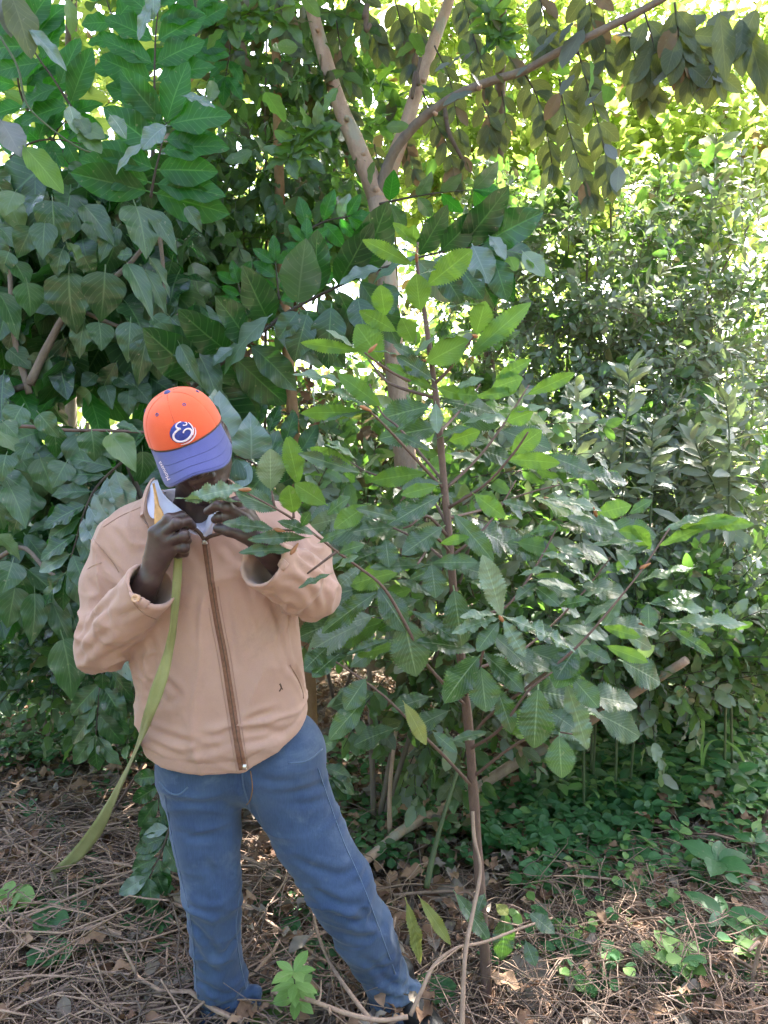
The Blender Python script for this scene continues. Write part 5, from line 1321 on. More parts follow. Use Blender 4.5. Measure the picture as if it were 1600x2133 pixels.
# ------------------------------------------------------------------ the man: smooth surfaces from blended volumes
class Field:
    def __init__(s, lo, hi, h):
        s.lo = np.array(lo, dtype=float); s.h = h
        s.n = np.ceil((np.array(hi) - s.lo) / h).astype(int) + 1
        s.F = np.full(s.n, 1.0, dtype=np.float32)
        s.ax = [s.lo[i] + h * np.arange(s.n[i]) for i in range(3)]
    def win(s, lo, hi, pad):
        a = np.clip(np.floor((np.array(lo) - pad - s.lo) / s.h).astype(int), 0, s.n)
        b_ = np.clip(np.ceil((np.array(hi) + pad - s.lo) / s.h).astype(int) + 1, 0, s.n)
        sl = tuple(slice(a[i], b_[i]) for i in range(3))
        X, Y, Z = np.meshgrid(*[s.ax[i][sl[i]] for i in range(3)], indexing='ij')
        return sl, X, Y, Z
    def put(s, sl, d, k, op='add'):
        A = s.F[sl]
        d = d.astype(np.float32)
        if op == 'add':
            if k > 0:
                h = np.clip(.5 + .5 * (A - d) / k, 0, 1)
                s.F[sl] = A * (1 - h) + d * h - k * h * (1 - h)
            else: s.F[sl] = np.minimum(A, d)
        else:
            if k > 0:
                h = np.clip(.5 - .5 * (A + d) / k, 0, 1)
                s.F[sl] = A * (1 - h) - d * h + k * h * (1 - h)
            else: s.F[sl] = np.maximum(A, -d)
    def cone(s, a, c, r1, r2, k=.01, op='add', flat=None):
        a = np.array(tuple(a)); c = np.array(tuple(c))
        R = max(r1, r2)
        sl, X, Y, Z = s.win(np.minimum(a, c) - R, np.maximum(a, c) + R, k + .03)
        ab = c - a
        t = ((X - a[0]) * ab[0] + (Y - a[1]) * ab[1] + (Z - a[2]) * ab[2]) / max(ab.dot(ab), 1e-9)
        t = np.clip(t, 0, 1)
        d = np.sqrt((X - a[0] - t * ab[0]) ** 2 + (Y - a[1] - t * ab[1]) ** 2 + (Z - a[2] - t * ab[2]) ** 2) - (r1 + (r2 - r1) * t)
        s.put(sl, d, k, op)
    def chain(s, pts, rad, k=.01, op='add'):
        for i in range(len(pts) - 1):
            s.cone(pts[i], pts[i + 1], rad[i], rad[i + 1], k, op)
    def ball(s, c, r, k=.01, op='add', R=None):
        """ellipsoid; R: 3x3 rotation whose columns are its axes"""
        c = np.array(tuple(c)); r = np.array(r if hasattr(r, '__len__') else (r, r, r), dtype=float)
        m = r.max()
        sl, X, Y, Z = s.win(c - m, c + m, k + .03)
        Q = np.stack([X - c[0], Y - c[1], Z - c[2]], -1)
        if R is not None: Q = Q @ np.array(R)
        k0 = np.sqrt(((Q / r) ** 2).sum(-1)); k1 = np.sqrt(((Q / r ** 2) ** 2).sum(-1)) + 1e-9
        s.put(sl, k0 * (k0 - 1) / k1, k, op)
    def cut(s, p, n, k=.0, box=None):
        """removes what lies on the side n points to"""
        p = np.array(tuple(p)); n = np.array(tuple(n)); n = n / np.linalg.norm(n)
        sl, X, Y, Z = s.win(*(box or (s.lo, s.lo + s.n * s.h)), 0)
        d = -((X - p[0]) * n[0] + (Y - p[1]) * n[1] + (Z - p[2]) * n[2])
        s.put(sl, d, k, 'sub')
    def surface(s, smooth=2):
        F = s.F
        S_ = F < 0
        c = np.zeros(tuple(np.array(F.shape) - 1), dtype=np.int8)
        for i in (0, 1):
            for j in (0, 1):
                for k in (0, 1):
                    c += S_[i:F.shape[0] - 1 + i, j:F.shape[1] - 1 + j, k:F.shape[2] - 1 + k]
        act = (c > 0) & (c < 8)
        ids = np.argwhere(act)
        vid = np.full(c.shape, -1, dtype=np.int64); vid[act] = np.arange(len(ids))
        acc = np.zeros((len(ids), 3)); cnt = np.zeros(len(ids))
        cor = [(i, j, k) for i in (0, 1) for j in (0, 1) for k in (0, 1)]
        for a in cor:
            for ax in range(3):
                if a[ax] == 0:
                    b_ = list(a); b_[ax] = 1
                    fa = F[ids[:, 0] + a[0], ids[:, 1] + a[1], ids[:, 2] + a[2]].astype(float)
                    fb = F[ids[:, 0] + b_[0], ids[:, 1] + b_[1], ids[:, 2] + b_[2]].astype(float)
                    cr = (fa < 0) != (fb < 0)
                    t = np.where(cr, fa / np.where(cr, fa - fb, 1), 0)
                    p = np.array(a, float)[None].repeat(len(ids), 0); p[:, ax] = t
                    acc[cr] += p[cr]; cnt[cr] += 1
        V = s.lo + s.h * (ids + acc / cnt[:, None])
        Q = []
        for ax in range(3):
            u, v = (ax + 1) % 3, (ax + 2) % 3
            lo_ = [slice(None)] * 3; hi_ = [slice(None)] * 3
            lo_[ax] = slice(0, -1); hi_[ax] = slice(1, None)
            a, b_ = S_[tuple(lo_)], S_[tuple(hi_)]
            e = np.argwhere(a != b_)
            e = e[(e[:, u] > 0) & (e[:, v] > 0) & (e[:, u] < c.shape[u]) & (e[:, v] < c.shape[v])]
            ins = a[e[:, 0], e[:, 1], e[:, 2]]
            def cell(du, dv):
                q = e.copy(); q[:, u] -= du; q[:, v] -= dv
                return vid[q[:, 0], q[:, 1], q[:, 2]]
            q = np.stack([cell(1, 1), cell(0, 1), cell(0, 0), cell(1, 0)], 1)
            q[~ins] = q[~ins][:, ::-1]
            Q.append(q)
        Q = np.vstack(Q)
        Q = Q[(Q >= 0).all(1)]
        E = np.vstack([Q[:, [0, 1]], Q[:, [1, 2]], Q[:, [2, 3]], Q[:, [3, 0]]])
        for it in range(smooth):
            for lam in (.5, -.45):
                A = np.zeros_like(V); n_ = np.zeros(len(V))
                for q in range(3):
                    A[:, q] = np.bincount(E[:, 0], V[E[:, 1], q], len(V)) + np.bincount(E[:, 1], V[E[:, 0], q], len(V))
                n_ = np.bincount(E[:, 0], minlength=len(V)) + np.bincount(E[:, 1], minlength=len(V))
                V = V + lam * (A / np.maximum(n_, 1)[:, None] - V)
        return V, Q
def vnormals(V, Q):
    n = np.cross(V[Q[:, 2]] - V[Q[:, 0]], V[Q[:, 3]] - V[Q[:, 1]])
    N = np.zeros_like(V)
    for k in range(4):
        for q in range(3):
            N[:, q] += np.bincount(Q[:, k], n[:, q], len(V))
    return N / (np.linalg.norm(N, axis=1, keepdims=True) + 1e-12)
def bvh_of(V, Q):
    return BVHTree.FromPolygons([Vector(v) for v in V], [tuple(map(int, q)) for q in Q])
EYE = Vector((0, 0, CAM_H))
def hit(bv, px, py, off=.001):
    d = ray(px, py).normalized()
    loc, nrm, i, dist = bv.ray_cast(EYE, d)
    if loc is None:
        return None, None
    if nrm.dot(d) > 0: nrm = -nrm
    return loc + nrm * off, nrm
def surf_strip(bv, pts, widths, thick, n=5, off=.0005):
    """a flat strip laid on a surface: pixel path"""
    q = smooth_path([Vector((x, y, 0)) for x, y in pts], n)
    widths = interp(widths, len(q))
    rows = []
    for i, p in enumerate(q):
        loc, nr = hit(bv, p.x, p.y, off)
        if loc is not None: rows.append((loc, nr, widths[i]))
    V, Qd = [], []
    for i, (l, nr, w) in enumerate(rows):
        t = (rows[min(i + 1, len(rows) - 1)][0] - rows[max(i - 1, 0)][0]).normalized()
        sd = nr.cross(t).normalized()
        V += [l - sd * w / 2 - nr * thick, l - sd * w / 2 * .9 + nr * thick, l + sd * w / 2 * .9 + nr * thick, l + sd * w / 2 - nr * thick]
    for i in range(len(rows) - 1):
        a = i * 4
        for k in range(4):
            Qd.append((a + k, a + (k + 1) % 4, a + 4 + (k + 1) % 4, a + 4 + k))
    if len(rows) > 1:
        Qd += [(3, 2, 1, 0), tuple(len(V) - 4 + k for k in range(4))]
    return V, Qd

def crease(V, N, bv, lines, k, ox, oy, amp, w):
    """pressed-in folds along lines seen on the cloth, each with a soft ridge beside it"""
    D = np.zeros(len(V))
    for ln in lines:
        a_ = amp
        if isinstance(ln[-1], float): a_ = amp * ln[-1]; ln = ln[:-1]
        q = smooth_path([Vector((ox + x * k, oy + y * k, 0)) for x, y in ln], 8)
        pts = [hit(bv, p.x, p.y, 0)[0] for p in q]
        pts = np.array([tuple(p) for p in pts if p is not None])
        if len(pts) < 3: continue
        near = np.where(((V > pts.min(0) - 4 * w) & (V < pts.max(0) + 4 * w)).all(1))[0]
        d = np.sqrt(((V[near, None, :] - pts[None]) ** 2).sum(-1))
        j = d.argmin(1); d = d.min(1)
        fade = np.sin(np.pi * (.12 + .76 * j / max(1, len(pts) - 1)))
        D[near] += a_ * fade * (-np.exp(-(d / w) ** 2) + .55 * np.exp(-((d - 2.1 * w) / (1.0 * w)) ** 2))
    return N * D[:, None]
# ---- cloth and skin materials
def cloth_mat(name, col, col2, weave=420, rough=.85, bump=.25, stain=None, sheen=.15, dirs=(1, 1, 1), big=6, wv=.10):
    m, nt, out = new_mat(name)
    b = NB(nt)
    tc = b.n("ShaderNodeTexCoord")
    mp = b.n("ShaderNodeMapping"); mp.inputs['Scale'].default_value = dirs; b.l(tc.outputs['Object'], mp.inputs[0])
    n1 = b.noise(big, 5, .6, tc.outputs['Object']); n2 = b.noise(weave, 2, .6, mp.outputs[0]); n3 = b.noise(60, 5, .7, mp.outputs[0])
    c = b.mix(b.ramp(n1.outputs[0], ((.35, 0.0), (.68, 1.0))), col, col2)
    c = b.mix(b.math('MULTIPLY', n3.outputs[0], .22), c, tuple(x * .62 for x in col))
    c = b.mix(b.ramp(n2.outputs[0], ((.4, 0.0), (.65, wv))), c, tuple(min(1, x * 1.45) for x in col2))
    if stain:
        n4 = b.noise(4.2, 6, .7, tc.outputs['Object'], .5)
        c = b.mix(b.ramp(n4.outputs[0], ((.54, 0.0), (.72, .65))), c, stain)
    pr = b.n("ShaderNodeBsdfPrincipled"); b.l(c, pr.inputs['Base Color'])
    pr.inputs['Roughness'].default_value = rough; pr.inputs['Specular IOR Level'].default_value = .25
    pr.inputs['Sheen Weight'].default_value = sheen
    bp = b.n("ShaderNodeBump"); bp.inputs['Strength'].default_value = bump; bp.inputs['Distance'].default_value = .002
    b.l(b.math('ADD', n2.outputs[0], b.math('MULTIPLY', n3.outputs[0], .8)), bp.inputs['Height']); b.l(bp.outputs[0], pr.inputs['Normal'])
    b.l(pr.outputs[0], out.inputs[0])
    return m
M['jacket'] = cloth_mat('tan_cotton', (.39, .237, .184), (.44, .277, .218), 500, .9, .07, stain=(.235, .155, .125))
M['jacket_seam'] = cloth_mat('tan_seam', (.30, .175, .13), (.34, .21, .155), 500, .9, .2)
M['denim'] = cloth_mat('blue_denim', (.024, .046, .106), (.058, .092, .17), 330, .9, .12, stain=(.145, .19, .27), dirs=(1, 1, .15), big=7, wv=.16)
M['denim_seam'] = cloth_mat('denim_seam', (.06, .10, .18), (.10, .14, .22), 330, .9, .3)
M['denim_thread'] = plain_mat('denim_thread', (.24, .13, .06), .8)
M['shirt'] = cloth_mat('pale_lilac_shirt', (.50, .48, .60), (.58, .56, .68), 500, .85, .15, sheen=.1)
M['zip'] = plain_mat('brown_zip_tape', (.22, .10, .06), .7, 0, .25, 120, .3)
M['zip_dark'] = plain_mat('dark_brown_collar_edge', (.10, .055, .035), .75, 0, .25, 120, .3)
M['metal'] = plain_mat('zip_metal', (.75, .72, .66), .3, 1.0, .1, 80)
M['button'] = plain_mat('tan_button', (.62, .38, .23), .4, 0, .1, 80)
M['shoe'] = plain_mat('black_shoe', (.018, .017, .018), .5, 0, .3, 60)
m, nt, out = new_mat('dark_skin')
b = NB(nt); tc = b.n("ShaderNodeTexCoord")
n1 = b.noise(22, 4, .6, tc.outputs['Object']); n2 = b.noise(260, 3, .6, tc.outputs['Object'])
c = b.mix(b.ramp(n1.outputs[0], ((.35, 0.0), (.7, 1.0))), (.042, .024, .022), (.075, .043, .040))
pr = b.n("ShaderNodeBsdfPrincipled"); b.l(c, pr.inputs['Base Color'])
pr.inputs['Roughness'].default_value = .38; pr.inputs['Specular IOR Level'].default_value = .5
pr.inputs['Subsurface Weight'].default_value = .05; pr.inputs['Subsurface Radius'].default_value = (.01, .004, .003)
bp = b.n("ShaderNodeBump"); bp.inputs['Strength'].default_value = .3; bp.inputs['Distance'].default_value = .001
b.l(b.math('ADD', n2.outputs[0], n1.outputs[0]), bp.inputs['Height']); b.l(bp.outputs[0], pr.inputs['Normal']); b.l(pr.outputs[0], out.inputs[0])
M['skin'] = m
M['hair'] = plain_mat('short_black_hair', (.012, .010, .010), .8, 0, .3, 300, .6)
M['eye'] = plain_mat('eye_white', (.6, .56, .5), .25, 0, .1, 40, 0)

man = thing('person', 'man in orange cap, tan zip jacket and jeans holding a branch before his face', 'person', (-.32, 1.85, 0))
MO = man.location

# ---- head frame
HP, HR, HYW = math.radians(28), math.radians(-18), math.radians(6)
HM = Matrix.Rotation(HR, 3, 'Y') @ Matrix.Rotation(HP, 3, 'X') @ Matrix.Rotation(HYW, 3, 'Z') @ Matrix(((-1, 0, 0), (0, -1, 0), (0, 0, 1)))
CAPX, CAPY, CAPZ = .084, .098, .089
front_seam = P(386, 931, 1.56)
HC = front_seam - HM @ Vector((0, CAPY, 0))
def H(x, y, z): return HC + HM @ Vector((x, y, z))
HMn = np.array(HM)

def build_body():
    f = Field((-.85, 1.38, .86), (-.02, 1.95, 1.68), .0032)
    # torso core, neck
    f.cone(P(450, 1600, 1.80), P(430, 1300, 1.78), .10, .11, .02)
    f.cone(P(430, 1300, 1.78), P(415, 1110, 1.76), .11, .085, .03)
    f.cone(P(300, 1115, 1.76), P(540, 1100, 1.76), .055, .055, .03)
    f.cone(P(412, 1130, 1.75), H(0, -.012, -.10), .060, .056, .03)
    # head
    f.ball(H(0, -.006, -.015), (.072, .088, .09), .01, R=HMn)
    f.ball(H(0, .022, -.065), (.060, .068, .085), .03, R=HMn)
    f.ball(H(0, .058, -.128), (.030, .026, .022), .03, R=HMn)
    f.cone(H(.048, .0, -.105), H(.018, .06, -.135), .016, .014, .02)
    f.cone(H(-.048, .0, -.105), H(-.018, .06, -.135), .016, .014, .02)
    f.ball(H(.040, .062, -.058), (.020, .018, .016), .02, R=HMn); f.ball(H(-.040, .062, -.058), (.020, .018, .016), .02, R=HMn)
    f.cone(H(0, .090, -.030), H(0, .108, -.064), .008, .0125, .012)
    f.ball(H(.013, .098, -.070), (.010, .010, .008), .006, R=HMn); f.ball(H(-.013, .098, -.070), (.010, .010, .008), .006, R=HMn)
    f.ball(H(.031, .087, -.028), (.017, .011, .012), .008, 'sub', R=HMn); f.ball(H(-.031, .087, -.028), (.017, .011, .012), .008, 'sub', R=HMn)
    f.cone(H(.045, .076, -.012), H(-.045, .076, -.012), .010, .010, .012)
    f.cone(H(.022, .082, -.092), H(-.022, .082, -.092), .008, .008, .006); f.cone(H(.018, .081, -.106), H(-.018, .081, -.106), .0085, .0085, .005)
    for sx in (1, -1):
        f.ball(H(.077 * sx, -.012, -.045), (.010, .020, .032), .008, R=HMn)
        f.ball(H(.084 * sx, -.008, -.047), (.006, .011, .020), .004, 'sub', R=HMn)
    # right arm: shoulder, elbow, wrist
    rw = P(312, 1206, 1.565)
    f.chain([P(260, 1120, 1.74), P(216, 1345, 1.715), P(285, 1250, 1.60), rw], [.05, .042, .034, .0265], .02)
    def finger(base, *js, r=(.0105, .0098, .009, .008), k=.006):
        pts = [P(*q) for q in js]
        f.chain(pts, list(r)[:len(pts)], k)
        for q in pts[:2]: f.ball(q, r[0] * 1.08, .004)
    hr = {'i': [(322, 1108, 1.545), (352, 1081, 1.535), (378, 1074, 1.555), (388, 1080, 1.572)], 'm': [(336, 1116, 1.537), (369, 1090, 1.520), (391, 1086, 1.540), (402, 1096, 1.560)],
          'r': [(349, 1128, 1.535), (384, 1116, 1.515), (389, 1127, 1.538), (375, 1132, 1.560)], 'p': [(360, 1142, 1.540), (384, 1141, 1.528), (385, 1152, 1.545), (371, 1157, 1.562)]}
    for j, key in enumerate('imrp'):
        f.cone(P(310 + 3 * j, 1190 + 2 * j, 1.565), P(*hr[key][0]), .0165, .0130, .012)
        finger(None, *hr[key], r=(.0118, .0108, .0098, .0085) if key != 'p' else (.0105, .0095, .0085, .0075), k=.0045)
    f.cone(P(330, 1170, 1.565), P(345, 1140, 1.56), .022, .018, .012)
    f.chain([P(312, 1165, 1.585), P(338, 1125, 1.590), P(366, 1103, 1.585), P(388, 1098, 1.580)], [.016, .014, .012, .009], .006)
    # left arm
    lw = P(552, 1142, 1.530)
    f.chain([P(575, 1100, 1.73), P(645, 1228, 1.70), P(605, 1195, 1.60), lw], [.045, .034, .032, .0265], .02)
    hl = {'i': [(508, 1078, 1.515), (473, 1056, 1.500), (451, 1053, 1.512), (433, 1065, 1.530)], 'm': [(504, 1088, 1.518), (474, 1077, 1.508), (458, 1077, 1.522), (448, 1082, 1.538)],
          'r': [(512, 1070, 1.535), (494, 1046, 1.530), (474, 1048, 1.540), (462, 1060, 1.552)], 'p': [(520, 1072, 1.550), (508, 1050, 1.550), (492, 1048, 1.560), (482, 1058, 1.568)]}
    for j, key in enumerate('imrp'):
        f.cone(P(545, 1130 - 3 * j, 1.530 + .006 * j), P(*hl[key][0]), .0175, .0135, .012)
        finger(None, *hl[key], r=(.0122, .0112, .0102, .009) if key != 'p' else (.0105, .0095, .0085, .0075), k=.0045)
    f.cone(P(535, 1120, 1.535), P(512, 1095, 1.530), .023, .018, .012)
    f.chain([P(538, 1132, 1.520), P(508, 1114, 1.510), P(478, 1105, 1.508), P(453, 1101, 1.518)], [.0175, .0150, .0128, .0095], .006)
    V, Q = f.surface(1)
    N = vnormals(V, Q)
    V = V + N * (fbm(V * 90, 3)[:, None] * .0007)
    return V, Q
V, Q = build_body()
body = link('body', mesh_from('body', V - np.array(tuple(MO)), Q, [M['skin']]), man)
body_bvh = bvh_of(V, Q)
for sx in (1, -1):
    g = Geo()
    c0 = H(.031 * sx, .078, -.028)
    g.tube([c0 + HM @ Vector((0, y, 0)) for y in (-.011, -.009, -.004, .003, .008, .0105)], [.002, .007, .0105, .0105, .007, .001], 10)
    link('eye', g.mesh('eye', [M['eye']], MO), body)
f = Field((-.62, 1.45, 1.36), (-.28, 1.82, 1.70), .005)
f.ball(H(0, -.012, -.02), (.0765, .088, .08), .005, R=HMn); f.ball(H(0, -.030, -.05), (.072, .070, .06), .01, R=HMn)
f.cut(H(0, .0, -.085), HM @ Vector((0, -.25, -1))); f.cut(H(0, .030, 0), HM @ Vector((0, 1, .1))); 
for sx in (1, -1): f.ball(H(.08 * sx, .0, -.055), (.03, .030, .04), .004, 'sub', R=HMn)
V, Q = f.surface(1)
link('hair', mesh_from('hair', V - np.array(tuple(MO)), Q, [M['hair']]), man)

# ---- jeans
def wrinkle(V, N, amp, freq, warp, seed, mask=1.0, ridged=True):
    q = V * np.array(freq) + fbm(V * np.array(warp) + seed, 2)[:, None] * .6
    n = NZ(q + seed)
    if ridged: n = (1 - np.clip(np.abs(n) * 1.9, 0, 1)) ** 2.6 * 1.7 - .35
    return N * (amp * n * mask)[:, None]
f = Field((-.72, 1.55, -.01), (.25, 2.08, .95), .0058)
f.cone(P(420, 1585, 1.80), P(585, 1570, 1.80), .112, .112, .04)
RL = [P(423, 1625, 1.80), P(432, 1740, 1.79), P(442, 1860, 1.78), P(450, 1950, 1.81), P(460, 2040, 1.84), P(475, 2112, 1.86), P(478, 2138, 1.86)]
f.chain(RL, [.108, .083, .068, .060, .058, .069, .071], .02)
LL = [P(592, 1620, 1.81), P(645, 1740, 1.81), P(712, 1850, 1.80), P(757, 1940, 1.84), P(800, 2030, 1.88), P(822, 2085, 1.90), P(832, 2112, 1.90)]
f.chain(LL, [.106, .088, .080, .072, .060, .062, .064], .02)
f.cone(P(528, 2070, 1.84), P(505, 2110, 1.85), .020, .034, .02); f.cone(P(858, 2058, 1.88), P(862, 2100, 1.89), .018, .024, .015)
f.cut(P(478, 2134, 1.86), (0.02, -.05, -1), .003, ((-.72, 1.6, -.01), (-.2, 2.08, .12)))
f.cut(P(832, 2112, 1.90), (.25, -.05, -1), .003, ((-.2, 1.6, -.01), (.25, 2.08, .14)))
V, Q = f.surface(2); N = vnormals(V, Q)
zz = V[:, 2]
knee = np.exp(-((zz - .36) / .13) ** 2); hem = np.exp(-((zz - .07) / .10) ** 2); hip = np.exp(-((zz - .66) / .08) ** 2)
D = wrinkle(V, N, .0062, (7, 7, 20), (5, 5, 5), 1.3, .06 + .7 * knee + .9 * hem + .5 * hip)
D = D + wrinkle(V, N, .0065, (12, 8, 26), (6, 6, 6), 5.1, .9 * hem + .35 * knee)
D = D + N * (fbm(V * np.array([10, 10, 5]) + 3, 3) * .006)[:, None]
V = V + D
N = vnormals(V, Q); jb0 = bvh_of(V, Q)
V = V + crease(V, N, jb0, [
    [(528, 330), (548, 380), (560, 420)], [(735, 395), (860, 382), (965, 340), .8], [(760, 430), (880, 445), (1000, 420), .6], [(570, 420), (600, 500), (640, 600), .6], [(600, 300), (700, 330), (800, 330), .6],
    [(820, 750), (950, 805), (1110, 830), .9], [(890, 890), (1050, 985), (1185, 1003)], [(1075, 880), (1160, 865), (1205, 800), .9], [(1000, 1040), (1120, 1080), (1230, 1090), .9], [(1150, 1000), (1220, 1070), (1290, 1120), .8], [(980, 850), (1060, 840), (1140, 790), .7], [(1040, 1140), (1150, 1170), (1260, 1160), .6],
    [(1200, 1420), (1300, 1490), (1420, 1480)], [(1240, 1340), (1340, 1420), (1440, 1440)], [(1230, 1520), (1330, 1560), (1450, 1540)], [(1180, 1280), (1260, 1330), (1350, 1340), .7],
    [(335, 760), (372, 830), (382, 900), .8], [(130, 605), (260, 625), (410, 620), .6], [(265, 1090), (350, 1200), (412, 1285)], [(415, 1270), (470, 1210), (505, 1160), .9], [(295, 1400), (420, 1475), (545, 1440)], [(320, 1570), (450, 1525), (560, 1470)], [(530, 1545), (575, 1510), (610, 1470)], [(280, 1230), (330, 1310), (400, 1370), .8], [(250, 1000), (340, 1040), (450, 1030), .7], [(100, 420), (250, 450), (420, 440), .5], [(300, 1490), (380, 1510), (440, 1490), .7]], .3875, 300, 1500, .0062, .0095)
jeans = link('jeans', mesh_from('jeans', V - np.array(tuple(MO)), Q, [M['denim']]), man)
jv = bvh_of(V, Q)
for nm, pts, w, mt in (('inseam', [(519, 1690), (514, 1760), (502, 1850), (492, 1920), (497, 1990), (512, 2060)], .004, 'denim_seam'), ('fly_seam', [(504, 1606), (508, 1640), (516, 1668), (521, 1688)], .004, 'denim_seam'), ('side_seam', [(662, 1600), (686, 1672), (716, 1755), (752, 1835), (790, 1935), (824, 2030)], .003, 'denim_seam'), ('pocket_seam', [(600, 1590), (640, 1585), (672, 1560)], .004, 'denim_seam'), ('pocket_seam', [(332, 1628), (352, 1650), (372, 1655), (392, 1640)], .004, 'denim_seam'), ('fly_stitch', [(522, 1606), (526, 1640), (522, 1664), (514, 1676)], .0026, 'denim_thread'), ('hem', [(409, 2098), (432, 2112), (470, 2121), (508, 2117), (538, 2098)], .015, 'denim_seam'), ('hem', [(772, 2098), (800, 2108), (832, 2108), (862, 2095), (874, 2082)], .015, 'denim_seam'), ('side_seam', [(340, 1640), (358, 1740), (378, 1830), (398, 1920), (406, 2010), (412, 2080)], .003, 'denim_seam')):
    v_, q_ = surf_strip(jv, pts, [w], .0009, 6)
    if len(v_) > 8: link(nm, mesh_from(nm, [tuple(Vector(a) - MO) for a in v_], q_, [M[mt]]), jeans)
# shoes
for c0, dr in ((P(478, 2170, 1.84), Vector((-.1, -1, 0))), (P(850, 2125, 1.89), Vector((.55, -.8, 0)))):
    c0.z = max(gz(c0.x, c0.y), -.02) + .035
    f = Field((c0.x - .22, c0.y - .3, c0.z - .06), (c0.x + .22, c0.y + .22, c0.z + .12), .006)
    dr.normalize()
    f.chain([c0 - dr * .06 + Vector((0, 0, .02)), c0 + dr * .02 + Vector((0, 0, .02)), c0 + dr * .10, c0 + dr * .16 - Vector((0, 0, .005))], [.045, .044, .036, .030], .02)
    f.cone(c0 - dr * .03 + Vector((0, 0, .02)), c0 - dr * .04 + Vector((0, 0, .08)), .042, .04, .02)
    f.cut(c0 - Vector((0, 0, .036)), (0, 0, -1), .004)
    V, Q = f.surface(1)
    link('shoe', mesh_from('shoe', V - np.array(tuple(MO)), Q, [M['shoe']]), man)

# ---- jacket
rows = [(1014, 352, 470, 1.74, .060), (1034, 312, 505, 1.745, .085), (1060, 262, 556, 1.75, .105), (1090, 222, 596, 1.75, .118), (1130, 208, 614, 1.755, .128), (1180, 222, 616, 1.755, .135), (1250, 252, 618, 1.76, .138), (1320, 276, 624, 1.765, .140), (1400, 288, 632, 1.77, .142), (1480, 297, 641, 1.78, .142), (1560, 308, 648, 1.79, .142), (1620, 314, 653, 1.80, .140)]
rz = np.array([P(400, r_[0], r_[3]).z for r_ in rows]); rl = np.array([P(r_[1], r_[0], r_[3]).x for r_ in rows]); rr_ = np.array([P(r_[2], r_[0], r_[3]).x for r_ in rows]); ry = np.array([r_[3] for r_ in rows]); rb = np.array([r_[4] for r_ in rows])
def torso(f, shrink=0.0, ztop=9, k=0, op='add', zlo=None):
    sl, X, Y, Z = f.win(f.lo, f.lo + f.n * f.h, 0)
    zi = Z[0, 0, :]
    o_ = np.argsort(rz)
    L_ = np.interp(zi, rz[o_], rl[o_]); R_ = np.interp(zi, rz[o_], rr_[o_]); yc = np.interp(zi, rz[o_], ry[o_]); bb = np.interp(zi, rz[o_], rb[o_]) - shrink
    cx = (L_ + R_) / 2; a = (R_ - L_) / 2 - shrink
    e = 2.5
    q = (np.abs((X - cx) / a) ** e + np.abs((Y - yc) / bb) ** e) ** (1 / e)
    d = (q - 1) * np.minimum(a, bb) * .9
    top = P(410, 1012, 1.74).z - shrink
    d = np.maximum(d, (Z - top))
    if zlo is not None: d = np.maximum(d, zlo - Z)
    f.put(sl, d, k, op)
f = Field((-.80, 1.36, .70), (.03, 2.02, 1.56), .0048)
torso(f)
# sleeves
RS = [P(262, 1128, 1.745), P(226, 1215, 1.735), P(210, 1350, 1.70)]
f.chain(RS, [.062, .058, .055], .03)
RF = [P(209, 1352, 1.70), P(262, 1285, 1.625), P(322, 1213, 1.55)]
f.chain(RF, [.054, .055, .056], .022)
LS = [P(578, 1105, 1.745), P(628, 1160, 1.73), P(652, 1236, 1.68)]
f.chain(LS, [.068, .060, .054], .035)
LF = [P(652, 1236, 1.68), P(602, 1200, 1.595), P(540, 1166, 1.515)]
f.chain(LF, [.055, .056, .057], .022)
# open cuffs
for (A, Bp, wr) in ((RF[1], RF[2], P(318, 1217, 1.555)), (LF[1], LF[2], P(545, 1168, 1.522))):
    ax = (Bp - A).normalized()
    bx = (np.array(tuple(wr)) - .13, np.array(tuple(wr)) + .13)
    # the end plane of the cuff, only near the wrist
    sl, X, Y, Z = f.win(np.array(tuple(wr)) - .075, np.array(tuple(wr)) + .075, 0)
    proj = (X - wr.x) * ax.x + (Y - wr.y) * ax.y + (Z - wr.z) * ax.z
    rad = np.sqrt(np.maximum((X - wr.x) ** 2 + (Y - wr.y) ** 2 + (Z - wr.z) ** 2 - proj ** 2, 0))
    d = np.maximum(-(proj), rad - .066)
    f.put(sl, d, .004, 'sub')
    f.cone(wr - ax * .075, wr + ax * .05, .046, .050, .004, 'sub')
    f.cone(wr - ax * .047, wr - ax * .046, .0, .0, 0)
# hem line, tilted as worn
hl_ = [(300, 1597), (340, 1606), (400, 1612), (455, 1611), (510, 1604), (560, 1582), (610, 1552), (655, 1521), (700, 1490)]
hx = [P(x, y, 1.66).x for x, y in hl_]; hz = [P(x, y, 1.66).z for x, y in hl_]
sl, X, Y, Z = f.win((-.8, 1.4, .6), (.03, 2.02, 1.1), 0)
xh = X[:, :1, :1]
f.put(sl, Z - np.interp(X, hx, hz) - (Y - 1.66) * .12, .006, 'sub')
# hem band groove
for dz in (.034,):
    t_ = Z - np.interp(X, hx, hz) - (Y - 1.66) * .12 - dz
    A = f.F[sl]; f.F[sl] = A + (.0022 * np.exp(-(t_ / .005) ** 2)).astype(np.float32)
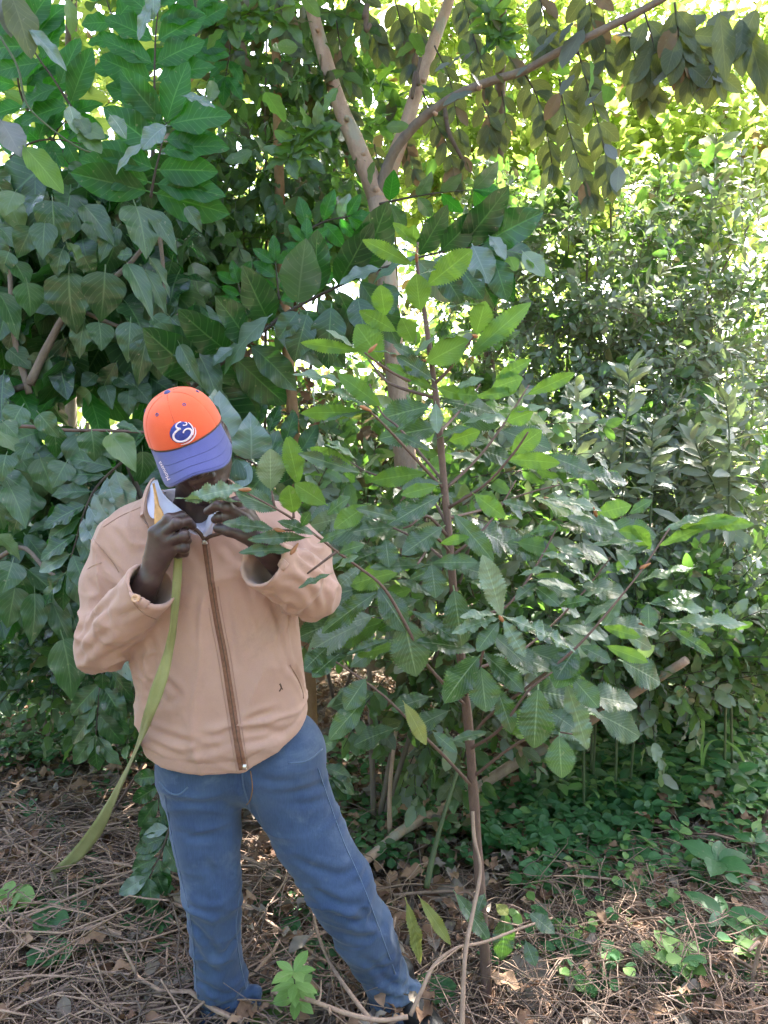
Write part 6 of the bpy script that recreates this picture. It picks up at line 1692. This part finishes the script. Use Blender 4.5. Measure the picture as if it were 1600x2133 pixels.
# neck opening with the V down to the zip
ncx = P(412, 1040, 1.74)
f.cone(P(412, 1075, 1.745), P(408, 960, 1.735), .074, .088, .008, 'sub')
vb = P(427, 1122, 1.62)
f.cone(vb + Vector((0, -.03, .012)), P(408, 1050, 1.70), .006, .070, .006, 'sub')
f.cone(vb + Vector((0, -.06, .020)), P(408, 1040, 1.60), .008, .066, .006, 'sub')
V, Q = f.surface(2); N = vnormals(V, Q)
zz = V[:, 2]
pts_e = (np.array(tuple(P(225, 1340, 1.66))), np.array(tuple(P(640, 1225, 1.64))))
el = sum(np.exp(-(((V - e) ** 2).sum(1)) / .012) for e in pts_e)
sh_ = sum(np.exp(-(((V - np.array(tuple(e))) ** 2).sum(1)) / .010) for e in (P(290, 1180, 1.70), P(575, 1160, 1.68)))
low = np.exp(-((zz - P(400, 1560, 1.66).z) / .10) ** 2)
cuf = sum(np.exp(-(((V - np.array(tuple(e))) ** 2).sum(1)) / .004) for e in (RF[2], LF[2]))
D = wrinkle(V, N, .0105, (20, 14, 15), (8, 8, 8), 2.2, el * (1 - cuf * .8).clip(0, 1))
D = D + wrinkle(V, N, .008, (14, 8, 16), (6, 6, 6), 9.4, sh_)
D = D + wrinkle(V, N, .007, (5, 5, 22), (5, 5, 5), 4.4, low * .9)
D = D + N * (fbm(V * np.array([9, 9, 4]) + 11, 3) * .005 * (1 - .6 * cuf).clip(0, 1))[:, None]
D = D + wrinkle(V, N, .0055, (10, 7, 4), (4, 4, 4), 7.7, (1 - cuf).clip(0, 1) * .8)
# zip pull-lines radiating at the lower front
V = V + D * (.35 + .65 * np.clip((zz - np.interp(V[:, 0], hx, hz)) / .05, 0, 1))[:, None]
N = vnormals(V, Q); jb0 = bvh_of(V, Q)
V = V + crease(V, N, jb0, [
    [(215, 270), (262, 330), (338, 412)], [(95, 720), (150, 660), (205, 585)], [(130, 650), (220, 590), (300, 500)], [(245, 580), (252, 640), (240, 690), .8], [(85, 790), (125, 720), (185, 665)], [(170, 800), (215, 740), (300, 690), .7], [(110, 850), (150, 800), (200, 770), .7], [(300, 640), (380, 600), (450, 570), .6], [(230, 860), (330, 800), (420, 740), .6], [(140, 420), (190, 480), (230, 560), .5],
    [(1270, 200), (1330, 290), (1420, 345), (1500, 405)], [(1300, 330), (1380, 400), (1470, 430), .8], [(1150, 480), (1210, 545), (1310, 600), .8], [(1360, 470), (1400, 540), (1410, 600), .8], [(1240, 420), (1320, 440), (1400, 480), .6], [(1440, 480), (1470, 540), (1460, 600), .7],
    [(1140, 500), (1205, 640), (1228, 770), (1262, 900)], [(900, 480), (925, 640), (950, 780), (962, 900), .6], [(760, 480), (740, 620), (745, 760), .5], [(1010, 420), (1060, 560), (1100, 700), .5],
    [(590, 985), (642, 1058), (600, 1112), .8], [(500, 1258), (620, 1302), (770, 1335), .9], [(985, 1240), (1080, 1185), (1190, 1150), .9], [(1000, 1262), (1100, 1248), (1230, 1272), .8], [(955, 1232), (890, 1285), (790, 1300), .8], [(958, 1302), (850, 1350), (700, 1372), .8], [(1255, 890), (1308, 960), (1342, 1045), .9], [(470, 700), (515, 820), (505, 950), (480, 1040), .9], [(560, 960), (590, 1000), (610, 1040), .6], [(1000, 1330), (1120, 1310), (1250, 1240), .6], [(520, 1340), (640, 1390), (800, 1395), .6], [(430, 880), (470, 1000), (470, 1120), .6],
    [(700, 230), (760, 300), (780, 380), .5], [(900, 230), (960, 290), (1020, 330), .6], [(260, 120), (330, 200), (380, 300), .5]], .375, 130, 1050, .0058, .0085)
jacket = link('jacket', mesh_from('jacket', V - np.array(tuple(MO)), Q, [M['jacket']]), man)
jb = bvh_of(V, Q)
def jpart(nm, pts, widths, thick, mt, n=6, off=.0006, parent=None, label=None):
    v_, q_ = surf_strip(jb, pts, widths, thick, n, off)
    if len(v_) <= 8: return None
    o = link(nm, mesh_from(nm, [tuple(Vector(a) - MO) for a in v_], q_, [M[mt]]), parent or jacket)
    if label: o['label'] = label
    return o
zpx = [(428, 1126), (434, 1170), (440, 1215), (447, 1260), (455, 1305), (463, 1345), (470, 1385), (477, 1430), (485, 1480), (492, 1525), (499, 1565), (506, 1602)]
jpart('zip_tape', zpx, [.0165, .016, .0165, .016, .018, .019], .0014, 'zip', 5)
jpart('zip_teeth', [(x + 1, y) for x, y in zpx], [.0022], .0024, 'zip_dark', 5)
jpart('placket_seam', [(x + 14, y + 6) for x, y in zpx[2:]], [.0016], .0006, 'jacket_seam', 5)
jpart('placket_seam', [(x - 12, y + 6) for x, y in zpx[3:]], [.0014], .0006, 'jacket_seam', 5)
jpart('pocket_zip', [(348, 1412), (338, 1440), (330, 1465), (318, 1490), (313, 1512)], [.006, .005, .003], .0012, 'jacket_seam', 5)
jpart('pocket_zip', [(346, 1410), (336, 1440), (327, 1465), (316, 1490)], [.0018], .0022, 'zip_dark', 5)
jpart('pocket_welt', [(604, 1385), (620, 1412), (630, 1438), (632, 1455)], [.004], .001, 'jacket_seam', 5)
jpart('shoulder_seam', [(192, 1117), (205, 1135), (222, 1155), (236, 1172), (248, 1192)], [.0018], .0006, 'jacket_seam', 5)
jpart('yoke_seam', [(215, 1098), (250, 1076), (290, 1058), (318, 1046)], [.0016], .0006, 'jacket_seam', 5)
jpart('yoke_seam', [(520, 1014), (548, 1022), (575, 1034)], [.0016], .0006, 'jacket_seam', 5)
jpart('sleeve_seam', [(183, 1185), (195, 1178), (212, 1172)], [.0014], .0006, 'jacket_seam', 5)
jpart('cuff_seam', [(262, 1210), (275, 1250), (300, 1278), (325, 1290)], [.0018], .0007, 'jacket_seam', 5)
jpart('cuff_tab', [(272, 1224), (284, 1246), (308, 1262)], [.020], .0012, 'jacket', 5)
jpart('cuff_seam', [(592, 1132), (585, 1165), (572, 1200), (552, 1222)], [.0018], .0007, 'jacket_seam', 5)
jpart('cuff_tab', [(562, 1150), (578, 1166), (596, 1182)], [.020], .0012, 'jacket', 5)
jpart('mud_mark', [(583, 1424), (586, 1432), (582, 1440)], [.004, .003], .0004, 'zip_dark', 3)
jpart('mud_mark', [(585, 1430), (589, 1436)], [.003, .002], .0004, 'zip_dark', 3)
for x, y in ((283, 1246), (577, 1166)):
    l, nr = hit(jb, x, y, .0035)
    if l is None: continue
    g = Geo()
    for R0, hgt in ((.0085, .0016), (.006, .0032)):
        pass
    u_ = nr.cross(Vector((0, 0, 1))).normalized(); w_ = nr.cross(u_)
    prof = [(0, .0006), (.0045, .0006), (.0056, .0022), (.0078, .0024), (.0088, .0008), (.0088, -.004)]
    vv, qq = [], []
    for (R0, z0) in prof:
        for a in range(16):
            vv.append(l + u_ * (R0 * math.cos(a * math.pi / 8)) + w_ * (R0 * math.sin(a * math.pi / 8)) + nr * z0)
    for i in range(len(prof) - 1):
        for a in range(16):
            qq.append((i * 16 + a, i * 16 + (a + 1) % 16, (i + 1) * 16 + (a + 1) % 16, (i + 1) * 16 + a))
    bt = link('button', mesh_from('button', [tuple(q - MO) for q in vv], qq, [M['button']]), jacket)
    g = Geo()
    for sx in (-1, 1):
        for sy in (-1, 1):
            c0 = l + u_ * .0016 * sx + w_ * .0016 * sy
            g.tube([c0 + nr * .0004, c0 + nr * .0011], [.0008, .0008], 6)
    link('thread_holes', g.mesh('thread_holes', [M['zip_dark']], MO), bt)
# zip pull and end stop
for x, y, s_ in ((427, 1124, 1.0), (509, 1592, .8)):
    l, nr = hit(jb, x, y + 4, .003)
    if l is None: continue
    g = Geo()
    for dx in (-.004, 0, .004):
        g.tube([l + Vector((dx * s_, 0, .006)), l + Vector((dx * .6 * s_, -.002, -.006))], [.0017, .0014], 6)
    g.tube([l + Vector((-.006 * s_, 0, -.004)), l + Vector((.006 * s_, 0, -.004))], [.002, .002], 6)
    link('zip_pull', g.mesh('zip_pull', [M['metal']], MO), jacket)
# dark brown piping on the collar edge
def ribbon(name, path, widths, thick, mat, parent, nrm=None, sub=6):
    pts = smooth_path(path, sub)
    widths = interp(widths, len(pts))
    V, Qd = [], []
    for i, p in enumerate(pts):
        t = (pts[min(i + 1, len(pts) - 1)] - pts[max(i - 1, 0)]).normalized()
        n = (nrm[0].lerp(nrm[1], i / (len(pts) - 1)) if nrm else (EYE - p)).normalized()
        n = (n - t * n.dot(t)).normalized(); sd = t.cross(n)
        w = widths[i] / 2
        V += [p - sd * w - n * thick / 2, p - sd * w + n * thick / 2, p + sd * w + n * thick / 2, p + sd * w - n * thick / 2]
    for i in range(len(pts) - 1):
        for k in range(4):
            Qd.append((i * 4 + k, i * 4 + (k + 1) % 4, i * 4 + 4 + (k + 1) % 4, i * 4 + 4 + k))
    Qd += [(3, 2, 1, 0), tuple(len(V) - 4 + k for k in range(4))]
    return link(name, mesh_from(name, [tuple(v - MO) for v in V], Qd, [M[mat]], True), parent)
def jtube(nm, pts, r0, mat, parent):
    g = Geo(); g.tube(smooth_path([P(*q) for q in pts], 6), r0, 7, .05)
    return link(nm, g.mesh(nm, [M[mat]], MO), parent)
jtube('collar_edge', [(388, 1093, 1.585), (402, 1099, 1.58), (416, 1110, 1.583), (425, 1124, 1.59)], [.0045, .004], 'zip_dark', jacket)
jtube('collar_edge', [(429, 1124, 1.59), (438, 1117, 1.583), (455, 1112, 1.575), (475, 1104, 1.575)], [.004, .0045], 'zip_dark', jacket)
# the jacket collar, standing open
def patch(name, grid, mat, parent, thick=.003, sub=4):
    """a cloth patch through rows of points (pixel x, y, distance)"""
    G_ = [smooth_path([P(*q) for q in row], sub) for row in grid]
    cols = list(zip(*G_))
    cols = [smooth_path(list(c), sub) for c in cols]
    nr_, nc_ = len(cols), len(cols[0])
    A = np.array([[tuple(p) for p in c] for c in cols])
    du = np.gradient(A, axis=0); dv = np.gradient(A, axis=1)
    n = np.cross(du, dv); n /= np.linalg.norm(n, axis=2, keepdims=True) + 1e-9
    V = np.concatenate([(A + n * thick / 2).reshape(-1, 3), (A - n * thick / 2).reshape(-1, 3)])
    i, j = np.meshgrid(np.arange(nr_ - 1), np.arange(nc_ - 1), indexing='ij')
    k = (i * nc_ + j).ravel()
    q1 = np.stack([k, k + 1, k + nc_ + 1, k + nc_], 1)
    off = nr_ * nc_
    q2 = q1[:, ::-1] + off
    bd = [x for x in range(nc_)] + [r_ * nc_ + nc_ - 1 for r_ in range(1, nr_)] + [(nr_ - 1) * nc_ + x for x in range(nc_ - 2, -1, -1)] + [r_ * nc_ for r_ in range(nr_ - 2, 0, -1)]
    e = [(bd[x], bd[(x + 1) % len(bd)], bd[(x + 1) % len(bd)] + off, bd[x] + off) for x in range(len(bd))]
    return link(name, mesh_from(name, V - np.array(tuple(MO)), [tuple(map(int, r_)) for r_ in np.vstack([q1, q2])] + e, [M[mat]]), parent)
patch('collar', [[(322, 996, 1.72), (312, 1014, 1.66), (304, 1040, 1.625), (300, 1070, 1.605)], [(314, 1002, 1.73), (304, 1020, 1.67), (297, 1046, 1.63), (294, 1078, 1.612)], [(310, 1020, 1.74), (301, 1036, 1.68), (296, 1066, 1.635), (310, 1100, 1.612)]], 'jacket', jacket, .004)
patch('collar', [[(455, 990, 1.70), (480, 1000, 1.66), (500, 1020, 1.635), (508, 1050, 1.61)], [(452, 998, 1.71), (478, 1012, 1.67), (494, 1036, 1.64), (498, 1070, 1.612)]], 'jacket', jacket, .004)
# ---- shirt
shirt = link('shirt', None, man)
f = Field((-.62, 1.50, 1.20), (-.22, 1.86, 1.52), .005)
torso(f, .006)
f.cut((0, 0, P(427, 1170, 1.62).z), (0, 0, -1))
f.cone(P(410, 1068, 1.735), P(404, 950, 1.72), .064, .078, .006, 'sub')
f.cone(P(424, 1104, 1.63), P(404, 1035, 1.68), .004, .062, .005, 'sub'); f.cone(P(424, 1098, 1.56), P(404, 1030, 1.56), .004, .060, .005, 'sub')
V, Q = f.surface(2)
bpy.data.objects.remove(shirt)
shirt = link('shirt', mesh_from('shirt', V - np.array(tuple(MO)), Q, [M['shirt']]), man)
patch('shirt_collar', [[(328, 1000, 1.675), (336, 1022, 1.645), (350, 1040, 1.618), (372, 1058, 1.605), (398, 1080, 1.598), (424, 1110, 1.592)],
                       [(318, 1004, 1.67), (325, 1030, 1.635), (338, 1052, 1.605), (360, 1070, 1.593), (385, 1085, 1.590), (421, 1114, 1.588)],
                       [(307, 1030, 1.655), (308, 1060, 1.618), (318, 1080, 1.596), (346, 1078, 1.588), (380, 1092, 1.584), (418, 1118, 1.585)]], 'shirt', shirt, .003)
patch('shirt_collar', [[(425, 1110, 1.592), (431, 1090, 1.590), (436, 1074, 1.588), (452, 1064, 1.590)], [(424, 1116, 1.587), (434, 1100, 1.580), (444, 1082, 1.578), (456, 1066, 1.582)], [(440, 1118, 1.588), (443, 1104, 1.584), (444, 1090, 1.582), (458, 1070, 1.586)]], 'shirt', shirt, .0025)

# ---- the cap
M['cap_orange'] = cloth_mat('orange_cap_cloth', (.72, .085, .028), (.80, .135, .05), 600, .75, .12, sheen=.2)
M['cap_blue'] = cloth_mat('blue_cap_cloth', (.070, .073, .215), (.09, .095, .26), 600, .75, .15, sheen=.2)
M['brim_thread'] = plain_mat('brim_thread', (.085, .088, .25), .8)
M['cap_stitch'] = plain_mat('orange_stitch', (.80, .115, .04), .8)
M['emblem_blue'] = plain_mat('royal_blue_thread', (.03, .05, .33), .55, 0, .3, 300, .4)
M['emblem_white'] = plain_mat('white_thread', (.85, .68, .74), .6, 0, .05, 300, .4)
def dome_pt(a, e, g=1.0):
    """a: angle round the head (0 = front), e: 0 rim .. pi/2 top"""
    ce, se = max(math.cos(e), 0) ** .66, math.sin(e) ** 1.0
    seam = 1 - .010 * max(0, 1 - abs(((a / (math.pi / 3)) % 1) - .0) * 14, 1 - abs(((a / (math.pi / 3)) % 1) - 1.0) * 14) * (1 - .5 * se)
    puff = 1 + .015 * math.sin(e * 2)
    return Vector((math.sin(a) * CAPX * ce * g * seam * puff, math.cos(a) * CAPY * ce * g * seam * puff - .006 * se, CAPZ * se * g - .012 * (1 - math.cos(a)) / 2 * math.cos(e)))
na, ne = 96, 22
cv, cq = [], []
for i in range(ne + 1):
    e = i / ne * math.pi / 2 * .985
    for j in range(na):
        q = dome_pt(2 * math.pi * j / na, e)
        q = q * (1 + .006 * NZ(np.array([[q.x * 22 + 5, q.y * 22, q.z * 22]]))[0])
        cv.append(H(*q))
for i in range(ne):
    for j in range(na):
        cq.append((i * na + j, i * na + (j + 1) % na, (i + 1) * na + (j + 1) % na, (i + 1) * na + j))
top = len(cv); cv.append(H(*dome_pt(0, math.pi / 2)))
for j in range(na):
    cq.append((ne * na + j, ne * na + (j + 1) % na, top))
n0 = len(cv)
for j in range(na):
    cv.append(H(*(dome_pt(2 * math.pi * j / na, 0, .96) + Vector((0, 0, .004)))))
for j in range(na):
    cq.append((j, n0 + j, n0 + (j + 1) % na, (j + 1) % na))
cap = link('cap', mesh_from('cap', [tuple(v - MO) for v in cv], cq, [M['cap_orange']]), man)
cap_bvh = BVHTree.FromPolygons(cv, cq)
def cap_strip(nm, pts3, w, thick, mat, parent):
    pts3 = [H(*p) for p in pts3]
    V, Qd = [], []
    for i, p in enumerate(pts3):
        t = (pts3[min(i + 1, len(pts3) - 1)] - pts3[max(i - 1, 0)]).normalized()
        n = (p - H(0, 0, .02)).normalized(); n = (n - t * n.dot(t)).normalized(); sd = t.cross(n)
        V += [p - sd * w / 2 - n * thick, p - sd * w / 2 + n * thick, p + sd * w / 2 + n * thick, p + sd * w / 2 - n * thick]
    for i in range(len(pts3) - 1):
        for k in range(4): Qd.append((i * 4 + k, i * 4 + (k + 1) % 4, i * 4 + 4 + (k + 1) % 4, i * 4 + 4 + k))
    Qd += [(3, 2, 1, 0), tuple(len(V) - 4 + k for k in range(4))]
    return link(nm, mesh_from(nm, [tuple(v - MO) for v in V], Qd, [M[mat]]), parent)
for k in range(6):
    a = k * math.pi / 3
    cap_strip('panel_seam', [dome_pt(a, e, .998) for e in np.linspace(.02, 1.5, 16)], .0026, .0007, 'cap_stitch', cap)
cap_strip('rim_seam', [dome_pt(a, .02, 1.004) for a in np.linspace(-1.6, 1.6, 40)], .003, .0008, 'zip_dark', cap)
g = Geo(); tp = H(*dome_pt(0, math.pi / 2)); up_h = HM @ Vector((0, 0, 1))
g.tube([tp - up_h * .002, tp + up_h * .001, tp + up_h * .004, tp + up_h * .0055], [.0075, .0075, .0055, .001], 14)
link('top_button', g.mesh('top_button', [M['cap_blue']], MO), cap)
for a in (math.pi / 6, -math.pi / 6, math.pi / 2, -math.pi / 2, math.pi * 5 / 6, -math.pi * 5 / 6):
    c0 = H(*dome_pt(a, .95)); n = (c0 - H(0, 0, .02)).normalized()
    u_ = n.cross(up_h).normalized(); w_ = n.cross(u_)
    ring = [c0 + n * .0006 + u_ * .0030 * math.cos(t) + w_ * .0030 * math.sin(t) for t in np.linspace(0, 2 * math.pi, 13)]
    g = Geo(); g.tube(ring, [.0011] * 13, 5, cap=False)
    link('eyelet', g.mesh('eyelet', [M['cap_blue']], MO), cap)
# brim
BR_IN = 1.28
def brim_pt(u, v):
    """u -1..1 across, v 0 seam .. 1 edge"""
    a = u * BR_IN
    i0 = dome_pt(a, .01, 1.0)
    xo = math.sin(u * 1.36) * .086
    L = .066 * (1 - abs(u) ** 3.2) + .004
    yo = i0.y + L * 1.0
    x = i0.x + (xo - i0.x) * v
    y = i0.y + (yo - i0.y) * v
    z = i0.z - .52 * (y - i0.y) - .20 * (x / .09) ** 2 * .10 * v - .010 * v * abs(u) ** 2
    z -= .028 * (x / .09) ** 2 * (.35 + .65 * v) - .028 * (i0.x / .09) ** 2 * .35 * (1 - v)
    return Vector((x, y, z))
nu, nv_ = 40, 12
bv_, bq = [], []
for s_ in (0, 1):
    for i in range(nu + 1):
        for j in range(nv_ + 1):
            q = brim_pt(-1 + 2 * i / nu, j / nv_)
            bv_.append(H(q.x, q.y - (.002 if s_ else 0) * 0, q.z - .0035 * s_))
st_ = (nu + 1) * (nv_ + 1)
for i in range(nu):
    for j in range(nv_):
        k = i * (nv_ + 1) + j
        bq.append((k, k + 1, k + nv_ + 2, k + nv_ + 1)); bq.append((st_ + k + nv_ + 1, st_ + k + nv_ + 2, st_ + k + 1, st_ + k))
for i in range(nu):
    k = i * (nv_ + 1) + nv_
    bq.append((k, st_ + k, st_ + k + nv_ + 1, k + nv_ + 1))
for e_ in (0, nu):
    for j in range(nv_):
        k = e_ * (nv_ + 1) + j
        bq.append((k, st_ + k, st_ + k + 1, k + 1))
brim = link('brim', mesh_from('brim', [tuple(v - MO) for v in bv_], bq, [M['cap_blue']]), cap)
brim_bvh = BVHTree.FromPolygons(bv_, bq)
for vv in (.42, .70, .95):
    pts3 = [brim_pt(u, vv) + Vector((0, 0, .0006)) for u in np.linspace(-.93, .93, 34)]
    cap_strip('brim_stitch', pts3, .0008, .0002, 'brim_thread', brim)
# round emblem: blue disc with a white looping letter
def zc(x, y): return (330 + x / 16.0, 850 + y / 16.0)
def flat_on(bv, poly, lift, thick, name, mat, parent):
    """a filled outline (fan from its centre) laid on the surface"""
    c = (sum(p[0] for p in poly) / len(poly), sum(p[1] for p in poly) / len(poly))
    rings = [0.0, .35, .7, 1.0]
    V, Qd = [], []
    for rr2 in rings[1:]:
        for p in poly:
            l, n = hit(bv, c[0] + (p[0] - c[0]) * rr2, c[1] + (p[1] - c[1]) * rr2, lift + (thick if rr2 < 1 else thick * .4))
            V.append(l)
    m_ = len(poly)
    l, n = hit(bv, c[0], c[1], lift + thick); V.append(l)
    for p in poly:
        l, n = hit(bv, p[0], p[1], -.001); V.append(l)
    for i in range(m_):
        Qd.append((3 * m_, i, (i + 1) % m_))
        for r2 in range(2): Qd.append((r2 * m_ + i, (r2 + 1) * m_ + i, (r2 + 1) * m_ + (i + 1) % m_, r2 * m_ + (i + 1) % m_))
        Qd.append((2 * m_ + i, 3 * m_ + 1 + i, 3 * m_ + 1 + (i + 1) % m_, 2 * m_ + (i + 1) % m_))
    return link(name, mesh_from(name, [tuple(v - MO) for v in V], Qd, [M[mat]]), parent)
disc = [zc(x, y) for x, y in ((800, 455), (930, 465), (1060, 540), (1150, 650), (1180, 780), (1150, 920), (1060, 1050), (920, 1130), (760, 1165), (600, 1150), (480, 1070), (400, 960), (380, 830), (420, 690), (500, 570), (610, 490), (700, 460))]
flat_on(cap_bvh, disc, .0006, .0016, 'emblem', 'emblem_blue', cap)
def estroke(nm, pts, w, mat, lift=.0026):
    v_, q_ = surf_strip(cap_bvh, [zc(*p) for p in pts], w, .0007, 5, lift)
    link(nm, mesh_from(nm, [tuple(Vector(a) - MO) for a in v_], q_, [M[mat]]), cap)
estroke('emblem_stroke', [(870, 480), (930, 495), (940, 540), (905, 570), (860, 580), (815, 570)], [.0012, .0028, .0022], 'emblem_white')
estroke('emblem_stroke', [(760, 460), (670, 500), (605, 570), (605, 640), (660, 680), (730, 690), (640, 740), (560, 820), (515, 910), (530, 1010), (600, 1080), (700, 1110), (820, 1105), (930, 1065), (1020, 990), (1090, 890), (1110, 790), (1060, 710), (980, 690), (900, 715), (850, 770), (830, 830)], [.002, .0034, .0045, .0042, .005, .004, .0048, .0044, .003, .0032], 'emblem_white')
estroke('emblem_stroke', [(990, 490), (1070, 560), (1130, 660), (1155, 770), (1130, 900)], [.0016, .003, .0024], 'emblem_white')
estroke('emblem_edge', [(1200, 650), (1235, 760), (1225, 880), (1160, 1000), (1050, 1110), (900, 1185), (760, 1215)], [.001, .0028, .0026, .0012], 'emblem_white', .0012)
# white lettering along the side edge of the brim
txt = bpy.data.curves.new('lettering_curve', 'FONT')
txt.body = "Monuava"
txt.size = 1.0; txt.extrude = 0.0; txt.resolution_u = 3
to = bpy.data.objects.new('lettering_source', txt); COL.objects.link(to)
bpy.context.view_layer.update()
tme = bpy.data.meshes.new_from_object(to)
bpy.data.objects.remove(to)
co = np.array([tuple(v.co) for v in tme.vertices]); fc = [tuple(p.vertices) for p in tme.polygons]
lx0, lx1 = co[:, 0].min(), co[:, 0].max(); ly0, ly1 = 0.0, .74
A0 = np.array([310 + 560 * .075, 920 + 1060 * .075]); A1 = np.array([310 + 290 * .075, 920 + 560 * .075])     # reads upwards from the brim's corner
dvec = A1 - A0; nvec = np.array([dvec[1], -dvec[0]]); nvec = -nvec / np.linalg.norm(nvec) * 8.0
if nvec[0] > 0: nvec = -nvec
lv = []
for x, y, z in co:
    q = A0 + dvec * (x - lx0) / (lx1 - lx0) + nvec * (y / .74) + np.array([4.0, -2.0])
    l, n = hit(brim_bvh, q[0], q[1], .0012)
    lv.append(l if l is not None else H(0, .1, 0))
link('lettering', mesh_from('lettering', [tuple(v - MO) for v in lv], fc, [M['emblem_white']], False), cap)

# ------------------------------------------------------------------ the strap that hangs from his hand
M['strap'] = cloth_mat('yellow_green_strap', (.20, .205, .075), (.27, .265, .11), 500, .8, .3, stain=(.15, .15, .065), sheen=.1, big=14)
M['strap_dull'] = cloth_mat('soiled_strap', (.19, .165, .085), (.25, .22, .12), 500, .8, .25, stain=(.12, .10, .06), big=18)
M['strap_orange_lit'] = plain_mat('orange_lit_strap_end', (.72, .37, .12), .5, 0, .25, 60)  # same tape as the strap; its different lighting is put into the colour
sb = GP(112, 1830); 
strap = thing('strap', 'yellow-green woven strap hanging from his hand down to the twigs at left', 'strap', P(112, 1815, 2.3))
SO = strap.location
def band(name, spec, mat, parent, thick=.0014):
    """spec rows: px, py, Y, width in px, turn in degrees"""
    ctr = smooth_path([P(s_[0], s_[1], s_[2]) for s_ in spec], 7)
    m_ = len(ctr)
    wd = interp([.8 * s_[3] * s_[2] / F_PX for s_ in spec], m_); tw = interp([s_[4] for s_ in spec], m_)
    V, Qd = [], []
    for i, p in enumerate(ctr):
        t = (ctr[min(i + 1, m_ - 1)] - ctr[max(i - 1, 0)]).normalized()
        n = (EYE - p).normalized(); n = (n - t * n.dot(t)).normalized(); sd = t.cross(n)
        a = math.radians(tw[i]); s2 = sd * math.cos(a) + n * math.sin(a); n2 = n * math.cos(a) - sd * math.sin(a)
        for k in range(5):
            x = -1 + k * .5
            V.append(p + s2 * (wd[i] / 2 * x) + n2 * (thick / 2 + .0015 * math.sin(k * 2.1 + i * .35)))
        for k in range(4, -1, -1):
            x = -1 + k * .5
            V.append(p + s2 * (wd[i] / 2 * x) + n2 * (-thick / 2 + .0015 * math.sin(k * 2.1 + i * .35)))
    for i in range(m_ - 1):
        for k in range(10):
            Qd.append((i * 10 + k, i * 10 + (k + 1) % 10, i * 10 + 10 + (k + 1) % 10, i * 10 + 10 + k))
    return link(name, mesh_from(name, [tuple(v - SO) for v in V], Qd, [M[mat]]), parent)
band('webbing', [(371, 1150, 1.575, 20, 0), (370, 1190, 1.575, 23, 5), (366, 1250, 1.57, 23, 10), (360, 1310, 1.575, 22, 40), (352, 1355, 1.58, 24, 20), (340, 1400, 1.57, 32, 0), (325, 1445, 1.565, 36, -10), (309, 1490, 1.575, 30, -30), (292, 1540, 1.66, 22, -55), (270, 1592, 1.80, 18, -60), (250, 1635, 1.95, 18, -45), (228, 1680, 2.04, 26, -20), (200, 1730, 2.12, 36, 0), (165, 1775, 2.20, 36, 5), (135, 1802, 2.26, 26, 20), (112, 1817, 2.3, 18, 40)], 'strap', strap)
band('webbing', [(110, 1818, 2.3, 16, 40), (122, 1850, 2.24, 18, 20), (150, 1888, 2.18, 20, 0), (190, 1920, 2.14, 18, 10), (240, 1945, 2.11, 12, 10), (300, 1962, 2.09, 9, 10), (350, 1972, 2.07, 6, 0)], 'strap_dull', strap)
band('strap_end', [(320, 1008, 1.63, 6, 0), (324, 1030, 1.605, 8, 0), (327, 1052, 1.588, 12, 5), (331, 1072, 1.578, 24, 0), (332, 1090, 1.572, 25, 0), (331, 1105, 1.572, 18, 0)], 'strap_orange_lit', strap, .004)
